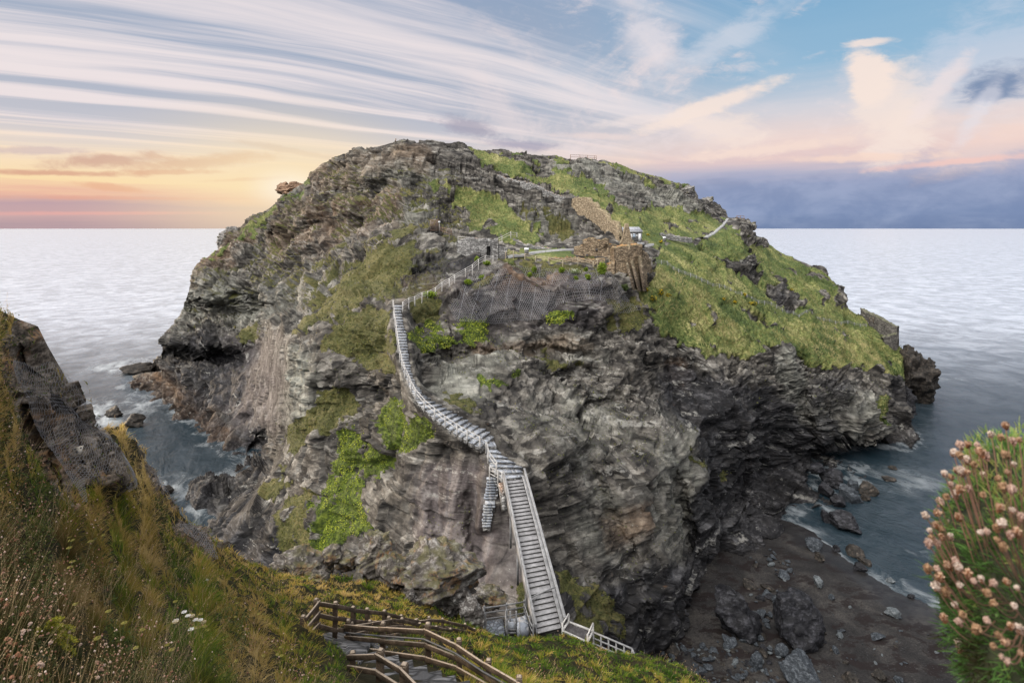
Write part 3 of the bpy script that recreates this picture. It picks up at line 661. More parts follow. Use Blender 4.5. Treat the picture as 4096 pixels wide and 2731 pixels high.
def land(px, py, lift=0.0):
    i = min(max(int(round((px - mu[0]) / (mu[1] - mu[0]))), 0), MC_ - 1)
    t = (py - MT0[i]) / (760 - MT0[i]); j = min(max(int(round(t * (MR_ - 1))), 0), MR_ - 1)
    p = M1[j, i].copy(); p[2] += lift; return p
def soil_material():
    m, s, b = new_mat('bank_soil')
    ob = s.n('ShaderNodeTexCoord').outputs['Object']
    a = s.n('ShaderNodeAttribute', attribute_name='AM'); r_, p_, _ = s.sep(a.outputs['Vector'])
    n1 = s.noise(ob, 1.4, 6, 0.65); n2 = s.noise(ob, 9, 6, 0.7); n3 = s.noise(s.scale(ob, (1, 1, 3)), 3.0, 7, 0.7)
    soil = s.ramp(n1 * 0.5 + n2 * 0.5, [(0.35, (0.006, 0.006, 0.002)), (0.5, (0.018, 0.016, 0.006)), (0.65, (0.045, 0.036, 0.013))])
    rock = s.ramp(n3 * 0.6 + n2 * 0.4, [(0.37, (0.008, 0.007, 0.006)), (0.46, (0.050, 0.040, 0.031)), (0.54, (0.14, 0.115, 0.09)), (0.66, (0.34, 0.30, 0.26))])
    rock = s.mix(s.noise(ob, 1.1, 4, 0.6).step(0.5, 0.62) * n2.step(0.4, 0.6) * 0.6, rock, (0.26, 0.13, 0.045))
    col = s.mix(r_.step(0.3, 0.7), soil, rock); b.inputs['Specular IOR Level'].default_value = 0.15
    s.l(col, b.inputs['Base Color']); b.inputs['Roughness'].default_value = 0.85
    s.l(s.bump(n3 * 0.6 + n2 * 0.4, 0.8, 0.08), b.inputs['Normal'])
    return m
me = mesh_np('grass_bank', MA.reshape(-1, 3), [grid_faces(MR_ + MB_, MC_)], soil_material(), {'AM': AM}, smooth=False)
tag(link('headland', me), kind='structure')

# ------------------------------------------------------------------ sea and beach
def water_material():
    m, s, b = new_mat('sea_water')
    t = s.t
    ob = s.n('ShaderNodeTexCoord').outputs['Object']
    x, y, z = s.sep(ob)
    v1 = s.comb(x * 0.8 + y * 0.25, y * 0.42 - x * 0.1, 0.0)
    n1 = s.noise(v1, 0.36, 7, 0.66, 0.5); n2 = s.noise(v1, 0.09, 4, 0.6, 0.6); n3 = s.noise(v1, 1.6, 4, 0.6)
    # pale sheen: sky reflection and haze painted into the far water colour
    pale_sheen = s.noise(s.comb(x * 0.9 + y * 0.2, y * 0.8 - x * 0.15, 4.0), 0.11, 7, 0.66, 0.6)
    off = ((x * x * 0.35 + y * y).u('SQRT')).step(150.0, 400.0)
    body = s.mix(pale_sheen.step(0.34, 0.68) * (off * 0.8 + 0.03), (0.007, 0.017, 0.024), (0.50, 0.54, 0.60))
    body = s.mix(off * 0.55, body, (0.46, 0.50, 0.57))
    foam = None
    def blob(fx, fy, rx, ry, amt, lo=0.42, hi=0.70):
        nonlocal foam
        d = (((x - fx) / rx).pw(2.0) + ((y - fy) / ry).pw(2.0)).u('SQRT')
        f = d.step(1.0, 0.15) * (n1 * 0.5 + n2 * 0.5).step(lo, hi) * amt
        foam = f if foam is None else foam.mx(f)
    for px, py, rx, ry, a in ((112,408,20,22,.9),(140,365,22,20,.9),(162,486,9,8,.75),(80,420,26,22,.6),(900,480,14,10,.3),(935,375,16,10,.3)):
        Yb = WL(py); blob((px - CX) / F * Yb, Yb, rx, ry, a)
    fa = s.sep(s.n('ShaderNodeAttribute', attribute_name='foam').outputs['Vector'])[0]
    foam = foam.mx((fa + (n1 - 0.5) * 2.2 * fa.step(0.0, 0.25)).step(0.55, 1.2) * 0.30)
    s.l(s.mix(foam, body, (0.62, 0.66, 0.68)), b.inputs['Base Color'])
    b.inputs['IOR'].default_value = 1.333; b.inputs['Specular IOR Level'].default_value = 0.5
    s.l(foam * 0.4 + 0.24, b.inputs['Roughness'])
    h = n1 * 1.3 + n2 * 0.8 + n3 * 0.16
    s.l(s.bump(h, 0.48, 1.3), b.inputs['Normal'])
    return m
# beach: a gently sloping sheet rising towards the viewer
WLN = np.array([(700,512),(760,516),(790,522),(812,532),(826,544),(845,556),(870,572),(893,588),(920,598),(945,606),(985,622),(1040,640),(1120,655)], float)
def beachz(x, y):
    px = CX + x / y * F; ywl = WL(np.interp(px, WLN[:, 0], WLN[:, 1]))
    return (ywl - y) * 0.055
bx = np.linspace(5, 110, 260); by = np.linspace(52, 106, 160)
gx, gy = np.meshgrid(bx, by)
P = np.stack([gx, gy, gx * 0], -1); gz = beachz(gx, gy) + fbm(P * 0.12, 3) * 0.16 + fbm(P * 0.9, 3) * 0.05
P[..., 2] = gz
def beach_material():
    m, s, b = new_mat('beach_sand')
    ob = s.n('ShaderNodeTexCoord').outputs['Object']
    x, y, z = s.sep(ob)
    n1 = s.noise(ob, 0.22, 5, 0.6); n2 = s.noise(ob, 5, 5, 0.7); n3 = s.noise(s.comb(x * .6 + y * .5, y * 1.1 - x * .4, 0.0), 0.35, 8, 0.72, 0.5)
    base = s.ramp(n1 * 0.55 + n2 * 0.45, [(0.38, (0.006, 0.0055, 0.0055)), (0.5, (0.018, 0.0165, 0.016)), (0.62, (0.050, 0.045, 0.040))])
    base = s.mix(n3.step(0.51, 0.56) * 0.9, base, (0.008, 0.0045, 0.004))
    peb = s.voro(ob, 3.2).step(0.22, 0.12) * s.noise(ob, 0.8, 2).step(0.48, 0.6)
    base = s.mix(peb * 0.5, base, (0.10, 0.105, 0.11))
    wetm = z.step(0.5, 0.1)
    base = s.mix(wetm * 0.5, base, (0.009, 0.009, 0.010))
    s.l(base, b.inputs['Base Color']); s.l(wetm.step(0, 1, 0.8, 0.35), b.inputs['Roughness']); b.inputs['Specular IOR Level'].default_value = 0.2
    s.l(s.bump(n2 * 0.5 + n3 * 0.5 + peb, 0.7, 0.12), b.inputs['Normal'])
    return m
tag(link('beach', mesh_np('beach', P.reshape(-1, 3), [grid_faces(len(by), len(bx))], beach_material(), smooth=True)), kind='structure')
sx = np.concatenate([[-60000, -3000, -600.], np.arange(-180, 190, 1.5), [600, 3000, 60000.]]); sy = np.concatenate([[30.], np.arange(50, 250, 1.5), [400, 700, 3000, 15000, 90000.]])
gx, gy = np.meshgrid(sx, sy); V = np.stack([gx, gy, gx * 0], -1).reshape(-1, 3)
hist = np.zeros((len(sy), len(sx))); wl_ = P1[np.abs(P1[..., 2] - 0.3) < 0.9]
hi_ = np.clip(((wl_[:, 1] - 50) / 1.5 + 1).round().astype(int), 0, len(sy) - 1); hj_ = np.clip(((wl_[:, 0] + 180) / 1.5 + 3).round().astype(int), 0, len(sx) - 1); hist[hi_, hj_] = 1
fo = np.clip(blur_n(hist[..., None], 1)[..., 0] * 2.2, 0, 1) * 0.75
bz = beachz(gx, gy); inb = (gx > 28) & (gx < 110) & (gy > 60) & (gy < 120)
fo = np.maximum(fo, np.where(inb, np.exp(-np.maximum(-bz - 0.02, 0) / 0.16) * 0.9 + np.exp(-((-bz - 0.55) / 0.16) ** 2) * 0.45, 0))
tag(link('sea', mesh_np('sea', V, [grid_faces(len(sy), len(sx))], water_material(), {'foam': np.repeat(fo.reshape(-1, 1), 3, 1)})), kind='structure')
def bpt(px, py):
    """point of the beach in direction px,py"""
    lo, hi = 50.0, 112.0
    for _ in range(40):
        mdl = (lo + hi) / 2; q = Wp(px, py, mdl)
        if q[2] > beachz(q[0], q[1]): lo = mdl
        else: hi = mdl
    return Wp(px, py, (lo + hi) / 2)
# ------------------------------------------------------------------ materials for built things
def wood_material(name, c0, c1, c2, scale=6.0, rough=0.8, lit_top=None):
    m, s, b = new_mat(name)
    ob = s.n('ShaderNodeTexCoord').outputs['Object']
    n1 = s.noise(s.scale(ob, (1, 1, 1)), scale * 0.4, 5, 0.6); n2 = s.noise(s.scale(ob, (1, 1, 4)), scale * 3, 5, 0.7)
    col = s.ramp(n1 * 0.5 + n2 * 0.5, [(0.34, c0), (0.5, c1), (0.66, c2)])
    if lit_top:   # light on the upper faces is painted into the timber colour
        nz = s.sep(s.n('ShaderNodeNewGeometry').outputs['Normal'])[2]; col = s.mix(nz.step(0.45, 0.8) * n2.step(0.3, 0.5), col, lit_top)
    s.l(col, b.inputs['Base Color']); b.inputs['Roughness'].default_value = rough; b.inputs['Specular IOR Level'].default_value = 0.2
    s.l(s.bump(n2, 0.6, 0.01), b.inputs['Normal'])
    return m
def stone_material(name, c0, c1, c2, mortar, bs=(2.2, 2.2, 5.5), lichen=0.0, moss=0.0):
    m, s, b = new_mat(name)
    ob = s.n('ShaderNodeTexCoord').outputs['Object']
    wv = s.addv(ob, s.scale(s.noise(ob, 0.8, 3, 0.5, col=True), (0.5, 0.5, 0.25)))
    v = s.scale(wv, bs)
    cid = s.sep(s.voro(v, 1.0, 'F1', 'Color'))[0]
    edge = s.voro(v, 1.0, 'DISTANCE_TO_EDGE')
    n = s.noise(ob, 3.0, 6, 0.7); n2 = s.noise(ob, 0.5, 4, 0.6)
    col = s.ramp(cid * 0.5 + n * 0.3 + n2 * 0.2, [(0.25, c0), (0.5, c1), (0.75, c2)])
    em = edge.step(0.10, 0.02)
    col = s.mix(em * 0.85, col, mortar)
    if lichen:
        geo = s.n('ShaderNodeNewGeometry'); nz = s.sep(geo.outputs['Normal'])[2]
        lm = nz.step(0.6, 0.9) * n2.step(0.42, 0.6) * lichen
        col = s.mix(lm, col, (0.42, 0.17, 0.03))
    if moss:
        geo = s.n('ShaderNodeNewGeometry'); nz = s.sep(geo.outputs['Normal'])[2]
        col = s.mix(nz.step(0.2, 0.7) * moss * n.step(0.35, 0.55), col, (0.11, 0.12, 0.035))
    s.l(col, b.inputs['Base Color']); b.inputs['Roughness'].default_value = 0.85
    s.l(s.bump(edge.mn(0.15) * 4.0 + n * 0.5, 0.9, 0.12), b.inputs['Normal'])
    return m
def plain(name, col, rough=0.6, metal=0.0, var=0.25, sc=8.0):
    m, s, b = new_mat(name)
    n = s.noise(s.n('ShaderNodeTexCoord').outputs['Object'], sc, 4, 0.6)
    s.l(s.mix(n.step(0.3, 0.7), tuple(c * (1 - var) for c in col), tuple(min(1, c * (1 + var)) for c in col)), b.inputs['Base Color'])
    b.inputs['Roughness'].default_value = rough; b.inputs['Metallic'].default_value = metal
    return m
M_GREYWOOD = wood_material('weathered_grey_timber', (0.11, 0.11, 0.113), (0.22, 0.22, 0.222), (0.36, 0.36, 0.362))
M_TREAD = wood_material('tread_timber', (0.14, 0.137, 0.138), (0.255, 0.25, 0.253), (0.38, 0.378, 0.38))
M_RISER = wood_material('riser_timber', (0.035, 0.033, 0.033), (0.07, 0.066, 0.064), (0.12, 0.115, 0.11))  # dark tone paints the shadow lines under the staircase treads into the risers
M_BROWNWOOD = wood_material('brown_fence_timber', (0.020, 0.013, 0.009), (0.060, 0.042, 0.028), (0.16, 0.12, 0.085), lit_top=(0.34, 0.275, 0.21))
M_PALEWOOD = wood_material('pale_fence_timber', (0.24, 0.23, 0.215), (0.42, 0.405, 0.385), (0.58, 0.57, 0.55))
M_DECK = wood_material('dark_deck_boards', (0.025, 0.022, 0.022), (0.055, 0.05, 0.05), (0.14, 0.13, 0.13))
M_TAN = stone_material('castle_stone', (0.10, 0.072, 0.044), (0.255, 0.185, 0.115), (0.43, 0.335, 0.22), (0.035, 0.025, 0.015), lichen=0.9, moss=0.3)
M_BROWNST = stone_material('buttress_stone', (0.07, 0.05, 0.032), (0.17, 0.125, 0.085), (0.30, 0.24, 0.17), (0.03, 0.022, 0.015), moss=0.2)
M_PALETAN = stone_material('curtain_wall_stone', (0.20, 0.15, 0.092), (0.34, 0.26, 0.165), (0.47, 0.38, 0.26), (0.12, 0.085, 0.05), moss=0.3)
M_GREYSTONE = stone_material('grey_slate_stone', (0.11, 0.105, 0.10), (0.24, 0.235, 0.225), (0.42, 0.41, 0.39), (0.045, 0.042, 0.04), lichen=0.35)
M_DARKSTONE = stone_material('dark_slate_stone', (0.045, 0.04, 0.036), (0.115, 0.105, 0.092), (0.23, 0.21, 0.185), (0.015, 0.014, 0.013), moss=0.5)
M_SLAB = stone_material('slate_slab', (0.14, 0.155, 0.18), (0.245, 0.265, 0.30), (0.37, 0.395, 0.43), (0.36, 0.36, 0.36), bs=(1.6, 1.6, 0.4))
M_PAVE = stone_material('slate_edge_paving', (0.045, 0.045, 0.047), (0.095, 0.094, 0.098), (0.18, 0.178, 0.18), (0.014, 0.014, 0.015), bs=(1.4, 6.5, 2.0))
M_CONC = plain('pale_path_concrete', (0.27, 0.27, 0.27), 0.8, 0, 0.15, 2.0)
M_WIRE = plain('galvanised_wire', (0.42, 0.43, 0.45), 0.45, 0.6, 0.1)
M_IRON = plain('rusty_iron', (0.20, 0.12, 0.08), 0.6, 0.3)
M_PIPE = plain('dull_steel_handrail', (0.055, 0.06, 0.068), 0.55, 0.2)
M_WHITE = plain('white_paint', (0.60, 0.61, 0.62), 0.5, 0, 0.06)
M_GLASS = plain('window_glass', (0.20, 0.30, 0.42), 0.1, 0, 0.1)
M_SLATE = plain('roof_slates', (0.27, 0.28, 0.31), 0.7, 0, 0.3, 3.0)
M_PLATE = plain('anchor_plate_steel', (0.55, 0.50, 0.42), 0.5, 0.5)

# ------------------------------------------------------------------ mesh pieces
class MB:
    def __init__(s): s.v, s.q, s.t, s.n = [], [], [], 0
    def hexa(s, p):
        """8 corners: bottom loop then top loop"""
        s.v.append(np.asarray(p, float)); a = s.n
        s.q.append(np.array([[0, 3, 2, 1], [4, 5, 6, 7], [0, 1, 5, 4], [1, 2, 6, 5], [2, 3, 7, 6], [3, 0, 4, 7]]) + a); s.n += 8
        return s
    def box(s, c, ax, ay, az_):
        c = np.asarray(c, float); ax, ay, az_ = (np.asarray(k, float) for k in (ax, ay, az_))
        return s.hexa([c - ax - ay - az_, c + ax - ay - az_, c + ax + ay - az_, c - ax + ay - az_, c - ax - ay + az_, c + ax - ay + az_, c + ax + ay + az_, c - ax + ay + az_])
    def bar(s, p0, p1, w_, h_, up=(0, 0, 1)):
        p0, p1 = np.asarray(p0, float), np.asarray(p1, float); d = p1 - p0; L = np.linalg.norm(d); d = d / (L + 1e-9)
        sd_ = np.cross(d, up); n_ = np.linalg.norm(sd_)
        sd_ = sd_ / n_ if n_ > 1e-4 else np.array([1., 0, 0]); u = np.cross(sd_, d)
        return s.box((p0 + p1) / 2, d * L / 2, sd_ * w_ / 2, u * h_ / 2)
    def tube(s, pts, r, k=5):
        pts = np.asarray(pts, float); n = len(pts); r = np.broadcast_to(r, n)
        T = np.gradient(pts, axis=0); T /= np.linalg.norm(T, axis=1)[:, None] + 1e-9
        ref = np.array([0.31, 0.2, 0.93]); A = np.cross(T, ref); A /= np.linalg.norm(A, axis=1)[:, None] + 1e-9; B = np.cross(T, A)
        an = np.arange(k) * 2 * np.pi / k
        V = pts[:, None] + r[:, None, None] * (np.cos(an)[None, :, None] * A[:, None] + np.sin(an)[None, :, None] * B[:, None])
        s.v.append(V.reshape(-1, 3)); i, j = np.meshgrid(np.arange(n - 1), np.arange(k), indexing='ij'); j2 = (j + 1) % k
        s.q.append(np.stack([i * k + j, i * k + j2, (i + 1) * k + j2, (i + 1) * k + j], -1).reshape(-1, 4) + s.n); s.n += n * k
        return s
    def ball(s, c, r, k=6, m=4):
        th = np.linspace(0, np.pi, m + 1); V = []
        for a in th:
            for b_ in range(k):
                V.append((math.sin(a) * math.cos(b_ * 2 * math.pi / k), math.sin(a) * math.sin(b_ * 2 * math.pi / k), math.cos(a)))
        s.v.append(np.array(V) * np.asarray(r) + np.asarray(c)); i, j = np.meshgrid(np.arange(m), np.arange(k), indexing='ij'); j2 = (j + 1) % k
        s.q.append(np.stack([i * k + j, (i + 1) * k + j, (i + 1) * k + j2, i * k + j2], -1).reshape(-1, 4) + s.n); s.n += len(V)
        return s
    def quads(s, V):
        V = np.asarray(V, float).reshape(-1, 3); s.v.append(V); s.q.append(np.arange(len(V)).reshape(-1, 4) + s.n); s.n += len(V); return s
    def mesh(s, name, mat, origin=None, bevel=0.0, smooth=False):
        V = np.concatenate(s.v)
        if origin is not None: V = V - np.asarray(origin)
        return mesh_np(name, V, [np.concatenate(s.q)] if s.q else [], mat, smooth=smooth)
    def build(s, name, mat, parent=None, smooth=False, bevel=0.0):
        """one mesh object; corners are kept relative to the parent's origin"""
        o = link(name, s.mesh(name, mat, parent.location if parent is not None and not parent.parent else None, smooth=smooth), parent)
        if bevel: 
            md = o.modifiers.new('edge', 'BEVEL'); md.width = bevel; md.segments = 1
        return o
def jit(a): return rng.uniform(-a, a)

def fence(name, label, cat, posts, heights, mat, pw=0.13, rail=(0.05, 0.11), group=None, side=-1, pipe=None, over=0.12, sink=0.35, railmat=None, breaks=()):
    """posts: list of (base point, top height); rails at the given fractions of the height"""
    root = empty(name, posts[0][0], label, cat, group)
    tops = []
    for b, h in posts:
        b = np.asarray(b, float); lean = np.array([jit(0.03), jit(0.03), 0]) * h
        m = MB(); w2 = pw / 2 * (1 + jit(0.08))
        lo, hi = b - [0, 0, sink], b + lean + [0, 0, h]
        an = jit(0.3); ax = np.array([math.cos(an), math.sin(an), 0]) * w2; ay = np.array([-math.sin(an), math.cos(an), 0]) * w2
        m.hexa([lo - ax - ay, lo + ax - ay, lo + ax + ay, lo - ax + ay, hi - ax - ay, hi + ax - ay, hi + ax + ay, hi - ax + ay])
        t8 = hi + np.array([0, 0, w2 * 0.6])
        m.hexa([hi - ax - ay, hi + ax - ay, hi + ax + ay, hi - ax + ay, t8 - ax * .45 - ay * .45, t8 + ax * .45 - ay * .45, t8 + ax * .45 + ay * .45, t8 - ax * .45 + ay * .45])
        m.build('post', mat, root, bevel=0.008 if pw > 0.1 else 0)
        tops.append((b, lean, h))
    for k in range(len(tops) - 1):
        if k in breaks: continue
        (b0, l0, h0), (b1, l1, h1) = tops[k], tops[k + 1]
        d = b1 - b0; sd_ = np.array([d[1], -d[0], 0]); sd_ = sd_ / (np.linalg.norm(sd_) + 1e-9)
        if np.dot(sd_, -b0) * side < 0: sd_ = -sd_
        off = sd_ * (pw / 2 + rail[0] / 2 + 0.004)
        for f in heights:
            p0 = b0 + l0 * f + [0, 0, h0 * f + jit(0.015)] + off; p1 = b1 + l1 * f + [0, 0, h1 * f + jit(0.015)] + off
            e = (p1 - p0) / np.linalg.norm(p1 - p0) * over * 0.5
            mid = (p0 + p1) / 2 - np.array([0, 0, 0.012 * np.linalg.norm(p1 - p0)])
            MB().bar(p0 - e, p1 + e, rail[0], rail[1]).build('rail', railmat or mat, root, bevel=0.006 if pw > 0.1 else 0)
    if pipe:
        pts = [b + l * pipe + np.array([0, 0, h * pipe]) for b, l, h in tops]
        dd = pts[1] - pts[0]; sd_ = np.array([dd[1], -dd[0], 0]); sd_ /= np.linalg.norm(sd_)
        if np.dot(sd_, -pts[0]) * side < 0: sd_ = -sd_
        MB().tube([p + sd_ * (pw / 2 + 0.09) for p in pts], 0.028, 7).build('handrail', M_PIPE if mat is M_BROWNWOOD else M_PIPE, root, smooth=True)
    return root
def pxposts(lst):
    """(px, py_top, py_base, Y) -> (base point, height)"""
    out = []
    for px, t_, b_, Y in lst:
        B_ = Wp(px, b_, Y); out.append((B_, (b_ - t_) / F * Y))
    return out

def iposts(lst):
    out = []
    for r_ in lst:
        px, t_, b_ = r_[:3]; p = isl(px, b_); p = p + (np.array([0, 0, H]) - p) / np.linalg.norm(p - np.array([0, 0, H])) * 1.3; out.append((p, (b_ - t_) / F * p[1]))
    return out
# ------------------------------------------------------------------ timber stairway down to the saddle
bL, bR = Wp(537.9, 633.8, 42.0), Wp(561.3, 628.0, 42.0 * 405.8 / 400.0)
tL, tR = Wp(505.6, 480.6, 57.0), Wp(522.0, 478.8, 57.0 * 252.6 / 250.8)
root = empty('staircase', (bL + bR) / 2, 'long straight grey timber staircase rising from the saddle to the rock face', 'staircase')
NT = 34
long_ = {6, 14, 15, 27}
wts = np.array([1.7 if i in (7, 18, 28) else 1.0 for i in range(NT)]); cs = np.concatenate([[0], np.cumsum(wts)]) / wts.sum()
zs = np.linspace(bL[2], tL[2], NT + 1)
for i in range(NT):
    f0, f1 = cs[i], cs[i + 1]
    a, b = bL + (tL - bL) * f0, bR + (tR - bR) * f0
    c, d = bL + (tL - bL) * f1, bR + (tR - bR) * f1
    for q in (a, b, c, d): q[2] = zs[i + 1]
    fw = (a - c); fw[2] = 0; fw /= np.linalg.norm(fw)
    a, b = a + fw * 0.045, b + fw * 0.045
    dn = np.array([0, 0, -0.045])
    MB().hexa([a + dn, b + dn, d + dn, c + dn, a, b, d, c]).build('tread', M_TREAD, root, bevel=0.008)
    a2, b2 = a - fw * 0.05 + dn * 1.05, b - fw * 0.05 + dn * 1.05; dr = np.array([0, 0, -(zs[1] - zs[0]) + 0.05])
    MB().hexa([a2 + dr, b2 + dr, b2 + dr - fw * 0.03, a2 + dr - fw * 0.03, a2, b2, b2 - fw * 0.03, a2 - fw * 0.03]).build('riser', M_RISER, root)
wd = (bR - bL); wd[2] = 0; wd /= np.linalg.norm(wd)
up = np.array([0, 0, 1.0])
for sgn, pb, pt in ((-1, bL, tL), (1, bR, tR)):
    o_ = wd * 0.09 * sgn
    MB().bar(pb + o_ + up * 0.05, pt + o_ + up * 0.20, 0.09, 0.42).build('stringer', M_GREYWOOD, root, bevel=0.01)
    o2 = wd * (0.24 if sgn > 0 else 0.20) * sgn
    MB().bar(pb + o2 + up * 0.98 - (pt - pb) * 0.015, pt + o2 + up * 1.08, 0.20 if sgn > 0 else 0.17, 0.07).build('handrail', M_GREYWOOD, root, bevel=0.01)
    MB().bar(pb + o2 + up * 0.55, pt + o2 + up * 0.62, 0.05, 0.14).build('mid_rail', M_GREYWOOD, root, bevel=0.01)
    for k in range(9):
        f = (k + 0.3) / 8.6; p = pb + (pt - pb) * min(f, 1) + o2
        MB().bar(p - up * (0.35 if k % 8 else 0.5), p + up * 0.96, 0.10, 0.10, (0, 1, 0)).build('post', M_GREYWOOD, root, bevel=0.008)
    if sgn > 0:
        MB().bar(pb + o_ * 1.2 + up * 0.30, pt + o_ * 1.2 + up * 0.36, 0.26, 0.05).build('kick_board', M_GREYWOOD, root, bevel=0.01)
# panel of boards outside the left rail
for k in range(6):
    f0, f1 = k / 6 + 0.005, (k + 1) / 6 - 0.005
    o2 = -wd * 0.27
    p0, p1 = bL + (tL - bL) * f0 + o2, bL + (tL - bL) * f1 + o2
    MB().hexa([p0 - wd * .02 - up * .25, p1 - wd * .02 - up * .25, p1 + wd * .02 - up * .25, p0 + wd * .02 - up * .25, p0 - wd * .02 + up * (.78 + jit(.03)), p1 - wd * .02 + up * .8, p1 + wd * .02 + up * .8, p0 + wd * .02 + up * .78]).build('side_panel', M_GREYWOOD, root)
# low gate bar across the lower flight
f = 0.155
pA, pB = bL + (tL - bL) * f - wd * 0.15 + up * 0.75, bR + (tR - bR) * f + wd * 0.2 + up * 0.95
MB().bar(pA + (0, 0, -0.25), pB, 0.07, 0.09).build('gate_bar', M_GREYWOOD, root)
MB().bar(pA + (0, 0, -0.75), (pA + pB) / 2 + (0, 0, -0.12), 0.05, 0.07).build('gate_brace', M_GREYWOOD, root)
# trestles under the flight
for f in (0.3, 0.55, 0.8):
    p = bL + (tL - bL) * f; q = bR + (tR - bR) * f
    m = MB()
    for e in (p, q): m.bar(e - up * 4.0, e - up * 0.2, 0.2, 0.2, (0, 1, 0))
    m.bar(p - up * 0.35, q - up * 0.35, 0.15, 0.2); m.build('trestle', M_GREYWOOD, root)

# ------------------------------------------------------------------ slate steps up the rock
sl = np.array([(a[0], a[1], b[0], b[1], z) for a, b, z in ST]); seg = np.concatenate([[0], np.cumsum(np.hypot(np.diff(sl[:, 0] + sl[:, 2]), np.diff(sl[:, 1] + sl[:, 3])))]); seg /= seg[-1]
NS = 54
fs = np.concatenate([np.linspace(0, 0.55, 20), np.linspace(0.55, 1, 36)[1:]])
L_ = [np.interp(f, seg, sl[:, k]) for k in range(5) for f in fs]; L_ = np.array(L_).reshape(5, -1)
root = empty('slate_steps', at_z(L_[0, 0], L_[1, 0], L_[4, 0]), 'winding flight of slate steps climbing the cliff from the timber staircase', 'steps')
pathL = []
for i in range(NS):
    z = L_[4, i]; z1 = L_[4, i + 1]
    a, b = at_z(L_[0, i], L_[1, i], z), at_z(L_[2, i], L_[3, i], z)
    c, d = at_z(L_[0, i + 1], L_[1, i + 1], z1), at_z(L_[2, i + 1], L_[3, i + 1], z1)
    c[2] = d[2] = z; pathL.append(a + (0, 0, 0.05))
    ext = lambda p, q: p + (p - q) * 0.06
    a, b = ext(a, b) + (jit(.06), jit(.06), 0), ext(b, a) + (jit(.1), jit(.1), 0)
    c, d = c + (c - a) * .12, d + (d - b) * .12
    a[2] = b[2] = c[2] = d[2] = z + 0.10
    dn = np.array([0, 0, -0.10])
    nose = (a - c); nose[2] = 0; nose = nose / (np.linalg.norm(nose) + 1e-6) * 0.05
    MB().hexa([a + nose + dn, b + nose + dn, d + dn, c + dn, a + nose, b + nose, d, c]).build('step', M_SLAB, root)
    MB().hexa([a + dn * 5, b + dn * 5, d + dn * 5, c + dn * 5, a + dn * 1.02, b + dn * 1.02, d + dn * 1.02, c + dn * 1.02]).build('step_base', M_GREYSTONE, root)
# fence on the drop side of the steps
idx = [1, 3, 5, 7, 9, 11, 13, 15, 17, 19, 22, 25, 28, 31, 34, 37, 40, 43, 46, 49, 53]
outw = []
pl_ = []
for i in idx:
    a = pathL[i]; b = at_z(L_[2, i], L_[3, i], L_[4, i]); o_ = (a - b); o_[2] = 0; o_ /= np.linalg.norm(o_) + 1e-6
    pl_.append((a + o_ * 0.12, 1.0))
fence('timber_fence', 'pale post and rail fence along the drop side of the slate steps', 'fence', pl_, (0.55, 0.97), M_PALEWOOD, 0.13, (0.05, 0.09), 'pale fences on the rock island', sink=0.2)
up_posts = [(402.4,302,308),(408.8,298,304.4),(415,295.8,301.5),(421.8,293,298.9),(428,290,296),(435,285.8,291.5),(442,281.5,287),(449,278.2,284.3),(455,274.6,281),(465.7,267.8,274),(472,263.2,270.6),(478.6,258.2,265.3),(485.4,253.2,260.3),(493.5,254.2,258)]
Yu = np.interp([p[0] for p in up_posts], [402, 425, 450, 472, 494], [92, 97.5, 103, 108, 112.5])
fence('timber_fence', 'pale post and rail fence rising diagonally to the ruined gate', 'fence', iposts(up_posts), (0.35, 0.66, 0.95), M_PALEWOOD, 0.16, (0.05, 0.10), 'pale fences on the rock island', sink=0.9)
fence('timber_fence', 'weathered fence along the terrace edge below the castle ruin', 'fence', iposts([(505.9,249.4,254.8,116),(513.7,249.4,254.8,116),(524.8,252.5,257.2,115),(535.5,255.5,259.5,114),(548.3,257,260.8,113.5),(562.6,258,262.6,113),(578,258.4,262.8,112.5),(592.9,258.9,264.3,112),(597,258.9,264.3,112),(607.5,259.2,264.3,111.5)]), (0.45, 0.92), wood_material('buff_fence_timber', (0.20, 0.16, 0.11), (0.33, 0.28, 0.20), (0.46, 0.40, 0.31)), 0.16, (0.05, 0.11), 'pale fences on the rock island', sink=0.8)
fence('timber_fence', 'short two-rail fence above the gate wall on the green slope', 'fence', iposts([(458,236.2,240,122),(471,236.4,240,123),(483.7,236,240,124),(493,235.6,239.6,125),(502,235.4,239.8,125.5),(510.8,234.8,239,126),(516.7,234.2,238.4,126.5)]), (0.4, 0.92), M_PALEWOOD, 0.14, (0.05, 0.10), 'pale fences on the rock island', sink=0.6)
rb = np.array([(650,264),(658.8,264),(668,266),(677,270),(700,280.5),(723.7,290),(744.7,296.5),(755,300),(781,310),(799,315),(817,318.8),(836,322.8),(851,325),(866,327)], float)
fp = []
sg = np.concatenate([[0], np.cumsum(np.hypot(*np.diff(rb, axis=0).T))])
for d in np.linspace(0, sg[-1], 38):
    px, py = np.interp(d, sg, rb[:, 0]), np.interp(d, sg, rb[:, 1]); p = isl(px, py); fp.append((p, 4.3 / F * p[1] * (1 - 0.25 * d / sg[-1])))
fence('timber_fence', 'long grey fence running down across the right-hand grass slope', 'fence', fp, (0.4, 0.68, 0.95), M_GREYWOOD, 0.12, (0.04, 0.07), 'pale fences on the rock island', sink=0.8)

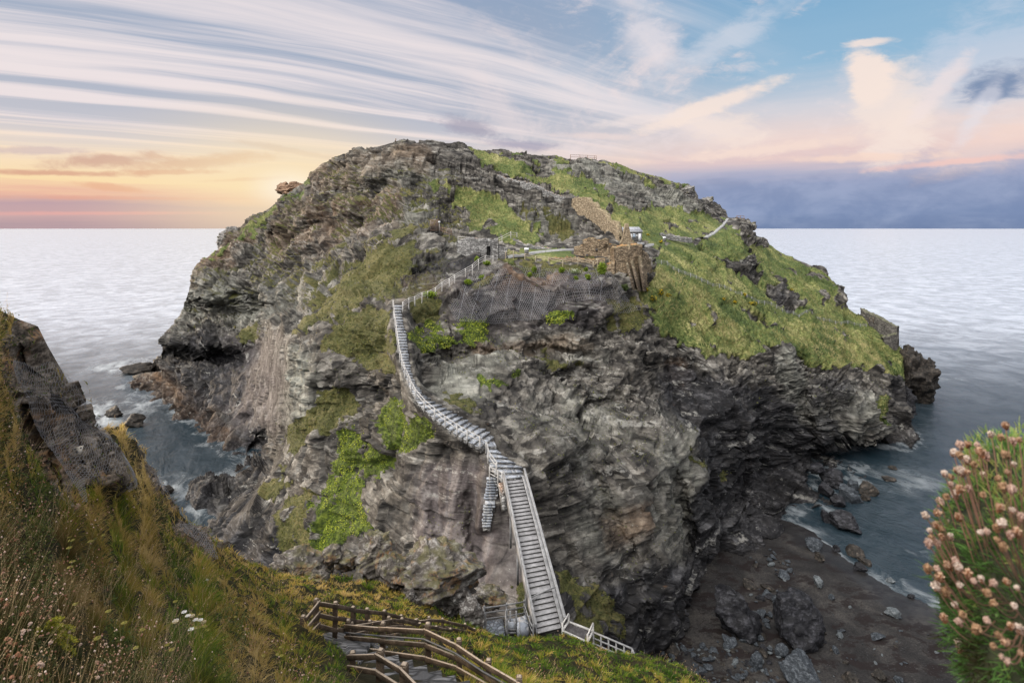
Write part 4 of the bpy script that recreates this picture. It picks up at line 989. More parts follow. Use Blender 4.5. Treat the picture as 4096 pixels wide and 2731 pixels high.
# old flight beside the staircase
root = empty('slate_steps', Wp(493, 522, 58), 'short broken flight of old stone steps left of the timber staircase', 'steps')
for k in range(17):
    py = 478 + k * 2.75 + (3 if k > 7 else 0); z = 24.6 - k * 0.27
    wl = 486.5 - k * 0.30 + jit(0.8); wr = 498 - k * 0.25 + jit(1.2) - (3 if k > 9 else 0)
    a, b = at_z(wl, py, z), at_z(wr, py, z); bk_ = np.array([0, 0.75, 0])
    dn = np.array([0, 0, -0.15])
    MB().hexa([a + dn, b + dn, b + dn + bk_, a + dn + bk_, a, b, b + bk_, a + bk_]).build('step', M_SLAB, root, bevel=0.02)
    MB().hexa([a + dn * 4 + (.05, .10, 0), b + dn * 4 + (-.05, .10, 0), b + dn * 4 + bk_, a + dn * 4 + bk_, a + dn + (.1, .14, 0), b + dn + (-.1, .14, 0), b + dn + bk_, a + dn + bk_]).build('step_base', M_GREYSTONE, root)
m = MB(); m.bar(Wp(500.5, 483, 57.2), Wp(504.5, 510, 55.5), 0.45, 0.5)
tag(link('kerb_wall', m.mesh('kerb_wall', M_GREYSTONE)), 'low stone kerb wall between the old steps and the staircase', 'wall')
fence('timber_fence', 'short fence panel joining the head of the timber staircase', 'fence', pxposts([(489.5,466,476.5,58.6),(497.8,470,481,57.8),(502,472,483,57.4)]), (0.3, 0.62, 0.95), M_PALEWOOD, 0.11, (0.045, 0.09), 'pale fences on the rock island', sink=0.5)

# ------------------------------------------------------------------ ruined walls
def wall(name, label, cat, stations, thick, mat, group=None, rag=0.25, step=0.32, root=None, sink=1.0, back=(0.25, 1.0, 0)):
    """stations: (px, py_base, py_top, Y) along the wall as seen; closed body of the given thickness"""
    B_ = np.array([Wp(p, b, Y) for p, b, t_, Y in stations]); T_ = np.array([Wp(p, t_, Y) for p, b, t_, Y in stations])
    s_ = np.concatenate([[0], np.cumsum(np.linalg.norm(np.diff(B_[:, :2], axis=0), axis=1) + 1e-3)])
    n = max(3, int(s_[-1] / step)); d = np.linspace(0, s_[-1], n)
    B2 = np.stack([np.interp(d, s_, B_[:, k]) for k in range(3)], 1); zt = np.interp(d, s_, T_[:, 2])
    zt = zt + rag * (_rv[(np.arange(n) * 7 + int(abs(B_[0, 0]) * 13)) % 256] - 0.6)
    tang = np.gradient(B2[:, :2], axis=0); tang /= np.linalg.norm(tang, axis=1)[:, None]
    nb = np.stack([-tang[:, 1], tang[:, 0]], 1); nb[nb @ np.array(back[:2]) < 0] *= -1
    hmax = float((zt - B2[:, 2]).max() + sink); nh = max(3, int(hmax / step)); nt = max(2, int(thick / step))
    rows = []
    for k in range(nh + 1):
        z = B2[:, 2] - sink + (zt - B2[:, 2] + sink) * k / nh; rows.append(np.stack([B2[:, 0], B2[:, 1], z], 1))
    for k in range(1, nt + 1): rows.append(np.stack([B2[:, 0] + nb[:, 0] * thick * k / nt, B2[:, 1] + nb[:, 1] * thick * k / nt, zt], 1))
    for k in range(1, nh + 1):
        z = zt + (B2[:, 2] - sink - zt) * k / nh; rows.append(np.stack([B2[:, 0] + nb[:, 0] * thick, B2[:, 1] + nb[:, 1] * thick, z], 1))
    G_ = np.array(rows)
    # rough stone faces
    cell = cellr(G_ * np.array([2.1, 2.1, 3.2]) + 3) - 0.5
    nf = np.zeros_like(G_); nf[:nh + 1, :, :2] = -nb; nf[nh + nt:, :, :2] = nb; nf[nh:nh + nt + 1, :, 2] += 1
    G_ = G_ + nf * (cell * 0.20 + fbm(G_ * 0.8, 2) * 0.18)[..., None]
    r, c = G_.shape[:2]; V = G_.reshape(-1, 3); q = [grid_faces(r, c)]
    e0 = np.arange(r) * c; e1 = e0 + c - 1; V = np.concatenate([V, G_[:, 0].mean(0)[None], G_[:, -1].mean(0)[None]]); tri = []
    tri.append(np.stack([e0[:-1], e0[1:], np.full(r - 1, len(V) - 2)], 1)); tri.append(np.stack([e1[1:], e1[:-1], np.full(r - 1, len(V) - 1)], 1))
    org = B_[0] if root is None else np.array(root.location)
    me = mesh_np(name, V - org, q + tri, mat)
    o = link(name, me, root)
    if root is None: o.location = org; tag(o, label, cat, group)
    return o
GW = 'ruined castle walls on the island'
wall('ruined_wall', 'tall stepped tan curtain wall descending the slope behind the castle ruin', 'ruin', [(567,203,200,158),(576,209,197,154),(588.8,220,197.2,149),(589.2,221,201.5,149),(595.3,229,202.6,145),(595.9,230,208,144.5),(603.2,240,211,140),(606.3,244,215,138.5),(607.2,245,219.5,138),(615,249,221,134),(617.5,250,226,133),(619.3,251,236,132.5)], 1.2, M_PALETAN, GW)
wall('ruined_wall', 'jagged free-standing gable fragment with a tall stub beside the hut', 'ruin', [(620,250,244,129),(623.6,250,234,129),(624.2,250,222.8,129),(628.6,250,222.4,129),(629.5,250,229,129),(630.8,250,237,129),(636.6,250,244.5,129)], 1.1, M_PALETAN, GW, 0.4)
root = empty('castle_ruin', Wp(592, 260, 121), 'tan stone block of the ruined hall with orange lichen on its broken top', 'ruin', GW)
for st_, th in (([(574,260,246,121),(578,260.5,244.5,120.5),(583.4,261,244.6,120)], 1.5), ([(582.6,261,239,119.8),(589,261.5,236.6,119.4),(595.3,262,236.8,119),(596,262,239.5,119),(601,262,239,119),(608.4,262,238.6,118.6)], 2.0), ([(608.8,262,243.6,118.4),(613,262,243.5,121),(618,262,244.5,124)], 1.6)):
    wall('wall', None, None, st_, th, M_TAN, root=root, rag=0.45)
for px, py in ((596.5, 249.5), (597, 256.5), (587, 255), (606, 250)):
    p = Wp(px, py, 118.85); MB().box(p, (0.22, 0, 0), (0, 0.12, 0), (0, 0, 0.22)).build('beam_hole', M_RISER, root)
wall('ruined_wall', 'low rubble footing behind the terrace fence in front of the ruined hall', 'ruin', [(549,258.5,256.6,116.5),(556,259.5,257.2,116),(566,261,256.2,115.5),(580,262,257.4,115),(594,263,258.5,114.5),(605,263,258.2,114)], 1.3, M_TAN, GW, 0.4)
root = empty('castle_ruin', Wp(626, 288, 110.5), 'massive brown ruined bastion with sloping buttresses on the cliff edge', 'ruin', GW)
for st_, th in (([(606,283,262.6,110.6),(611,285,261.4,110.2),(614.6,286,260.4,109.8)], 2.0), ([(614.2,287,248,110.2),(618,288,246,110.3),(626,289.5,245.4,110.6),(634,290.5,244.6,111.2),(642.2,291,243.6,112)], 3.0), ([(642.6,291,251,112.3),(648.4,288,252.8,115),(651,287,262,116.5),(653,290,275,117.4),(655,291,283,118)], 1.6)):
    wall('wall', None, None, st_, th, M_TAN, root=root, rag=0.35)
for x0, y0, x1, y1 in ((627, 262, 634.5, 290), (632, 260, 640, 291), (640.5, 256, 645, 291)):
    a, b = Wp(x0, y0, 110.1), Wp(x1, y1, 108.6); s3 = np.array([0.32, 0, 0]); dp = np.array([0, 2.2, 0])
    MB().hexa([b - s3, b + s3, b + s3 + dp, b - s3 + dp, a - s3 * .7, a + s3 * .7, a + s3 * .7 + dp, a - s3 * .7 + dp]).build('buttress', M_BROWNST, root)
root = empty('gate_wall', Wp(486, 257, 116), 'grey stone gate wall with a narrow dark doorway at the head of the steps', 'ruin', GW)
for st_, th in (([(457,247,239.4,119),(466,251,237.6,118),(474,255,237.4,117.4),(486.6,258.5,238.4,116.6)], 1.4), ([(490.2,258.5,238.6,116.5),(498,258,239,116.4)], 1.4), ([(498.2,258,244.6,116.6),(507,256,247,117)], 0.9)):
    wall('wall', None, None, st_, th, M_GREYSTONE, root=root, rag=0.3)
wall('lintel', None, None, [(486,246,238.6,116.7),(491,246,238.6,116.6)], 1.3, M_GREYSTONE, root=root, rag=0.2, sink=0.0)
MB().box(Wp(488.5, 252, 118.2), (0.6, 0, 0), (0, .1, 0), (0, 0, 1.6)).build('door', M_RISER, root)  # dark panel stands in for the shade inside the open doorway
wall('stone_wall', 'low drystone wall curving along the back of the green terrace', 'wall', [(512.6,242.5,238.6,127),(517,244,239.6,126.6),(524,246.5,242.6,126),(533,249,245,125.4),(545,250.5,247,125),(552,250.6,247.6,125)], 0.9, M_GREYSTONE, 'low drystone walls', 0.3)
wall('stone_wall', 'low tumbled drystone wall between the terrace path and the crags', 'wall', [(550,248.6,246.4,129),(560,249,246,129.5),(568,249,246,130),(573,248.6,246,130)], 0.8, M_GREYSTONE, 'low drystone walls', 0.3)
wall('stone_wall', 'long drystone wall slanting down the hillside above the crags', 'wall', [(489,174,171.2,170),(499,178.5,174.5,168),(508,182.5,178.2,166),(518,184.6,180.4,164.6),(529,187,182,163),(537,190,185.5,161.6),(545,193.5,189,160),(556,197.6,194,158.6),(567,201.5,198,157.4)], 1.3, M_GREYSTONE, 'low drystone walls', 0.5)
wall('stone_wall', 'ring of rubble stones beside the far path on the slope', 'wall', [(660,234,232.6,152),(672,236,234.2,152),(683,238,236.2,152),(692,239,237.4,153)], 0.9, M_GREYSTONE, 'low drystone walls', 0.3)
root = empty('garden_wall', Wp(885, 336, 170), 'dark roofless stone wall stepping down the far right headland', 'ruin', GW)
for st_, th in (([(860.5,317,308.2,181),(868,322,312,178),(880,334,318,172.5),(890,341,323,169.5),(897,345,326.4,168)], 1.4), ([(883.4,347,337,165),(886,347,335.6,165),(891,346.6,335,165),(897.6,346,332.6,165.6)], 1.2)):
    wall('wall', None, None, st_, th, M_DARKSTONE, root=root, rag=0.35)
m = MB()
for x_ in (869.6, 873.4): m.bar(Wp(x_, 323, 174), Wp(x_, 317.2, 174), 0.13, 0.13, (0, 1, 0))
for y_ in (318.2, 320.6): m.bar(Wp(869.6, y_, 174), Wp(873.4, y_, 174), 0.08, 0.12)
tag(link('wooden_gate', m.mesh('wooden_gate', M_BROWNWOOD)), 'tiny wooden gate in front of the far roofless wall', 'gate')

# ------------------------------------------------------------------ hut, sign plinths, railings
hb = Wp(619.5, 241, 138.5); hr_ = Wp(642, 241, 137.5)
root = empty('stone_hut', (hb + hr_) / 2, 'small stone hut with a slate roof and white doors on the terrace', 'hut')
wx2 = (hr_ - hb); wid = np.linalg.norm(wx2); wx2 /= wid; dpv = np.array([-wx2[1], wx2[0], 0]); hh = 2.3; dep = 3.4
base = hb - up * 0.5
MB().hexa([base, base + wx2 * wid, base + wx2 * wid + dpv * dep, base + dpv * dep] + [p + up * (hh + 0.5) for p in (base, base + wx2 * wid, base + wx2 * wid + dpv * dep, base + dpv * dep)]).build('wall', M_GREYSTONE, root)
e = 0.25; z0 = hb + up * (hh + 0.01); rg = 1.15
a, b = z0 - wx2 * e - dpv * e, z0 + wx2 * (wid + e) - dpv * e; c, d = b + dpv * (dep + 2 * e), a + dpv * (dep + 2 * e)
r0, r1 = (a + d) / 2 + up * rg + wx2 * 0.9, (b + c) / 2 + up * rg - wx2 * 0.9
t3 = up * 0.1
mm = MB(); mm.hexa([a, b, c, d, a + t3, b + t3, c + t3, d + t3]); mm.hexa([a + t3 * 1.02, b + t3 * 1.02, c + t3 * 1.02, d + t3 * 1.02, r0 - dpv * .05, r1 - dpv * .05, r1 + dpv * .05, r0 + dpv * .05]); mm.build('roof', M_SLATE, root)
MB().bar(a - dpv * 0.03 + up * .05, b - dpv * 0.03 + up * .05, 0.05, 0.16).build('gutter', M_WHITE, root)
def onfront(px, py, out=0.03):
    f = (px - 619.5) / 22.5; p = hb + wx2 * wid * f - dpv * out; p[2] = H - (py - HY) / F * 138; return p
for px, y0, y1, w_, nm, mt in ((639.8, 233.2, 240.8, 0.62, 'door', M_WHITE), (630.9, 233.4, 240.6, 0.6, 'door', M_WHITE), (634.2, 233.4, 237.2, 0.62, 'window_frame', M_WHITE), (636.9, 234.6, 235.9, 0.42, 'notice', M_WHITE)):
    p0, p1 = onfront(px, y1), onfront(px, y0); hgt = p1[2] - p0[2]
    o_ = MB().box((p0 + p1) / 2, wx2 * w_ / 2, dpv * 0.04, up * hgt / 2).build(nm, mt, root)
    if nm == 'window_frame':
        m = MB()
        for sx_ in (-1, 1):
            for sz_ in (-1, 1): m.box((p0 + p1) / 2 - dpv * 0.045 + wx2 * sx_ * w_ * .23 + up * sz_ * hgt * .23, wx2 * w_ * .18, dpv * 0.01, up * hgt * .18)
        g_ = link('pane', m.mesh('pane', M_GLASS, np.array(root.location)), o_)
    if nm == 'door':
        q = (p0 + p1) / 2 - dpv * 0.05 + wx2 * w_ * .35; g_ = link('handle', MB().box(q, wx2 * .03, dpv * .03, up * .08).mesh('handle', M_IRON, np.array(root.location)), o_)
def plinth(px, pt, pb, Y, w_, label):
    r_ = empty('info_plinth', Wp(px, pb, Y), label, 'sign', 'information plinths on the terrace')
    b_ = Wp(px, pb, Y); h_ = (pb - pt) / F * Y; hw = w_ / 2
    MB().hexa([b_ + (-hw, -hw * .7, -.3), b_ + (hw, -hw * .7, -.3), b_ + (hw, hw * .7, -.3), b_ + (-hw, hw * .7, -.3), b_ + (-hw, -hw * .7, h_ * .62), b_ + (hw, -hw * .7, h_ * .62), b_ + (hw, hw * .7, h_ * .9), b_ + (-hw, hw * .7, h_ * .9)]).build('base', M_GREYSTONE, r_)
    hw *= 1.12
    MB().hexa([b_ + (-hw, -hw * .8, h_ * .63), b_ + (hw, -hw * .8, h_ * .63), b_ + (hw, hw * .8, h_ * .93), b_ + (-hw, hw * .8, h_ * .93), b_ + (-hw, -hw * .8, h_ * .72), b_ + (hw, -hw * .8, h_ * .72), b_ + (hw, hw * .8, h_), b_ + (-hw, hw * .8, h_)]).build('panel', M_WHITE, r_)
plinth(526.6, 247.4, 252.8, 120, 0.85, 'stone information plinth with a pale sloping panel near the gate')
plinth(664.4, 236.2, 240.2, 143, 0.7, 'stone information plinth on the grass slope right of the hut')
# iron railings at the tunnel mouth
root = empty('iron_railing', Wp(436, 231, 130), 'thin rusty iron railing and gate by the crag above the steps', 'railing')
m = MB()
for k in range(11):
    x_ = 430.2 + k * 0.9; m.bar(Wp(x_, 230.6, 129), Wp(x_, 219.2, 129), 0.05, 0.05, (0, 1, 0))
for y_ in (219.6, 225, 230): m.bar(Wp(430.2, y_, 129), Wp(439.2, y_, 129), 0.05, 0.06)
m.build('gate', M_IRON, root)
m = MB()
for k in range(13):
    x_ = 440 + k * 1.0; t_ = k / 12; m.bar(Wp(x_, 230 + 5.4 * t_, 128 - 3 * t_), Wp(x_, 226.6 + 2.2 * t_, 128 - 3 * t_), 0.045, 0.045, (0, 1, 0))
m.bar(Wp(440, 226.8, 128), Wp(452, 228.9, 125), 0.05, 0.06); m.bar(Wp(440, 229.6, 128), Wp(452, 234.4, 125), 0.05, 0.06); m.build('railing', M_IRON, root)
m = MB(); m.bar(Wp(439.4, 231, 128.6), Wp(439.4, 221.6, 128.6), 0.09, 0.09, (0, 1, 0)); m.build('post', M_PALEWOOD, root)
MB().box(Wp(439.3, 221.6, 128.5), (0.22, 0, 0), (0, 0.15, 0), (0, 0, 0.18)).build('lamp_box', M_WHITE, root)
fence('railing', 'thin dark railing on the skyline of the hilltop', 'railing', pxposts([(570.4,154.3,158.5,196),(580,154.6,158.5,198),(587.5,155,158.8,200),(594.4,155.4,159.2,201),(596.4,155.6,159.4,202)]), (0.45, 0.95), M_IRON, 0.14, (0.06, 0.10), sink=0.8)
fence('railing', 'small dark lookout rail on the far right knoll', 'railing', pxposts([(737,215.2,219,206),(740.4,215.3,219,206),(744,215.5,219.3,206)]), (0.35, 0.95), M_IRON, 0.15, (0.06, 0.14), sink=0.6)
m = MB(); m.bar(Wp(395.6, 142, 176), Wp(395.6, 138.2, 176), 0.18, 0.18, (0, 1, 0)); m.bar(Wp(395.6, 138.5, 176), Wp(396.8, 139.4, 176), 0.1, 0.1)
tag(link('marker_post', m.mesh('marker_post', M_IRON)), 'short dark marker post on the very top of the hill', 'post')

# paths on the island: ribbons lying on the ground
def ribbon(name, pts, mat, lift=0.16, n=60):
    """pts: (px, py, half width in metres)"""
    pts = np.array(pts, float); s_ = np.concatenate([[0], np.cumsum(np.hypot(np.diff(pts[:, 0]), np.diff(pts[:, 1])))]); d = np.linspace(0, s_[-1], n)
    c_ = np.array([isl(np.interp(k, s_, pts[:, 0]), np.interp(k, s_, pts[:, 1])) for k in d]); hw = np.interp(d, s_, pts[:, 2])
    for _ in range(6): c_[1:-1] = (c_[:-2] + c_[1:-1] * 2 + c_[2:]) / 4
    tg = np.gradient(c_, axis=0); tg[:, 2] = 0; tg /= np.linalg.norm(tg, axis=1)[:, None]; sd_ = np.stack([tg[:, 1], -tg[:, 0], tg[:, 2] * 0], 1)
    V = np.concatenate([c_ - sd_ * hw[:, None], c_ + sd_ * hw[:, None]]); V[:, 2] += lift
    V = np.concatenate([V, V - [0, 0, 0.5]]); k = np.arange(n - 1)
    q = np.concatenate([np.stack([k, k + 1, n + k + 1, n + k], 1), np.stack([2 * n + k, k, n * 0 + k, 2 * n + k + 1], 1)[:0], np.stack([k, 2 * n + k, 2 * n + k + 1, k + 1], 1), np.stack([n + k, n + k + 1, 3 * n + k + 1, 3 * n + k], 1)])
    tag(link(name, mesh_np(name, V, [q], mat)), kind='structure')
ribbon('path', [(506,255.2,1.0),(516,254.8,1.1),(525,253.8,1.1),(532,252.2,1.0),(545,250.6,1.0),(560,249.4,1.0),(573,248.8,0.9)], M_CONC)
ribbon('path', [(636,241.6,0.9),(643,242.4,1.0),(651,243.6,0.6)], M_CONC)
ribbon('path', [(636,244.6,0.5),(643,244.6,0.8),(651,243.6,0.7)], M_CONC)
ribbon('path', [(700,239.4,0.8),(708,235.4,0.7),(715.6,231,0.55),(722,225.6,0.5),(726.5,220,0.45),(728,218.4,0.4)], M_CONC)

# ------------------------------------------------------------------ foreground fences, paving, lower platform
GF = 'brown fences beside the foreground path'
fence('timber_fence', 'dark brown three-rail fence with a steel handrail nearest the viewer', 'fence', pxposts([(348.8,619.4,652,20.4),(382.8,622.6,656,19),(428.9,623,664.5,17.4),(459.9,638.5,673,16.2),(488.4,659.8,688,15),(519,676.8,703,14),(548,694,720,13.2)]), (0.20, 0.52, 0.86), M_BROWNWOOD, 0.15, (0.06, 0.13), GF, side=1, pipe=0.70, sink=0.5)
fence('timber_fence', 'short dark brown fence on the near left of the paved steps', 'fence', pxposts([(353,652,676,15.2),(379.4,650,686,14.2),(404.2,664.6,700,13.4),(428,688,725,12.4)]), (0.45, 0.90), M_BROWNWOOD, 0.16, (0.06, 0.12), GF, side=1, sink=0.5)
fence('timber_fence', 'long brown fence along the back of the path under the grass bank', 'fence', pxposts([(302,616,644,17.8),(316.4,599,631,19.3),(334.6,602,636.5,19.9),(354,606,637,21.4),(367,608.4,637,22.5),(385,609.8,636,24),(401,614.6,638,25.5),(416,619,638,27)]), (0.22, 0.55, 0.90), M_BROWNWOOD, 0.15, (0.06, 0.13), GF, side=1, sink=0.5)
fence('timber_fence', 'brown fence leading right from the path towards the lower platform', 'fence', pxposts([(417,618.6,638,27.4),(429.4,616.7,637,28.5),(442.7,618,636.5,30),(465,623.2,640,32),(474,628,642,33)]), (0.25, 0.55, 0.88), M_BROWNWOOD, 0.15, (0.06, 0.13), GF, side=1, sink=0.5)
fence('timber_fence', 'brown fence on the inner side of the path bend', 'fence', pxposts([(352,622,650,20.9),(369.3,620,642.5,21.7),(389,616.8,641.5,23),(402,617.4,638,24.5),(419.3,623,640,26.4),(436.3,625.8,639,28),(450,628.4,640,29.4)]), (0.28, 0.60, 0.88), M_BROWNWOOD, 0.15, (0.06, 0.12), GF, side=1, sink=0.5)
root = empty('slate_steps', land(400, 675), 'paved slate steps between the two nearest brown fences', 'steps')
for k in range(8):
    f = k / 7.0
    x0, y0 = 352 + 64 * f, 656 + 40 * f; x1, y1 = 384 + 100 * f, 648 + 36 * f
    z = land((x0 + x1) / 2, min((y0 + y1) / 2 + 4, 745))[2] + 0.10
    Ya = (H - z) * F / (y0 - HY); Yb = (H - z) * F / (y1 - HY)
    a, b = Wp(x0, y0, Ya), Wp(x1, y1, Yb); fwd = np.array([b[1] - a[1], -(b[0] - a[0]), 0]); fwd /= np.linalg.norm(fwd)
    if fwd[1] > 0: fwd = -fwd
    c, d = b + fwd * 1.25, a + fwd * 1.25; dn = np.array([0, 0, -0.5])
    MB().hexa([d + dn, c + dn, b + dn, a + dn, d, c, b, a]).build('step', M_PAVE, root, bevel=0.015)
root = empty('slate_paving', land(345, 645), 'patch of edge-laid slate paving at the bend of the path', 'paving')
for pp in ([(322,632),(344,630),(372,642),(360,664),(340,652)], [(370,644),(386,636),(404,640),(380,652)]):
    pts3 = np.array([land(x_, y_, 0.07) for x_, y_ in pp]); m = MB(); c_ = pts3.mean(0)
    n_ = len(pts3); V = np.concatenate([pts3, pts3 - [0, 0, .3], c_[None]]); k = np.arange(n_); k2 = (k + 1) % n_
    me = mesh_np('slab', V - np.array(root.location), [np.stack([k, k2, np.full(n_, 2 * n_)], 1), np.stack([k, k + n_, k2 + n_, k2], 1)], M_PAVE); link('slab', me, root)
# lower platform at the staircase foot
root = empty('stone_platform', at_z(496, 628, 21.0), 'small paved stone landing with timber rails left of the staircase foot', 'landing')
for pp in ([(485.5,637),(505.5,637),(502.8,618),(487,619.5)], [(517,628),(528.6,627),(527,614),(516.8,617)], [(508,622),(515.4,622),(515.4,617.6),(508,617.6)]):
    q = [at_z(x_, y_, 21.0) for x_, y_ in pp]; MB().hexa([p - up * 0.8 for p in q] + q).build('paving', stone_material('pale_landing_slate', (0.10, 0.115, 0.135), (0.185, 0.205, 0.23), (0.28, 0.30, 0.33), (0.07, 0.07, 0.075), bs=(3.2, 3.2, .5)) if pp[0][0] < 490 else M_SLAB, root)
def railset(label, posts, hs, sk=0.5): return fence('timber_fence', label, 'fence', pxposts(posts), hs, M_GREYWOOD, 0.12, (0.05, 0.10), 'grey rails of the lower landing', side=1, sink=sk)
railset('grey three-rail fence along the back of the lower stone landing', [(484,605.4,622,43),(506.4,602.4,619,44),(524.5,599.3,615.5,45)], (0.25, 0.62, 0.93))
railset('grey fence on the left edge of the lower stone landing', [(484,605.6,622,42.8),(485.2,612,634,41.2)], (0.25, 0.62, 0.93))
railset('grey fence through the middle of the lower stone landing', [(506.2,609,626,43),(507.6,618,637,41.4)], (0.3, 0.62, 0.93))
railset('grey fence close along the left side of the staircase foot', [(525,600,617,45),(530,615,634,42.8),(533.5,624,640,41.6)], (0.25, 0.62, 0.93))
m = MB()
for k in range(4): m.box(at_z(511.5, 621.5 + k * 3.2, 20.9 - k * 0.22), (0.34, 0, 0), (0, 0.16, 0), (0, 0, 0.09))
for x_ in (516.2, 510.2): m.bar(at_z(x_, 626, 20.6), at_z(x_, 626, 20.6) + up * 1.15, 0.12, 0.12, (0, 1, 0))
tag(link('step_ladder', m.mesh('step_ladder', M_GREYWOOD)), 'few narrow timber steps with a post in the middle of the lower landing', 'steps')
# dark deck and rails right of the foot
root = empty('timber_landing', at_z(577, 632, 20.7), 'dark boarded landing to the right of the staircase foot', 'landing')
q = [at_z(x_, y_, 20.7) for x_, y_ in ((562.4,630.5),(587.5,642),(593,631),(568.6,621.5))]
for k in range(9):
    f0, f1 = k / 9 + .004, (k + 1) / 9 - .004; a, b = q[0] + (q[3] - q[0]) * f0, q[1] + (q[2] - q[1]) * f0; c, d = q[1] + (q[2] - q[1]) * f1, q[0] + (q[3] - q[0]) * f1
    MB().hexa([a - up * .06, b - up * .06, c - up * .06, d - up * .06, a, b, c, d]).build('board', M_DECK, root)
for a, b in ((q[0], q[1]), (q[3], q[2]), (q[0], q[3]), (q[1], q[2])): MB().bar(a + up * 0.03, b + up * 0.03, 0.12, 0.14).build('edge_beam', M_PALEWOOD, root)
for a, b in ((q[0], q[3]), (q[1], q[2])): MB().bar(a + up * 0.5, b + up * 0.62, 0.08, 0.12).build('rail', M_PALEWOOD, root)
for a in q: MB().bar(a - up * 1.4, a + up * 0.6, 0.12, 0.12, (0, 1, 0)).build('post', M_PALEWOOD, root)
root = empty('timber_walkway', at_z(612, 650, 19.9), 'grey timber walkway with glazed-looking rail panels beyond the dark landing', 'walkway')
root['label'] = 'grey timber walkway with a slanting top rail right of the dark landing'
e0, e1 = at_z(593.5, 645, 20.0), at_z(632, 662, 20.0); n0, n1 = at_z(588, 652, 20.0), at_z(622, 668, 20.0)
MB().hexa([n0 - up * .1, n1 - up * .1, e1 - up * .1, e0 - up * .1, n0, n1, e1, e0]).build('deck', M_GREYWOOD, root)
for k in range(6):
    p = e0 + (e1 - e0) * k / 5; MB().bar(p - up * .8, p + up * 0.98, 0.10, 0.10, (0, 1, 0)).build('post', M_GREYWOOD, root)
for h_ in (0.98, 0.55, 0.16): MB().bar(e0 + up * h_, e1 + up * h_, 0.12 if h_ > .9 else .06, 0.08 if h_ > .9 else .1).build('rail', M_GREYWOOD, root)
MB().bar(e1 + up * 0.98, e1 + (e1 - e0) * 0.12 + np.array([0, -.3, 0.35]), 0.1, 0.08).build('rail', M_GREYWOOD, root)
MB().bar(n0 + (e0 - n0) * .3 + up * .05, n0 + (n1 - n0) * .18 + up * 0.9, 0.08, 0.1).build('brace', M_GREYWOOD, root)
# ------------------------------------------------------------------ loose rocks
def ico(sub):
    bm = bmesh.new(); bmesh.ops.create_icosphere(bm, subdivisions=sub, radius=1.0)
    V = np.array([v.co[:] for v in bm.verts]); Fc = np.array([[v.index for v in f.verts] for f in bm.faces]); bm.free(); return V, Fc
ICO = {k: ico(k) for k in (2, 3, 4, 5, 6)}
def rock_mesh(name, dims, seed, mat, sub=4, cuts=14, rough=0.10, tilt=(0, 0, 0), bed=0.0, crag=0.0):
    """angular block: a ball cut by random planes, then chipped"""
    r = np.random.default_rng(seed); V, Fc = ICO[sub]; V = V.copy()
    for k in range(cuts):
        n = r.normal(size=3); n /= np.linalg.norm(n); d = r.uniform(0.48, 0.86); h_ = V @ n; m = h_ > d
        V[m] -= (h_[m] - d)[:, None] * n
    V *= 1.2
    nn = V / np.linalg.norm(V, axis=1)[:, None]
    V = V + nn * (fbm(V * 1.5 + seed, 3) * rough * 1.6 + (cellr(V * np.array([2.2, 2.2, 5.0 if bed else 2.2]) + seed * 1.7) - 0.5) * rough * (1 + bed) + fbm(V * 5 + seed, 3) * rough * 0.5)[:, None]
    V = V * np.array(dims)
    if crag: V = V + nn * (rockdisp(V * crag + seed * 9) * 0.17 / crag)[:, None]
    V = V @ np.array(Matrix.Rotation(tilt[2], 3, 'Z') @ Matrix.Rotation(tilt[1], 3, 'Y') @ Matrix.Rotation(tilt[0], 3, 'X')).T
    return mesh_np(name, V, [Fc], mat)
def stone_mat(name, c0, c1, c2, sc=1.0, lich=None, la=0.0, rough=0.7, moss=0.0):
    m, s, b = new_mat(name)
    ob = s.n('ShaderNodeTexCoord').outputs['Object']
    n1 = s.noise(s.scale(ob, (1, 1, 2.5)), 1.2 * sc, 8, 0.68, 0.3); n2 = s.noise(ob, 4 * sc, 6, 0.7); n3 = s.noise(ob, 0.9 * sc, 5, 0.62)
    col = s.ramp(n1 * 0.6 + n2 * 0.4, [(0.36, c0), (0.50, c1), (0.63, c2)])
    if lich: col = s.mix(n3.step(0.53, 0.60) * n2.step(0.42, 0.55) * la, col, lich)
    if moss:
        nz = s.sep(s.n('ShaderNodeNewGeometry').outputs['Normal'])[2]
        col = s.mix(nz.step(0.35, 0.75) * s.noise(ob, 0.7 * sc, 4).step(0.42, 0.55) * moss, col, (0.10, 0.095, 0.03))
    s.l(col, b.inputs['Base Color']); b.inputs['Roughness'].default_value = rough; b.inputs['Specular IOR Level'].default_value = 0.18
    s.l(s.bump(n1 * 0.6 + n2 * 0.4, 0.9, 0.25 / sc), b.inputs['Normal'])
    return m
M_BLACK = stone_mat('black_wet_rock', (0.004, 0.004, 0.005), (0.012, 0.012, 0.014), (0.06, 0.06, 0.068), 0.9, rough=0.5)
M_SEAROCK = stone_mat('brown_sea_rock', (0.006, 0.0055, 0.005), (0.024, 0.021, 0.018), (0.10, 0.082, 0.066), 0.8, rough=0.6)
M_BLUE = stone_mat('blue_grey_cobble', (0.010, 0.012, 0.014), (0.030, 0.035, 0.041), (0.11, 0.122, 0.135), 1.6)
M_PALER = stone_mat('pale_cobble', (0.03, 0.034, 0.037), (0.075, 0.085, 0.09), (0.18, 0.19, 0.195), 1.6)
M_LICH = stone_mat('lichen_outcrop', (0.022, 0.019, 0.016), (0.095, 0.083, 0.072), (0.34, 0.32, 0.295), 0.9, (0.32, 0.15, 0.04), 0.45, moss=0.5)
M_CRAG = stone_mat('grey_crag', (0.05, 0.048, 0.045), (0.17, 0.16, 0.15), (0.38, 0.36, 0.33), 0.5, (0.11, 0.10, 0.035), 0.8)
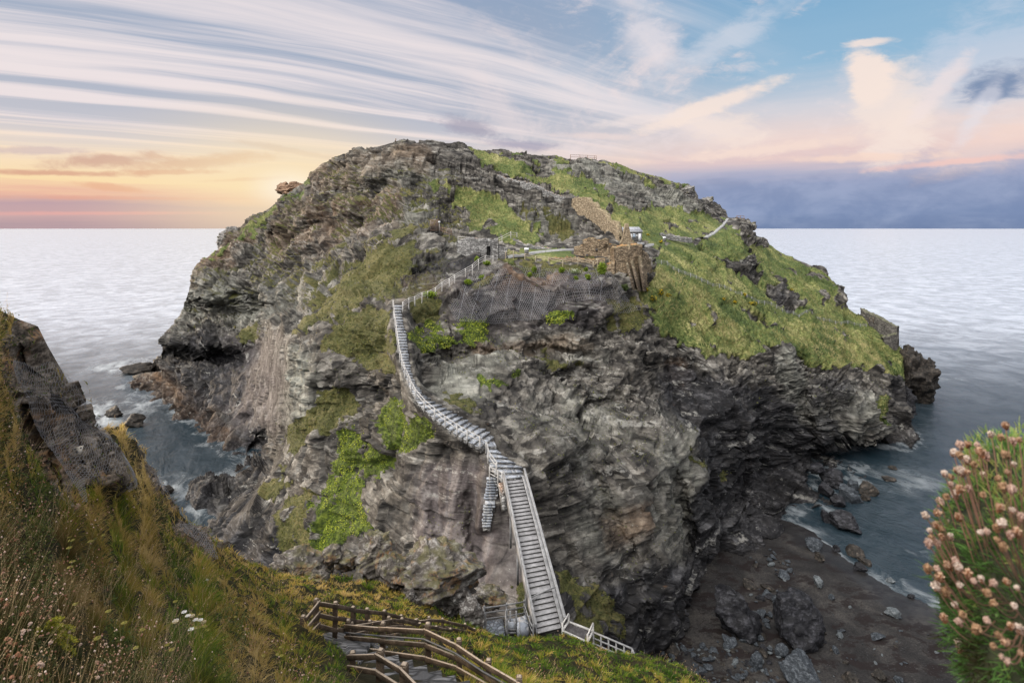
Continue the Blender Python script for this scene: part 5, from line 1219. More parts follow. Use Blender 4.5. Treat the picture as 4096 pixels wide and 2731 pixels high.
M_BROWNC = stone_mat('brown_crag', (0.07, 0.042, 0.026), (0.20, 0.125, 0.08), (0.34, 0.23, 0.15), 0.5)
def rock(name, label, cat, c, dims, seed, mat, group=None, **kw):
    o = link(name, rock_mesh(name, dims, seed, mat, **kw)); o.location = [float(v) for v in c]
    return tag(o, label, cat, group)
OUT = [  # foreground outcrop: px, py, Y, half-sizes in px, label
 (300,566,37,27,13,'low pale lichen-covered rock at the left end of the foreground outcrop',3,.3), (330,556,38,9,9,'small orange-lichened knob left of the tall foreground rock',4,.2), (347,562,38.5,16,10,'broken brown ledge between the knob and the tall rock',5,.2), (378,556,38.6,21,24,'tall leaning pale block topping the foreground outcrop',6,.5),
 (430,580,37.5,45,30,'largest craggy brown boulder of the foreground outcrop',7,.2), (411,601,34.6,6,11,'upright dark and white boulder below the craggy outcrop',8,.3), (470,617,34.5,11,13,'black and white boulder beside the lower stone landing',9,.3), (489,598,46,15,9,'pale rounded rock behind the lower stone landing',10,.1), (358,580,36.6,5,10,'narrow pale slab standing in the grass of the outcrop',11,.6), (452,596,37,22,16,'dark overhanging shoulder at the right end of the outcrop',12,.4), (396,572,37.4,14,18,'cracked grey block in the middle of the outcrop',14,.4), (318,575,34.5,12,6,'flat grey slab sunk in the grass left of the outcrop',15,.2)]
for px, py, Y, a, b_, lab, sd_, tl in OUT:
    k = Y / F
    rock('rock_outcrop', lab, 'rock', Wp(px, py, Y), (a * k * 1.05, max(a, b_) * k * 0.9, b_ * k * 1.1), sd_, M_LICH if sd_ not in (8, 9, 12) else stone_mat('dark_outcrop', (0.018, 0.016, 0.015), (0.07, 0.062, 0.056), (0.34, 0.33, 0.31), 1.2), 'rocks of the foreground outcrop', sub=6 if a > 18 else 5, cuts=18, rough=0.15, tilt=(jit(.3), -tl if sd_ == 6 else jit(.2), jit(1)), bed=0.6, crag=2.2)
# rocks in the sea
for px, py, a, b_, lab, sd_ in ((134.5,421,9.5,6.5,'lone dark boulder awash in the left inlet',21), (114,412,6.5,5.5,'smaller dark rock in white water left of the lone boulder',22), (141,368,16,5.5,'long low dark reef off the brown rock ledge',23), (160,362,7.5,10,'dark rock stack tucked against the foot of the left cliff',24), (146,375.5,9,2.5,'thin dark ledge of rock just above the white water',25), (167,490,7,4,'half hidden wet rock beside the grassy bank in the inlet',26), (893,467,4,2,'tiny dark rock awash below the right headland',27), (888,478,6,2,'low dark rock awash at the corner of the cove',28)):
    Y = WL(py + b_ * 0.7); k = Y / F
    rock('sea_rock', lab, 'rock', Wp(px, py + b_ * .2, Y), (a * k * 1.05, a * k * 0.9, b_ * k * 1.15), sd_, M_SEAROCK, 'rocks in the sea', sub=4, rough=0.12, bed=0.5)
# far headland beyond the roofless wall, crags on the skyline
for px, py, Y, a, b_, lab, mat, sd_, nm in ((904,381,168,25,34,'dark sea-washed crag at the end of the right headland',M_SEAROCK,31,'crag'), (900,412,158,14,26,'black layered crag rising from the water at the right corner',M_BLACK,32,'crag'), (929,368,174,7,8,'knob of dark rock at the far right tip of the headland',M_SEAROCK,33,'crag'), (917,404,168,14,12,'wet black ledge at the waterline of the right headland',M_BLACK,34,'crag'),
        (905,442,139,11,18,'black buttress of rock at the waterline near the cove mouth',M_BLACK,44,'crag'), (292,190,207,15,8.5,'orange-brown crag jutting out on the left skyline',M_BROWNC,35,'crag'), (282,187.5,208,6,5,'overhanging tip of the brown skyline crag',M_BROWNC,36,'crag'), (232,238,209,11,9,'dark grey crag poking out behind the left cliff edge',M_CRAG,37,'crag'), (226,243,208,8,9,'lower dark crag on the left cliff skyline over the sea',M_CRAG,38,'crag'), (706,202,214,8,5,'projecting grey crag on the far right skyline',M_CRAG,39,'crag'), (717,210.5,216,7,5,'smaller grey crag stepping down the right skyline',M_CRAG,40,'crag'), (689,191.5,211,7,5,'square grey crag on the right end of the ridge',M_CRAG,41,'crag'), (747,225,205,7,5,'crag on the small right knoll below the lookout rail',M_CRAG,42,'crag'), (401,142,176,5,2.6,'little cairn of stones on the hilltop',M_CRAG,43,'cairn')):
    k = Y / F
    rock(nm, lab, nm, Wp(px, py, Y), (a * k, a * k * 0.9, b_ * k * 1.05), sd_, mat, 'crags on the skyline and shore', sub=6 if a > 10 else 5, cuts=12, rough=0.15, bed=0.9, crag=0.7)
# boulders on the beach
BL = [(794,619,27,23,'huge black boulder lying on the dark beach',M_BLACK,51),(736,608,25,27,'big slanted slate boulder against the cliff foot',M_BLACK,52),(782,598,9,6,'grey boulder behind the huge black one',M_BLUE,53),(819,581,5.5,6.5,'pale blue boulder in the middle of the beach',M_PALER,54),(831,595,3,4,'small pale stone beside the beach centre',M_BLUE,55),(892.8,611,7,4,'flat pale rock on the open sand to the right',M_PALER,56),(782,649,6,6,'grey angular stone below the huge black boulder',M_BLUE,57),(798,656,6,4,'dark low stone at the lower beach',M_BLUE,58),(802,669,19,13,'broad blue-grey boulder at the bottom of the beach',M_BLUE,59),(757,660,8,8,'upright blue-grey boulder at the lower left of the beach',M_BLUE,60),
      (853,550,9,5,'shiny dark rock at the water edge',M_SEAROCK,61),(865,560,6,4,'brown weedy rock at the tide line',M_SEAROCK,62),(860,566,6,4,'low black rock at the tide line',M_BLACK,63),(836,547,4,4,'small dark rock near the surf',M_BLACK,64),(820,556,5,4,'brown rock inside the weed line',M_SEAROCK,65),(814,544,8,6,'grey rounded rock at the cove head',M_BLUE,66),(843,520,17,8,'long dark rock platform in the cove shallows',M_BLACK,67),(827,515,6,7,'upright dark rock in the cove shallows',M_BLACK,68),(849.5,492,11,10,'leaning grey slab fallen under the overhang',M_BLUE,69),(866.6,487,9,7,'brown block at the outer end of the rockfall',M_SEAROCK,70),(834,474,12,7,'dark slab at the top of the rockfall',M_BLACK,71),(854,484,7,5,'grey block wedged behind the leaning slab',M_BLUE,72),(865,496,6,4,'wet block at the water under the leaning slab',M_SEAROCK,73),(816,468,8,5,'black block high in the rockfall',M_BLACK,74),(852,676,8,6,'mossy brown stone at the bottom of the beach',M_SEAROCK,75),(879,674,7,5,'olive stone at the bottom right of the beach',M_SEAROCK,76),(899,678,5,4,'rounded grey stone at the bottom edge of the beach',M_BLUE,77),(836,649,3,4,'thin upright sliver of stone on the sand',M_BLUE,78),(877,635,8,2.5,'long low stone half buried in sand',M_BLUE,79),(890,579,5,2,'flat stone in the surf edge',M_PALER,80),(912,595,4,2,'dark stone on the wet sand',M_BLACK,81),(840,634,4,2,'pale flake of rock on the open sand',M_PALER,82),(759,636,5,3,'dull grey stone between the two great boulders',M_BLUE,83),(764,648,4,4,'black stone at the foot of the boulder pile',M_BLACK,84),(838,500,8,6,'tumbled dark block in the rockfall middle',M_BLACK,85),(826,488,10,7,'large dark block in the rockfall shade',M_BLACK,86)]
for px, py, a, b_, lab, mat, sd_ in BL:
    p = bpt(px, py + b_ * 0.8) if py > 535 else Wp(px, py + b_ * .8, min(WL(py + b_ * .8), 112))
    k = p[1] / F; p = p + np.array([0, 0, b_ * k * 0.55])
    rock('beach_boulder', lab, 'boulder', p, (a * k, a * k * 0.85, b_ * k * 1.12), sd_, mat, 'boulders on the beach', sub=5 if a > 15 else 4, cuts=15, rough=0.10 if a > 9 else 0.08, bed=0.6, tilt=(jit(.4), jit(.4), jit(3)))
PB = [rock_mesh('cobble', (1, 0.85, 0.62), 100 + k, [M_BLUE, M_PALER, M_BLUE, M_BLACK, M_BLUE, M_SEAROCK][k], sub=3, cuts=12, rough=0.07) for k in range(6)]
n = 0
while n < 290:
    if n >= 210:
        t = rng.random(); ex = [755, 786, 762, 758, 735, 700]; ey = [560, 556, 590, 625, 640, 655]; px = np.interp(t * 5, range(6), ex) + rng.normal() * 8 + 4; py = np.interp(t * 5, range(6), ey) + rng.normal() * 6 + 3
    elif n < 165:
        t = rng.random(); px = 655 + 125 * t + rng.normal() * 14; py = 640 + rng.random() ** 0.7 * 46
        if px < 655 or px > 800 or py < 634 + (px - 720) ** 2 * 0.0012 - 4: continue
    else: px = rng.uniform(790, 960); py = rng.uniform(600, 690)
    if py > 690: continue
    p = bpt(px, py); r_ = (rng.gamma(2.0, 0.9) + 0.9) * p[1] / F * (1.0 if n < 165 or n >= 210 else 0.7)
    o = link('cobble', PB[rng.integers(6)]); o.location = [float(v) for v in p + (0, 0, r_ * 0.25)]; o.scale = [float(r_ * v) for v in (rng.uniform(.8, 1.4), rng.uniform(.7, 1.2), rng.uniform(.7, 1.1))]
    o.rotation_euler = (float(jit(.5)), float(jit(.5)), float(jit(3.1)))
    tag(o, 'angular blue-grey cobble lying among others on the dark beach', 'stone', 'cobbles strewn over the beach'); n += 1

# ------------------------------------------------------------------ wire netting
M_DULLWIRE = plain('dull_wire', (0.24, 0.24, 0.255), 0.6, 0.3, 0.1)
def hexnet(name, posf, u0, u1, v0, v1, s, rad, inside, mat, root):
    """hexagon lattice in surface coordinates (u,v); posf maps to 3D"""
    seen = {}; E = []; w_ = s * math.sqrt(3)
    def vid(x, y):
        k = (round(x / s * 4), round(y / s * 4))
        if k not in seen: seen[k] = (len(seen), x, y)
        return seen[k][0]
    r = 0; y = v0
    es = set()
    while y < v1:
        x = u0 + (w_ / 2 if r % 2 else 0)
        while x < u1:
            c = [(x + s * math.sin(math.pi / 3 * k), y + s * math.cos(math.pi / 3 * k)) for k in range(6)]
            ids = [vid(*q) for q in c]
            for k in range(6): es.add(tuple(sorted((ids[k], ids[(k + 1) % 6]))))
            x += w_
        y += 1.5 * s; r += 1
    uv = np.array([(x, y) for _, x, y in sorted(seen.values())]); P = posf(uv); ok = inside(uv)
    P = P + rng.normal(size=P.shape) * rad * 1.2
    E = np.array([e for e in es if ok[e[0]] and ok[e[1]]])
    a, b = P[E[:, 0]], P[E[:, 1]]; d = b - a; L = np.linalg.norm(d, axis=1); good = L < np.median(L) * 5; a, b, d = a[good], b[good], d[good]
    d /= np.linalg.norm(d, axis=1)[:, None] + 1e-9
    ref = np.array([0.2, 0.9, 0.4]); x_ = np.cross(d, ref); x_ /= np.linalg.norm(x_, axis=1)[:, None] + 1e-9; y_ = np.cross(d, x_)
    V = []
    for k in range(3):
        o_ = rad * (math.cos(k * 2.094) * x_ + math.sin(k * 2.094) * y_); V += [a + o_, b + o_]
    V = np.stack(V, 1).reshape(-1, 3); n_ = len(a); i = np.arange(n_) * 6
    q = np.concatenate([np.stack([i + 2 * k, i + 2 * k + 1, i + (2 * k + 3) % 6, i + (2 * k + 2) % 6], 1) for k in range(3)])
    return link(name, mesh_np(name, V - np.array(root.location), [q], mat), root)
def bil(A, j, i):
    j = np.clip(j, 0, A.shape[0] - 1.001); i = np.clip(i, 0, A.shape[1] - 1.001); j0, i0 = j.astype(int), i.astype(int); a, b = (j - j0)[:, None], (i - i0)[:, None]
    return A[j0, i0] * (1 - a) * (1 - b) + A[j0, i0 + 1] * (1 - a) * b + A[j0 + 1, i0] * a * (1 - b) + A[j0 + 1, i0 + 1] * a * b
def inpoly(px, py, pts):
    ins = np.zeros(len(px), bool); pts = np.array(pts, float)
    for (xa, ya), (xb, yb) in zip(pts, np.roll(pts, -1, 0)):
        if ya == yb: continue
        ins ^= ((ya > py) != (yb > py)) & (px < (xb - xa) * (py - ya) / (yb - ya) + xa)
    return ins
MS = blur_n(M1, 5); MSM = blur_n(M1, 13)
MSN = gnormal(MS); fl = (MSN * (np.array([0, 0, H]) - MS)).sum(-1) < 0; MSN[fl] *= -1
MSMN = gnormal(MSM); fl = (MSMN * (np.array([0, 0, H]) - MSM)).sum(-1) < 0; MSMN[fl] *= -1; MSMN = blur_n(MSMN, 10); MSMN /= np.linalg.norm(MSMN, axis=-1, keepdims=True)
def land_uv(px, py):
    i = (px - mu[0]) / (mu[1] - mu[0]); t0 = np.interp(px, mu, MT0); j = (py - t0) / (760 - t0) * (MR_ - 1); return j, i
def net_on_land(poly, pitch, lift, label, plate=None, wr=0.0028):
    poly = np.array(poly, float); x0, y0 = poly.min(0); x1, y1 = poly.max(0)
    rows = np.linspace(y0, y1, 90); cols = np.linspace(x0 - 2, x1 + 2, 90)
    X, Yg = np.meshgrid(cols, rows); j, i = land_uv(X.ravel(), np.maximum(Yg.ravel(), np.interp(X.ravel(), mu, MT0) + 0.5)); P = bil(MSM, j, i).reshape(90, 90, 3)
    U = np.concatenate([np.zeros((90, 1)), np.cumsum(np.minimum(np.linalg.norm(np.diff(P, axis=1), axis=2), 0.6), 1)], 1)
    U -= U[:, 45:46]
    vv = np.concatenate([[0], np.cumsum(np.minimum(np.linalg.norm(np.diff(P[:, 40], axis=0), axis=1), 0.5))])
    def topx(uv):
        py = np.interp(uv[:, 1], vv, rows); r_ = np.clip((uv[:, 1] / vv[-1] * 89), 0, 89); r_ = np.interp(uv[:, 1], vv, np.arange(90)); ri = r_.astype(int)
        px = np.array([np.interp(u, U[k], cols) for u, k in zip(uv[:, 0], ri)]); return px, py
    root = empty('rockfall_net', P[45, 45], label, 'netting', 'rockfall nets on the near rocks')
    def posf(uv):
        px, py = topx(uv); t_ = np.interp(px, mu, MT0); j, i = land_uv(px, np.maximum(py, t_ + 0.5)); p = bil(MSM, j, i); nn = bil(MSMN, j, i); return p + nn * lift
    def inside(uv):
        px, py = topx(uv); return inpoly(px, py, poly) & (py > np.interp(px, mu, MT0) - 1)
    hexnet('wire_mesh', posf, U.min(), U.max(), 0, vv[-1], pitch, wr, inside, M_DULLWIRE, root)
    return root
rt = net_on_land(NETA, 0.066, 0.24, 'hexagonal wire net draped over the steep near rock at the left edge')
pc = land(63.5, 458); pc = pc + np.array([0.05, -0.14, 0.02])
m = MB(); ax, ay = np.array([0.075, 0.02, 0.012]), np.array([0.01, 0.03, 0.10]); azn = np.cross(ax, ay); azn /= np.linalg.norm(azn)
m.box(pc, ax, ay, azn * 0.008); pl_o = m.build('anchor_plate', M_PLATE, rt)
for a, b in ((-.6, -.6), (.6, -.6), (-.6, .6), (.6, .6), (0, 0)):
    m = MB().ball(pc + ax * a + ay * b - azn * 0.008 * np.sign(azn[1]), 0.017 if a else 0.024, 8, 6); link('bolt', m.mesh('bolt', M_RISER, np.array(rt.location)), pl_o)
net_on_land(NETB, 0.26, 0.25, 'hexagonal wire net over the second rock rib beyond the grass', wr=0.006)
net_on_land(NETC, 0.36, 0.25, 'small hexagonal wire net on the rock lip lower down the bank', wr=0.008)
P1S = blur_n(P1, 4)
def isl_uv(px, py):
    i = (px - cu[0]) / (cu[1] - cu[0]); t0 = np.interp(px, cu, T0); b0 = np.interp(px, cu, B0); return (py - t0) / (b0 - t0) * (NR - 1), i
INET = [(462,284),(478,268),(498,262),(560,268),(606,272),(622,298),(640,312),(612,316),(602,303),(560,302),(540,318),(500,322),(455,322),(448,305)]
def iposf(uv):
    j, i = isl_uv(uv[:, 0], uv[:, 1]); p = bil(P1S, j, i); v = np.array([0, 0, H]) - p; v /= np.linalg.norm(v, axis=1)[:, None]; return p + v * 0.55
root = empty('rockfall_net', isl(540, 295), 'wide wire rockfall net hung over the dark cliff below the castle terrace', 'netting', 'rockfall nets')
hexnet('wire_mesh', iposf, 440, 645, 258, 326, 1.25, 0.020, lambda uv: inpoly(uv[:, 0], uv[:, 1], INET), M_DULLWIRE, root)
m = MB()
for x_, dx_ in ((470,-12),(484,-12),(498,-9),(512,-10),(526,-9),(540,-10),(556,-8),(570,-7),(582,6),(596,2)):
    t_ = np.linspace(0, 1, 24); u = np.stack([x_ + dx_ * t_, 268 + (50 if x_ < 545 else 34) * t_], 1); m.tube(iposf(u) + rng.normal(size=(24, 3)) * 0.05, 0.028, 4)
m.build('cable', M_DULLWIRE, root)

# ------------------------------------------------------------------ plants
def veg_material(name, trans=0.35, rough=0.6):
    m = bpy.data.materials.new(name); m.use_nodes = True; t = m.node_tree; t.nodes.clear(); s = Sh(t)
    a = s.attr('col'); out = s.n('ShaderNodeOutputMaterial')
    d = s.n('ShaderNodeBsdfPrincipled'); s.l(a, d.inputs['Base Color']); d.inputs['Roughness'].default_value = rough; d.inputs['Specular IOR Level'].default_value = 0.25
    tr = s.n('ShaderNodeBsdfTranslucent'); s.l(a, tr.inputs[0]); mx = s.n('ShaderNodeMixShader'); mx.inputs[0].default_value = trans
    s.l(d.outputs[0], mx.inputs[1]); s.l(tr.outputs[0], mx.inputs[2]); s.l(mx.outputs[0], out.inputs[0])
    return m
M_VEG = veg_material('plant_tissue'); M_DRY = veg_material('dry_flower', 0.25, 0.8)
def blades(base, up_, length, width, col, bend, seg=2, dirv=None):
    """ribbon blades; base (n,3), up_ (n,3)"""
    n_ = len(base); a = rng.uniform(0, 2 * np.pi, n_)
    h_ = np.stack([np.cos(a), np.sin(a), np.zeros(n_)], 1) if dirv is None else dirv
    view = base - np.array([0, 0, H]); view /= np.linalg.norm(view, axis=1)[:, None]
    rnd = rng.normal(size=(n_, 3)) * 0.6
    side = np.cross(up_, view + rnd); side /= np.linalg.norm(side, axis=1)[:, None] + 1e-9
    V = []; Cc = []
    for k in range(seg + 1):
        f = k / seg
        p = base + up_ * (length * f * (1 - 0.12 * f * bend))[:, None] + h_ * (length * bend * f * f * 0.55)[:, None]
        wv = width * (1 - f) ** 0.6 if k < seg else width * 0
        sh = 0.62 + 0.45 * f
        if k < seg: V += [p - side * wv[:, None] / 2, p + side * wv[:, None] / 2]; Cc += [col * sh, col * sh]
        else: V.append(p); Cc.append(col * sh)
    K = 2 * seg + 1; V = np.stack(V, 1).reshape(-1, 3); Cc = np.clip(np.stack(Cc, 1).reshape(-1, 3), 0, 1); i = np.arange(n_) * K
    q = [np.stack([i + 2 * k, i + 2 * k + 1, i + 2 * k + 3, i + 2 * k + 2], 1) for k in range(seg - 1)]
    tri = np.stack([i + 2 * seg - 2, i + 2 * seg - 1, i + 2 * seg], 1)
    return V, (np.concatenate(q) if q else np.zeros((0, 4), int)), tri, Cc
def leaves(c, size, col, nrm=None, asp=0.6):
    """small random leaf quads (rhombs) centred at c"""
    n_ = len(c); u = rng.normal(size=(n_, 3)); 
    if nrm is not None: u = u + nrm * 0.0
    u /= np.linalg.norm(u, axis=1)[:, None]; w_ = rng.normal(size=(n_, 3)); 
    if nrm is not None: w_ = np.cross(nrm + 0.55 * rng.normal(size=(n_, 3)), u)
    else: w_ = np.cross(w_, u)
    w_ /= np.linalg.norm(w_, axis=1)[:, None] + 1e-9
    s_ = size[:, None]
    V = np.stack([c - u * s_ * .5, c + w_ * s_ * asp * .5, c + u * s_ * .5, c - w_ * s_ * asp * .5], 1).reshape(-1, 3)
    return V, np.arange(n_ * 4).reshape(-1, 4), np.repeat(col, 4, 0)
class Veg:
    def __init__(s): s.V, s.Q, s.T, s.Cc, s.n = [], [], [], [], 0
    def add(s, V, q, t, c):
        s.V.append(V); s.Cc.append(c)
        if q is not None and len(q): s.Q.append(q + s.n)
        if t is not None and len(t): s.T.append(t + s.n)
        s.n += len(V)
    def mesh(s, name, mat, origin=None):
        V = np.concatenate(s.V); V = V if origin is None else V - np.asarray(origin)
        return mesh_np(name, V, ([np.concatenate(s.Q)] if s.Q else []) + ([np.concatenate(s.T)] if s.T else []), mat, {'col': np.concatenate(s.Cc)})
def pal(f, stops):
    xs = [a for a, _ in stops]; cs_ = np.array([c for _, c in stops]); return np.stack([np.interp(f, xs, cs_[:, k]) for k in range(3)], 1)

# --- near bank: long grass
def bank_pts(n_, dens=None, lo=0):
    px = rng.uniform(-60, 736, n_ * 2); t0 = np.interp(px, mu, MT0); py = t0 + (735 - t0) * rng.random(n_ * 2)
    keep = py < 735
    if dens is not None: keep &= rng.random(n_ * 2) < dens(px, py)
    px, py = px[keep][:n_], py[keep][:n_]; j, i = land_uv(px, py); return px, py, bil(M1, j, i)
def bare(px, py): return np.clip(np.maximum(mrock(px, py), mpath(px, py)), 0, 1)
veg_n = Veg()
CW = lambda p, s_, o_=0: fbm(p * s_ + o_, 3)
GP = [(-0.6, (0.048, 0.112, 0.009)), (-0.25, (0.145, 0.235, 0.020)), (0.0, (0.330, 0.310, 0.042)), (0.25, (0.54, 0.37, 0.095)), (0.65, (0.74, 0.54, 0.22))]
def bank_colour(px, py, p, cl=0.0):
    f = CW(p, 0.55, 3) * 0.8 + CW(p, 2.2, 9) * 0.3 + 0.02
    f = f + 0.22 * sstep(py, 640, 520) * sstep(px, 60, 150) * (px < 300) + 0.15 * ((px > 90) & (py < 500))
    f = f - 0.36 * sstep(px, 400, 520)
    c = pal(f + cl + rng.normal(size=len(px)) * 0.14, GP)
    heath_vignette = np.clip((0.30 * sstep(px + (682 - py) * 0.55, 340, 200) + 0.70 * sstep(px + (682 - py) * 0.55, 230, 60)) * sstep(py, 470, 580) + 0.35 * sstep(CW(p, 0.8, 140), 0.0, 0.3) * (px < 280), 0, 1)      # dark heather, plus corner vignette painted into the blade colour
    hc = pal(rng.random(len(px)) + CW(p, 1.5, 40), [(0, (0.018, 0.014, 0.006)), (0.5, (0.028, 0.036, 0.011)), (1, (0.085, 0.042, 0.020))])
    c = c * (1 - heath_vignette[:, None] * 0.88) + hc * heath_vignette[:, None] * 0.88
    return c
wind = np.array([0.75, -0.25, 0.0])
def bank_grass(n_, dens, len0, len1, w0, seg, clump=0.42):
    px, py, p = bank_pts(n_, dens); nn = len(px); Y = p[:, 1]
    j, i = land_uv(px, py); N_ = bil(MSN, j, i)
    # tussocks: blades fan out of a common root, each tussock with its own height and colour
    cs_ = clump * np.clip(Y / 9, 0.6, 2.2); g = p[:, :2] / cs_[:, None] + 0.6 * np.stack([fbm(p * 0.9, 2), fbm(p * 0.9 + 20, 2)], 1); ci = np.floor(g); k3 = np.concatenate([ci, np.zeros((nn, 1))], 1) + 0.5
    r0, r1, r2 = cellr(k3), cellr(k3 + [57, 13, 0]), cellr(k3 + [91, 71, 0])
    off = (g - ci - 0.5 - 0.3 * np.stack([r1 - .5, r2 - .5], 1)); rad = np.linalg.norm(off, axis=1)
    p = p.copy(); p[:, :2] -= off * (cs_ * 0.35)[:, None]
    out = np.concatenate([off, np.zeros((nn, 1))], 1)
    u = N_ * 0.3 + np.array([0, 0, 0.8]) + out * 0.9 + rng.normal(size=(nn, 3)) * 0.22; u /= np.linalg.norm(u, axis=1)[:, None]
    L = rng.uniform(len0, len1, nn) * (0.35 + 0.95 * r0) * np.clip(0.55 + Y / 22, 0.6, 1.25) * (1.15 - 0.5 * np.clip(rad, 0, 1))
    wdt = w0 * np.clip(Y / 8, 0.6, 4.0) * rng.uniform(0.6, 1.5, nn)
    dv = wind * (0.25 + 0.6 * r1)[:, None] + out * 1.1 + rng.normal(size=(nn, 3)) * 0.5; dv[:, 2] = -0.25
    c = bank_colour(px, py, p, (r2 - 0.5) * 0.75)
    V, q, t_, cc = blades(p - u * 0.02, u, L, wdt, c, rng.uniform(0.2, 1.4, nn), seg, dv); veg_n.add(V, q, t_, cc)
nearw = lambda px, py: (1 - bare(px, py)) * np.clip(0.25 + 0.9 * sstep(py, 700, 520), 0, 1) * (0.35 + 0.65 * sstep(px, 760, 300))
bank_grass(140000, nearw, 0.10, 0.33, 0.0070, 3)
bank_grass(45000, lambda px, py: (1 - bare(px, py)) * sstep(px, 280, 420), 0.10, 0.30, 0.007, 2)
bank_grass(16000, lambda px, py: np.clip(mrock(px, py), 0, 1) * sstep(fbm(np.stack([px * .03, py * .03, px * 0], -1) + 5, 3) + 0.5 * sstep(px - (py - 330) * 0.35, 22, -4) + 0.35 * (py < 350), 0.10, 0.35), 0.05, 0.16, 0.008, 2)
# tall straw-coloured flowering stems standing above the sward
px, py, p = bank_pts(4200, lambda px, py: (1 - bare(px, py)) * sstep(fbm(np.stack([px * .015, py * .015, px * 0], -1) + 3, 3), -0.25, 0.3) * (0.3 + 0.7 * (px < 330)))
u = np.array([0.22, 0, 1.0]) + rng.normal(size=(len(px), 3)) * 0.22; u /= np.linalg.norm(u, axis=1)[:, None]; L = rng.uniform(0.3, 0.6, len(px)); wd_ = np.clip(p[:, 1] * 0.00055, 0.003, 0.012)
V, q, t_, cc = blades(p, u, L, wd_, pal(rng.random(len(px)), [(0, (0.30, 0.20, 0.09)), (1, (0.60, 0.47, 0.27))]), rng.uniform(.1, .5, len(px)), 3, wind + rng.normal(size=(len(px), 3)) * .3); veg_n.add(V, q, t_, cc)
tip = V.reshape(len(px), 7, 3)[:, 6]; tq = (tip[:, None] - u[:, None] * np.linspace(0, .07, 5)[None, :, None]).reshape(-1, 3) + rng.normal(size=(len(px) * 5, 3)) * .004
V, q, cc = leaves(tq, np.repeat(wd_ * 3.2, 5), pal(rng.random(len(tq)), [(0, (0.26, 0.15, 0.08)), (1, (0.58, 0.43, 0.26))]), asp=0.5); veg_n.add(V, q, None, cc)
# mossy cushions and low leafy cover
px, py, p = bank_pts(95000, lambda px, py: (1 - np.clip(mpath(px, py), 0, 1)) * sstep(fbm(np.stack([px * .02, py * .02, px * 0], -1) + 15, 3) + 0.35 * sstep(px, 130, 20), 0.05, 0.35) * (1 - 0.8 * np.clip(mrock(px, py), 0, 1)) * sstep(px, 420, 200))
c = pal(rng.random(len(px)) + 0.6 * CW(p, 1.2, 70), [(0, (0.02, 0.035, 0.010)), (0.5, (0.065, 0.095, 0.022)), (1, (0.13, 0.13, 0.035)), (1.4, (0.14, 0.075, 0.035))])
V, q, cc = leaves(p + rng.normal(size=p.shape) * np.clip(p[:, 1:2] / 200, 0.015, 0.06) + [0, 0, 0.05], rng.uniform(0.025, 0.06, len(px)) * np.clip(p[:, 1] / 8, .6, 2.5), c, asp=0.4); veg_n.add(V, q, None, cc)
tag(link('grass', veg_n.mesh('grass', M_VEG)), kind='stuff')
# dead flower heads: thin stalk with a round papery head
def head_verts(c, r, k=5):
    """little lumpy balls: octahedra subdivided once would be heavy, use 3 crossed rhombs + cap"""
    n_ = len(c); V = []; 
    base = np.array([(1, 0, 0), (0, 1, 0), (-1, 0, 0), (0, -1, 0), (0, 0, 1.1), (0, 0, -0.8)], float)
    V = c[:, None] + base[None] * r[:, None, None]
    T_ = np.array([(0, 1, 4), (1, 2, 4), (2, 3, 4), (3, 0, 4), (1, 0, 5), (2, 1, 5), (3, 2, 5), (0, 3, 5)])
    return V.reshape(-1, 3), (np.arange(n_)[:, None, None] * 6 + T_[None]).reshape(-1, 3)
flw = lambda px, py: (1 - bare(px, py)) * np.clip(sstep(fbm(np.stack([px * .022, py * .022, px * 0], -1) + 33, 3) + 0.25 * sstep(px, 160, 30) - 0.1 * (px > 300), 0.02, 0.4), 0.03, 1)
px, py, p = bank_pts(5200, flw)
hgt = rng.uniform(0.14, 0.34, len(px)); top = p + np.stack([rng.normal(size=len(px)) * 0.05 + 0.03, rng.normal(size=len(px)) * 0.05, hgt], 1)
r_ = np.clip(0.0065 + p[:, 1] * 0.00075, 0.0075, 0.028) * rng.uniform(0.7, 1.3, len(px))
hc = pal(rng.random(len(px)), [(0, (0.15, 0.065, 0.035)), (0.45, (0.30, 0.16, 0.10)), (0.8, (0.46, 0.30, 0.23)), (1, (0.62, 0.50, 0.42))])
order = np.argsort(-(r_ / p[:, 1])); near = order[:150]; rest = order[150:]
vv = Veg(); V, T_ = head_verts(top[rest], r_[rest]); vv.add(V, None, T_, np.repeat(hc[rest], 6, 0) * np.tile([1, 1, 1, 1, 1.25, .5], len(rest))[:, None])
V, q, t_, cc = blades(p[rest], (top - p)[rest] / np.linalg.norm((top - p)[rest], axis=1)[:, None], hgt[rest], np.clip(p[rest, 1] * 0.0006, 0.003, 0.012), np.tile([[0.16, 0.10, 0.05]], (len(rest), 1)), np.zeros(len(rest)), 1); vv.add(V, q, t_, cc)
tag(link('dead_flowers', vv.mesh('dead_flowers', M_DRY)), kind='stuff')
def seedhead(r, stalk, hcol, sd_):
    g = np.random.default_rng(sd_); v = Veg(); base = np.array([[0, 0, 0.0]])
    V, q, t_, cc = blades(base, np.array([[0.05, 0, 1.0]]), np.array([stalk]), np.array([0.005]), np.array([[0.16, 0.10, 0.05]]), np.array([0.1]), 3); v.add(V, q, t_, cc)
    n_ = 46; d = g.normal(size=(n_, 3)); d /= np.linalg.norm(d, axis=1)[:, None]; d[:, 2] = np.abs(d[:, 2]) * 0.9 - 0.25
    c = np.array([0.055 * stalk, 0, stalk]) + d * r * 0.7
    V, q, cc = leaves(c, np.full(n_, r * 1.1), np.clip(np.array(hcol) * g.uniform(0.7, 1.3, (n_, 1)), 0, 1), asp=0.7); v.add(V, q, None, cc)
    return v.mesh('dried_flower', M_DRY)
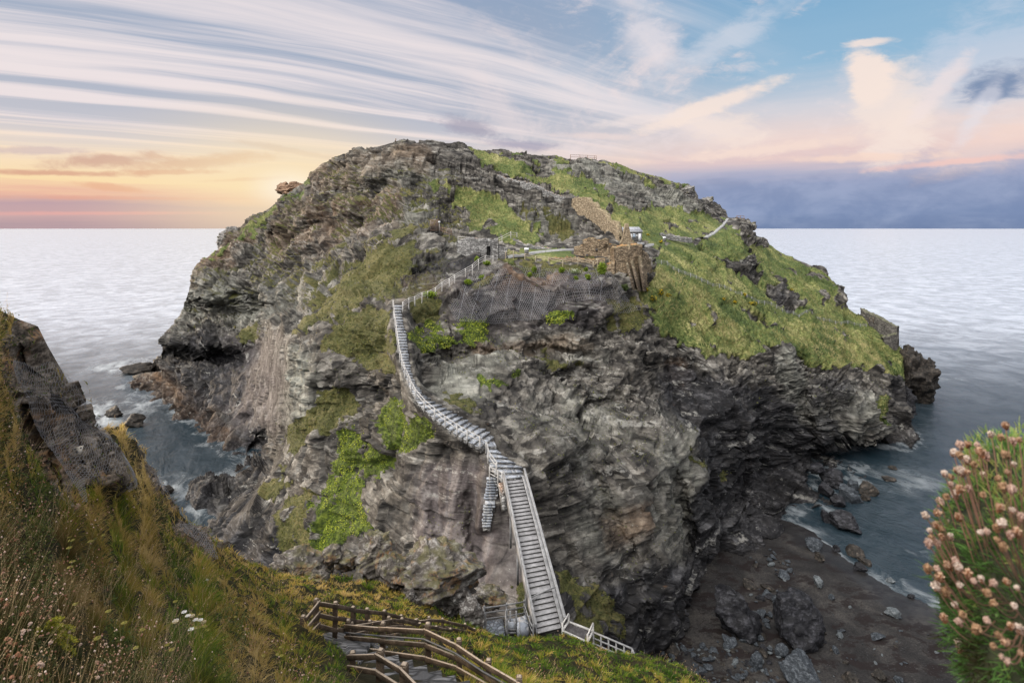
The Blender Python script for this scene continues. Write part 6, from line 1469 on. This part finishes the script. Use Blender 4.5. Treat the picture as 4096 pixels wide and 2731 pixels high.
SH = [seedhead(0.011, 0.24, c, k) for k, c in enumerate(((0.34, 0.18, 0.11), (0.46, 0.29, 0.21), (0.24, 0.11, 0.06), (0.58, 0.45, 0.37)))]
for k in near:
    o = link('dried_flower', SH[int(rng.integers(4))]); o.location = [float(v) for v in p[k]]; o.rotation_euler = (float(jit(.3)), float(jit(.3)), float(jit(3.1))); s_ = float(hgt[k] / 0.24); o.scale = (s_, s_, s_)
    tag(o, 'small papery brown seed head on a thin stalk in the near grass', 'flower', 'dried flowers in the near grass')
# flat umbels
def umbel(r, stalk, col, sd_, nm='umbel_flower'):
    g = np.random.default_rng(sd_); m = MB(); m.tube([(0, 0, 0), (0.01, 0, stalk * .5), (0.02, 0.01, stalk * 0.86)], 0.004, 5)
    for a in np.linspace(0, 6.28, 10)[:-1]: m.tube([(0.02, 0.01, stalk * 0.86), (0.02 + math.cos(a) * r * .7, 0.01 + math.sin(a) * r * .7, stalk * 0.985)], 0.002, 4)
    n_ = 150; rr = r * np.sqrt(g.random(n_)); a = g.uniform(0, 6.28, n_); c = np.stack([0.02 + rr * np.cos(a), 0.01 + rr * np.sin(a), stalk + 0.012 - 0.25 * rr * rr / r + g.normal(size=n_) * 0.004], 1)
    v = Veg(); V, q, cc = leaves(c, np.full(n_, r * 0.30), np.clip(np.array(col) * g.uniform(.8, 1.15, (n_, 1)), 0, 1), np.tile([[0, 0, 1.0]], (n_, 1)), 0.9); v.add(V, q, None, cc)
    return m.mesh('stalk', plain('green_stalk', (0.12, 0.15, 0.05))), v.mesh('flower_head', M_DRY)
UW, UC, UY = umbel(0.042, 0.5, (0.80, 0.78, 0.74), 1), umbel(0.042, 0.5, (0.55, 0.45, 0.30), 2), umbel(0.033, 0.42, (0.34, 0.30, 0.075), 3)
def put_umbel(px, py, kind, label, group, sc=1.0):
    b_ = land(px, min(py + 12, 744)); Yb = b_[1]; topz = H - (py - HY) / F * Yb; s_ = float(max((topz - b_[2]), 0.15) / 0.5)
    r_ = empty('umbel_flower', (Wp(px, py, Yb)[0], Yb, b_[2]), label, 'flower', group); st_, hd = {'w': UW, 'c': UC, 'y': UY}[kind]
    o1 = link('stalk', st_, r_); o2 = link('flower_head', hd, r_); r_.scale = (sc, sc, max(s_, 0.4)); o2.location = (0, 0, 0)
    return r_
for px, py, k, lab in ((182.5,613.5,'w','large white umbel, upper left of the pale flower cluster in the grass'),(186.5,616.5,'w','white umbel touching the largest one in the cluster'),(190.5,615.5,'c','cream umbel right of the largest white one'),(194,619.3,'w','small white umbel in the middle of the cluster'),(199,619.5,'w','white umbel at the right of the cluster'),(202,621.5,'c','fading cream umbel at the far right of the cluster'),(173.8,626,'c','cream umbel low on the left of the cluster'),(174,620.3,'w','thin white umbel at the left of the cluster'),(189.4,629.8,'w','lowest white umbel under the cluster'),(189,611,'y','yellow-green umbel topping the pale cluster'),(206,579.5,'w','small white umbel alone in the golden grass')):
    put_umbel(px, py, k, lab, 'pale umbels in the near grass', 0.95)
n = 0
while n < 55:
    px, py = rng.uniform(60, 300), rng.uniform(520, 660)
    if bare(np.array([px]), np.array([py]))[0] > .1 or py < np.interp(px, mu, MT0) + 6 or (px < 150 and rng.random() < .6) : continue
    put_umbel(px, py, 'y', 'flat yellow-green seed umbel on a stalk in the grassy bank', 'yellow umbels on the grassy bank', float(rng.uniform(.7, 1.2))); n += 1
# goldenrod-like plant at the lower left
b_ = land(42, 640); root = empty('arching_plant', b_, 'yellow-green plant with arching flower sprays at the lower left', 'plant')
m = MB(); v = Veg()
for (x0, y0), (x1, y1) in (((40,640),(62,618)),((42,636),(61,627)),((44,638),(73,629)),((46,641),(66,634)),((48,643),(76,641)),((50,646),(67,650)),((50,648),(75,653)),((44,640),(55,621)),((42,641),(36,634))):
    Yb = b_[1] - 0.1; t_ = np.linspace(0, 1, 16)[:, None]; a, b = Wp(x0, y0, Yb), Wp(x1, y1, Yb - 0.15 + jit(.15)); c_ = a + (b - a) * t_; c_[:, 2] += (0.07 * np.sin(np.pi * t_[:, 0])); m.tube(c_, 0.0035, 4)
    q_ = c_[4:].repeat(34, 0) + rng.normal(size=(12 * 34, 3)) * 0.008; V, q, cc = leaves(q_, rng.uniform(.009, .018, len(q_)), pal(rng.random(len(q_)), [(0, (0.10, 0.12, 0.012)), (1, (0.34, 0.30, 0.03))])); v.add(V, q, None, cc)
m.build('stem', plain('plant_stem', (0.12, 0.17, 0.03)), root); o = link('flower_spray', v.mesh('flower_spray', M_VEG, b_), root)
# broad leaved rosette
b_ = land(40, 668); root = empty('leafy_plant', b_, 'grey-green broad-leaved plant in the bottom left corner', 'plant')
for px, py, a in ((37.5,658,100),(42,658,80),(45,661,60),(35,665,130),(39,672,-80),(41,664,40)):
    m = MB(); c_ = Wp(px, py, b_[1] - 0.1); d_ = np.array([math.cos(R(a)), -0.2, math.sin(R(a))]); sd_ = np.cross(d_, [0, 1, 0.3]); sd_ /= np.linalg.norm(sd_)
    k = np.linspace(-1, 1, 7); 
    for i in range(6):
        w0_, w1_ = 0.03 * math.sqrt(max(0, 1 - k[i] ** 2)) + .001, 0.03 * math.sqrt(max(0, 1 - k[i + 1] ** 2)) + .001
        p0, p1 = c_ + d_ * .055 * k[i], c_ + d_ * .055 * k[i + 1]; m.quads([p0 - sd_ * w0_, p0 + sd_ * w0_, p1 + sd_ * w1_, p1 - sd_ * w1_])
    m.build('leaf', plain('grey_leaf', (0.10, 0.16, 0.12)), root)

# --- island grass and cover
def island_pts(n_, f):
    px = rng.uniform(cu[0], cu[-1], n_); t0, b0 = np.interp(px, cu, T0), np.interp(px, cu, B0); py = t0 + (b0 - t0) * rng.random(n_); j, i = isl_uv(px, py)
    ji, ii = np.clip(j.astype(int), 0, NR - 1), np.clip(i.astype(int), 0, NC - 1); k = rng.random(n_) < f(ji, ii)
    px, py, j, i, ji, ii = (a[k] for a in (px, py, j, i, ji, ii)); return px, py, bil(P1, j, i), ji, ii
N1S = blur_n(N1, 3)
noflat = 1 - np.clip(flat(PX, PY), 0, 1) * 0.92
vi = Veg()
px, py, p, ji, ii = island_pts(330000, lambda j, i: mg[j, i] * noflat[j, i])
f_ = fbm(p * 0.07, 3) * 1.2 + fbm(p * 0.40 + 8, 2) * 0.9 + rng.normal(size=len(p)) * 0.15
f_ = f_ + 0.35 * sstep(py - np.interp(px, cu, T0), 12, 2) * (px < 660) + 0.12 * sstep(px, 680, 640) * (py > 255) * (px > 620)
dryM, scrubM = Mask(), Mask()
for q_ in ([(630,290),(650,284),(690,300),(740,330),(760,352),(740,346),(700,330),(660,318)], [(560,165),(600,190),(560,200),(520,180)], [(424,178),(450,184),(470,215),(466,236),(500,236),(520,240),(470,240),(452,200)], [(760,330),(820,345),(870,368),(850,370),(790,350)], [(470,148),(520,156),(500,166),(475,158)], [(650,262),(690,280),(720,300),(700,302),(660,284)]): dryM.poly(q_, 1, 5)
for q_ in ([(655,248),(700,246),(760,290),(800,310),(760,298),(700,272),(660,258)], [(640,345),(690,338),(760,350),(740,358),(690,352)], [(690,300),(760,312),(780,335),(730,322)], [(500,232),(545,238),(530,246)], [(770,346),(830,356),(870,372),(830,368),(780,352)]): scrubM.poly(q_, 1, 5)
f_ = f_ + 0.34 * dryM(px, py) - 0.40 * scrubM(px, py) + 0.75 * fbm(np.stack([(p[:, 0] + p[:, 2] * .3) * 0.28, p[:, 1] * 0.05, p[:, 2] * 0.06], 1) + 9, 3) * (px > 620)
c = pal(f_, [(-0.6, (0.028, 0.055, 0.014)), (-0.2, (0.062, 0.098, 0.026)), (0.1, (0.138, 0.160, 0.045)), (0.35, (0.29, 0.262, 0.105)), (0.7, (0.50, 0.43, 0.21))])
u = N1S[ji, ii] * 0.3 + np.array([0, 0, 0.8]) + rng.normal(size=(len(p), 3)) * 0.35; u /= np.linalg.norm(u, axis=1)[:, None]
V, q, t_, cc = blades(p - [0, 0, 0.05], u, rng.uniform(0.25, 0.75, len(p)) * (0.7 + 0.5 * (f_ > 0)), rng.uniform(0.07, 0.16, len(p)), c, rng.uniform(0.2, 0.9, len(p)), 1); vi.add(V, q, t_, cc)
px, py, p, ji, ii = island_pts(260000, lambda j, i: np.clip(mv[j, i] * 1.1, 0, 1) * noflat[j, i] * 0.85)
f_ = rng.random(len(p)) * 0.7 + fbm(p * 0.3, 3) * 0.8
c = pal(f_, [(-0.2, (0.018, 0.024, 0.010)), (0.2, (0.050, 0.060, 0.018)), (0.5, (0.105, 0.115, 0.030)), (0.8, (0.165, 0.165, 0.035)), (1.1, (0.19, 0.13, 0.055))])
V, q, cc = leaves(p + N1S[ji, ii] * rng.uniform(0, .25, len(p))[:, None], rng.uniform(0.14, 0.34, len(p)) * np.clip(p[:, 1] / 90, .6, 1.5), c, N1S[ji, ii] + [0, 0, .6], 0.6); vi.add(V, q, None, cc)
px, py, p, ji, ii = island_pts(420000, lambda j, i: ml[j, i] * 0.8)
f_ = rng.random(len(p)) * 0.55 + fbm(p * 0.35, 3) * 1.3 + 0.2 + 0.28 * (py < 350)
c = pal(f_, [(-0.2, (0.016, 0.028, 0.005)), (0.15, (0.050, 0.080, 0.010)), (0.45, (0.120, 0.170, 0.014)), (0.75, (0.22, 0.27, 0.022)), (1.05, (0.36, 0.38, 0.05))])
bump_ = np.clip(fbm(p * 0.6 + 4, 2), 0, 1) * 0.8
V, q, cc = leaves(p + N1S[ji, ii] * (rng.uniform(0, .3, len(p)) + bump_)[:, None], rng.uniform(0.13, 0.30, len(p)) * np.clip(p[:, 1] / 85, .7, 1.3), c, N1S[ji, ii] + [0, 0, .6], 0.65); vi.add(V, q, None, cc)
tag(link('ground_cover', vi.mesh('ground_cover', M_VEG)), kind='stuff')
# small shrubs that can be told apart
def shrub(px, py, w_, h_, c0, c1, label, cat='shrub', fl=None, group='shrubs on the castle cliff'):
    b_ = isl(px, py + h_ * .5); k = b_[1] / F; n_ = int(260 + 40 * w_ * h_ / 10); root = empty('shrub' if cat == 'shrub' else 'flowering_plant', b_, label, cat, group)
    d = rng.normal(size=(n_, 3)); d /= np.linalg.norm(d, axis=1)[:, None]; d *= rng.random(n_)[:, None] ** 0.4 * (0.75 + 0.5 * rng.random(n_)[:, None]); c_ = np.array([0, -0.3, h_ * .5 * k]) + d * np.array([w_ * .5, w_ * .4, h_ * .55]) * k
    v = Veg(); col = pal(rng.random(n_) * .7 + (d[:, 2] + 1) * .15, [(0, c0), (1, c1)]); V, q, cc = leaves(c_, rng.uniform(.18, .38, n_), col); v.add(V, q, None, cc); link('foliage', v.mesh('foliage', M_VEG), root)
    m = MB()
    for s_ in range(5): m.tube([(0, 0, -0.3), np.array([jit(.3) * w_ * k, jit(.2), h_ * .5 * k])], 0.035, 4)
    link('stem', m.mesh('stem', M_RISER), root)
    if fl is not None:
        v = Veg(); e = d[:n_ // 3] * 1.12; c_ = np.array([0, -0.35, h_ * .55 * k]) + np.abs(e) * np.sign(e) * np.array([w_ * .5, w_ * .4, h_ * .55]) * k; V, q, cc = leaves(c_, rng.uniform(.16, .30, len(c_)), np.tile([fl], (len(c_), 1)) * rng.uniform(.8, 1.1, (len(c_), 1))); v.add(V, q, None, cc); link('flowers', v.mesh('flowers', M_DRY), root)
g0, g1 = (0.05, 0.10, 0.012), (0.26, 0.34, 0.03)
for a in ((534,266,5,6,'bright upright shrub below the left end of the terrace fence'),(530,272,4,4.5,'small bright shrub under the upright one on the netted cliff'),(561.6,271.5,6,5,'bright green shrub in the middle of the netted cliff top'),(600.5,270,9,11,'largest bright shrub at the foot of the castle bastion'),(575.4,280,4.5,6,'bright shrub hanging low on the net below the white-flowered one'),(585.6,284.6,5.5,5,'lowest bright shrub on the net near the bastion'),(586,268,3.5,4,'tiny bright shrub just under the terrace fence'),(484,273,10,5,'pale green spreading shrub beside the rising fence'),(487,261,8,4,'green shrub near the foot of the gate wall'),(477,258,5,5,'small green shrub on the rock left of the gate'),(430,294,14,6,'lush shrub along the lower part of the rising fence'),(468,280,8,5,'green tuft halfway up the rising fence')):
    shrub(a[0], a[1], a[2], a[3], g0, g1, a[4])
shrub(575, 271, 9, 5, (0.06, 0.09, 0.03), (0.25, 0.30, 0.12), 'white-flowered bush in the centre of the cliff top', fl=(0.72, 0.74, 0.60))
shrub(620, 290, 8, 6, (0.03, 0.05, 0.015), (0.11, 0.14, 0.045), 'dark rounded bush at the right foot of the bastion')
yl = (0.70, 0.48, 0.02)
for a in ((653.6,296,6,4,'yellow ragwort left of the pair below the bastion'),(661,294,5,5,'tall yellow ragwort in the middle of the pair below the bastion'),(668,298,5,3,'yellow ragwort to the right below the bastion'),(646,288,4,3,'yellow ragwort tucked against the bastion buttress'),(755,302,8,3,'bright yellow patch of gorse by the long fence'),(744,294,3,2.5,'yellow ragwort just above the long fence'),(648,233,3,2,'small orange-yellow ragwort above the hut'),(661,241,3,2.5,'yellow ragwort beside the far plinth'),(735,300,3,2.5,'yellow ragwort below the middle of the long fence'),(722,300,2.5,2,'small yellow ragwort under the long fence'),(784,297,3,2,'little yellow flower tuft near the dark outcrops')):
    shrub(a[0], a[1], a[2], a[3], (0.05, 0.07, 0.02), (0.15, 0.17, 0.05), a[4], 'wildflower', yl, 'yellow flowers on the slope')

# ------------------------------------------------------------------ thrift cushion close on the right
BY = 1.62
bc = Wp(1040, 592, BY)
root = empty('thrift_bush', bc - np.array([0, 0, 0.45]), 'out-of-focus green cushion plant with dried pink flower heads at the right edge', 'bush')
RX, RYY, RZ = 0.245, 0.30, 0.43
def lobed(d): return 1 + 0.26 * fbm(d * 2.3 + 5, 3)
V, Fc = ICO[4]; lob = lobed(V); Vb = V * lob[:, None] * np.array([RX, RYY, RZ]) * 0.86 + bc
link('cushion', mesh_np('cushion', Vb - np.array(root.location), [Fc], plain('cushion_core', (0.018, 0.024, 0.008), 0.9)), root)
n_ = 26000; d = rng.normal(size=(n_, 3)); d /= np.linalg.norm(d, axis=1)[:, None]; keep = (d[:, 1] < 0.45) & (fbm(d * 4.5 + 3, 3) > -0.24); d = d[keep]; n_ = len(d)
b_ = d * lobed(d)[:, None] * np.array([RX, RYY, RZ]) * rng.uniform(0.82, 0.96, n_)[:, None] + bc
u = d * np.array([1.2, 1, .9]) + np.array([0, 0, .45]) + rng.normal(size=(n_, 3)) * 0.45; u /= np.linalg.norm(u, axis=1)[:, None]
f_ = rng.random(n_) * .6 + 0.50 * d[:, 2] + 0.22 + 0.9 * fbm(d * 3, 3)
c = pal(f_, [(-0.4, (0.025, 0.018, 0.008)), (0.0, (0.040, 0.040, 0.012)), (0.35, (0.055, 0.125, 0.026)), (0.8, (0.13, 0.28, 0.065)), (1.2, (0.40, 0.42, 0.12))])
v = Veg(); V, q, t_, cc = blades(b_, u, rng.uniform(0.014, 0.050, n_), rng.uniform(0.0026, 0.0046, n_), c, rng.uniform(0, .6, n_), 2); v.add(V, q, t_, cc)
o = link('foliage', v.mesh('foliage', M_VEG, np.array(root.location)), root); o['kind'] = 'stuff'
HD = [(610,70),(530,127),(585,140),(347,190),(395,180),(310,232),(345,243),(447,190),(468,222),(390,275),(625,155),(655,165),(690,155),(575,205),(610,240),(497,250),(325,330),(257,353),(297,372),(292,418),(390,340),(360,340),(430,300),(468,290),(525,323),(485,360),(570,378),(400,440),(350,440),(320,475),(268,487),(235,522),(218,580),(150,597),(600,428),(650,447),(583,548),(655,568),(480,475),(283,640),(215,650),(175,685),(185,720),(165,757),(245,715),(292,715),(245,672),(220,760),(340,600),(470,695),(567,735),(640,705),(685,690),(590,640),(600,775),(315,855),(275,880),(345,900),(160,900),(210,900),(235,950),(210,1005),(268,1035),(430,975),(400,930),(345,1000),(505,1040),(535,985),(617,975),(680,1015),(365,1170),(345,1212),(258,1185),(320,1115),(442,1250),(500,1200),(350,1365),(340,1335),(540,1350),(590,1415),(606,1325),(690,1255),(570,1285),(620,1440),(700,1390),(470,965),(560,665),(505,690),(640,1230),(660,1120),(540,1100),(700,600),(620,340),(660,300)]
hm = []
def thrift_head(sd_, c0, c1):
    g = np.random.default_rng(sd_); v = Veg(); n_ = 130; d = g.normal(size=(n_, 3)); d /= np.linalg.norm(d, axis=1)[:, None]; r_ = 0.0100; d = d * np.where(d[:, 2:] > 0, 1.0, np.array([[0.8, 0.8, 1.25]])) + g.normal(size=3) * 0.12
    cc0 = pal((d[:, 2] + 1) / 2 + g.normal(size=n_) * .2, [(0, c0), (1, c1)])
    V, q, cc = leaves(d * r_ * np.array([1, 1, .95]) * g.uniform(.7, 1.05, (n_, 1)), g.uniform(.45, 1.0, n_) * r_, cc0, d, 0.6); v.add(V, q, None, cc)
    V, T_ = head_verts(np.zeros((1, 3)), np.array([r_ * .85])); v.add(V, None, T_, np.tile([c0], (6, 1)))
    return v.mesh('flower_head', M_DRY)
HM = [thrift_head(1, (0.16, 0.060, 0.022), (0.46, 0.31, 0.21)), thrift_head(2, (0.14, 0.055, 0.025), (0.62, 0.52, 0.44)), thrift_head(3, (0.13, 0.065, 0.03), (0.38, 0.245, 0.145)), thrift_head(4, (0.17, 0.085, 0.06), (0.50, 0.36, 0.29))]
M_STALK = plain('thrift_stalk', (0.16, 0.085, 0.055))
for k, (x, y) in enumerate(HD):
    px, py = 900 + x / 5.8, 412.5 + y / 5.8
    inx = (px - 1040) / (RX / BY * F); inz = (py - 592) / (RZ / BY * F); rr = inx * inx + inz * inz
    Yh = BY - (RYY * math.sqrt(max(0.0, 1 - rr)) * 1.0 + 0.035 if rr < 0.9 else jit(0.08)) 
    hp = Wp(px, py, Yh); dirc = (hp - bc) / np.array([RX, RYY, RZ]); dirc /= np.linalg.norm(dirc) + 1e-9
    low = dirc.copy(); low[2] -= 0.30 if rr > 0.9 else 0.10; low /= np.linalg.norm(low); bp = bc + low * np.array([RX, RYY, RZ]) * (0.80 if rr > 0.9 else 0.93)
    t_ = np.linspace(0, 1, 7)[:, None]; mid = (bp + hp) / 2 + np.array([0, -0.02, -0.03]); cv = (1 - t_) ** 2 * bp + 2 * t_ * (1 - t_) * mid + t_ ** 2 * hp
    m = MB(); m.tube(cv, 0.0016, 5); st_ = m.build('flower_stalk', M_STALK, root, smooth=True)
    h_ = link('flower_head', HM[k % 4], st_); h_.location = [float(a) for a in hp - np.array(root.location)]; s_ = float(rng.uniform(.6, 1.15)) * Yh / 1.5; h_.scale = (s_, s_, s_ * 1.1); h_.rotation_euler = (float(jit(.5)), float(jit(.5)), float(jit(3)))
# the shelf of turf that the cushion grows from, outside the picture
V, Fc = ICO[4]; V = V * np.array([0.9, 0.62, 3.2]); V = V + fbm(V * 2, 3)[:, None] * 0.06 + np.array([1.62 + 0.6, 1.25, 45.35])
tag(link('turf_shelf', mesh_np('turf_shelf', V, [Fc], plain('turf_soil', (0.05, 0.042, 0.02), 0.9))), kind='structure')
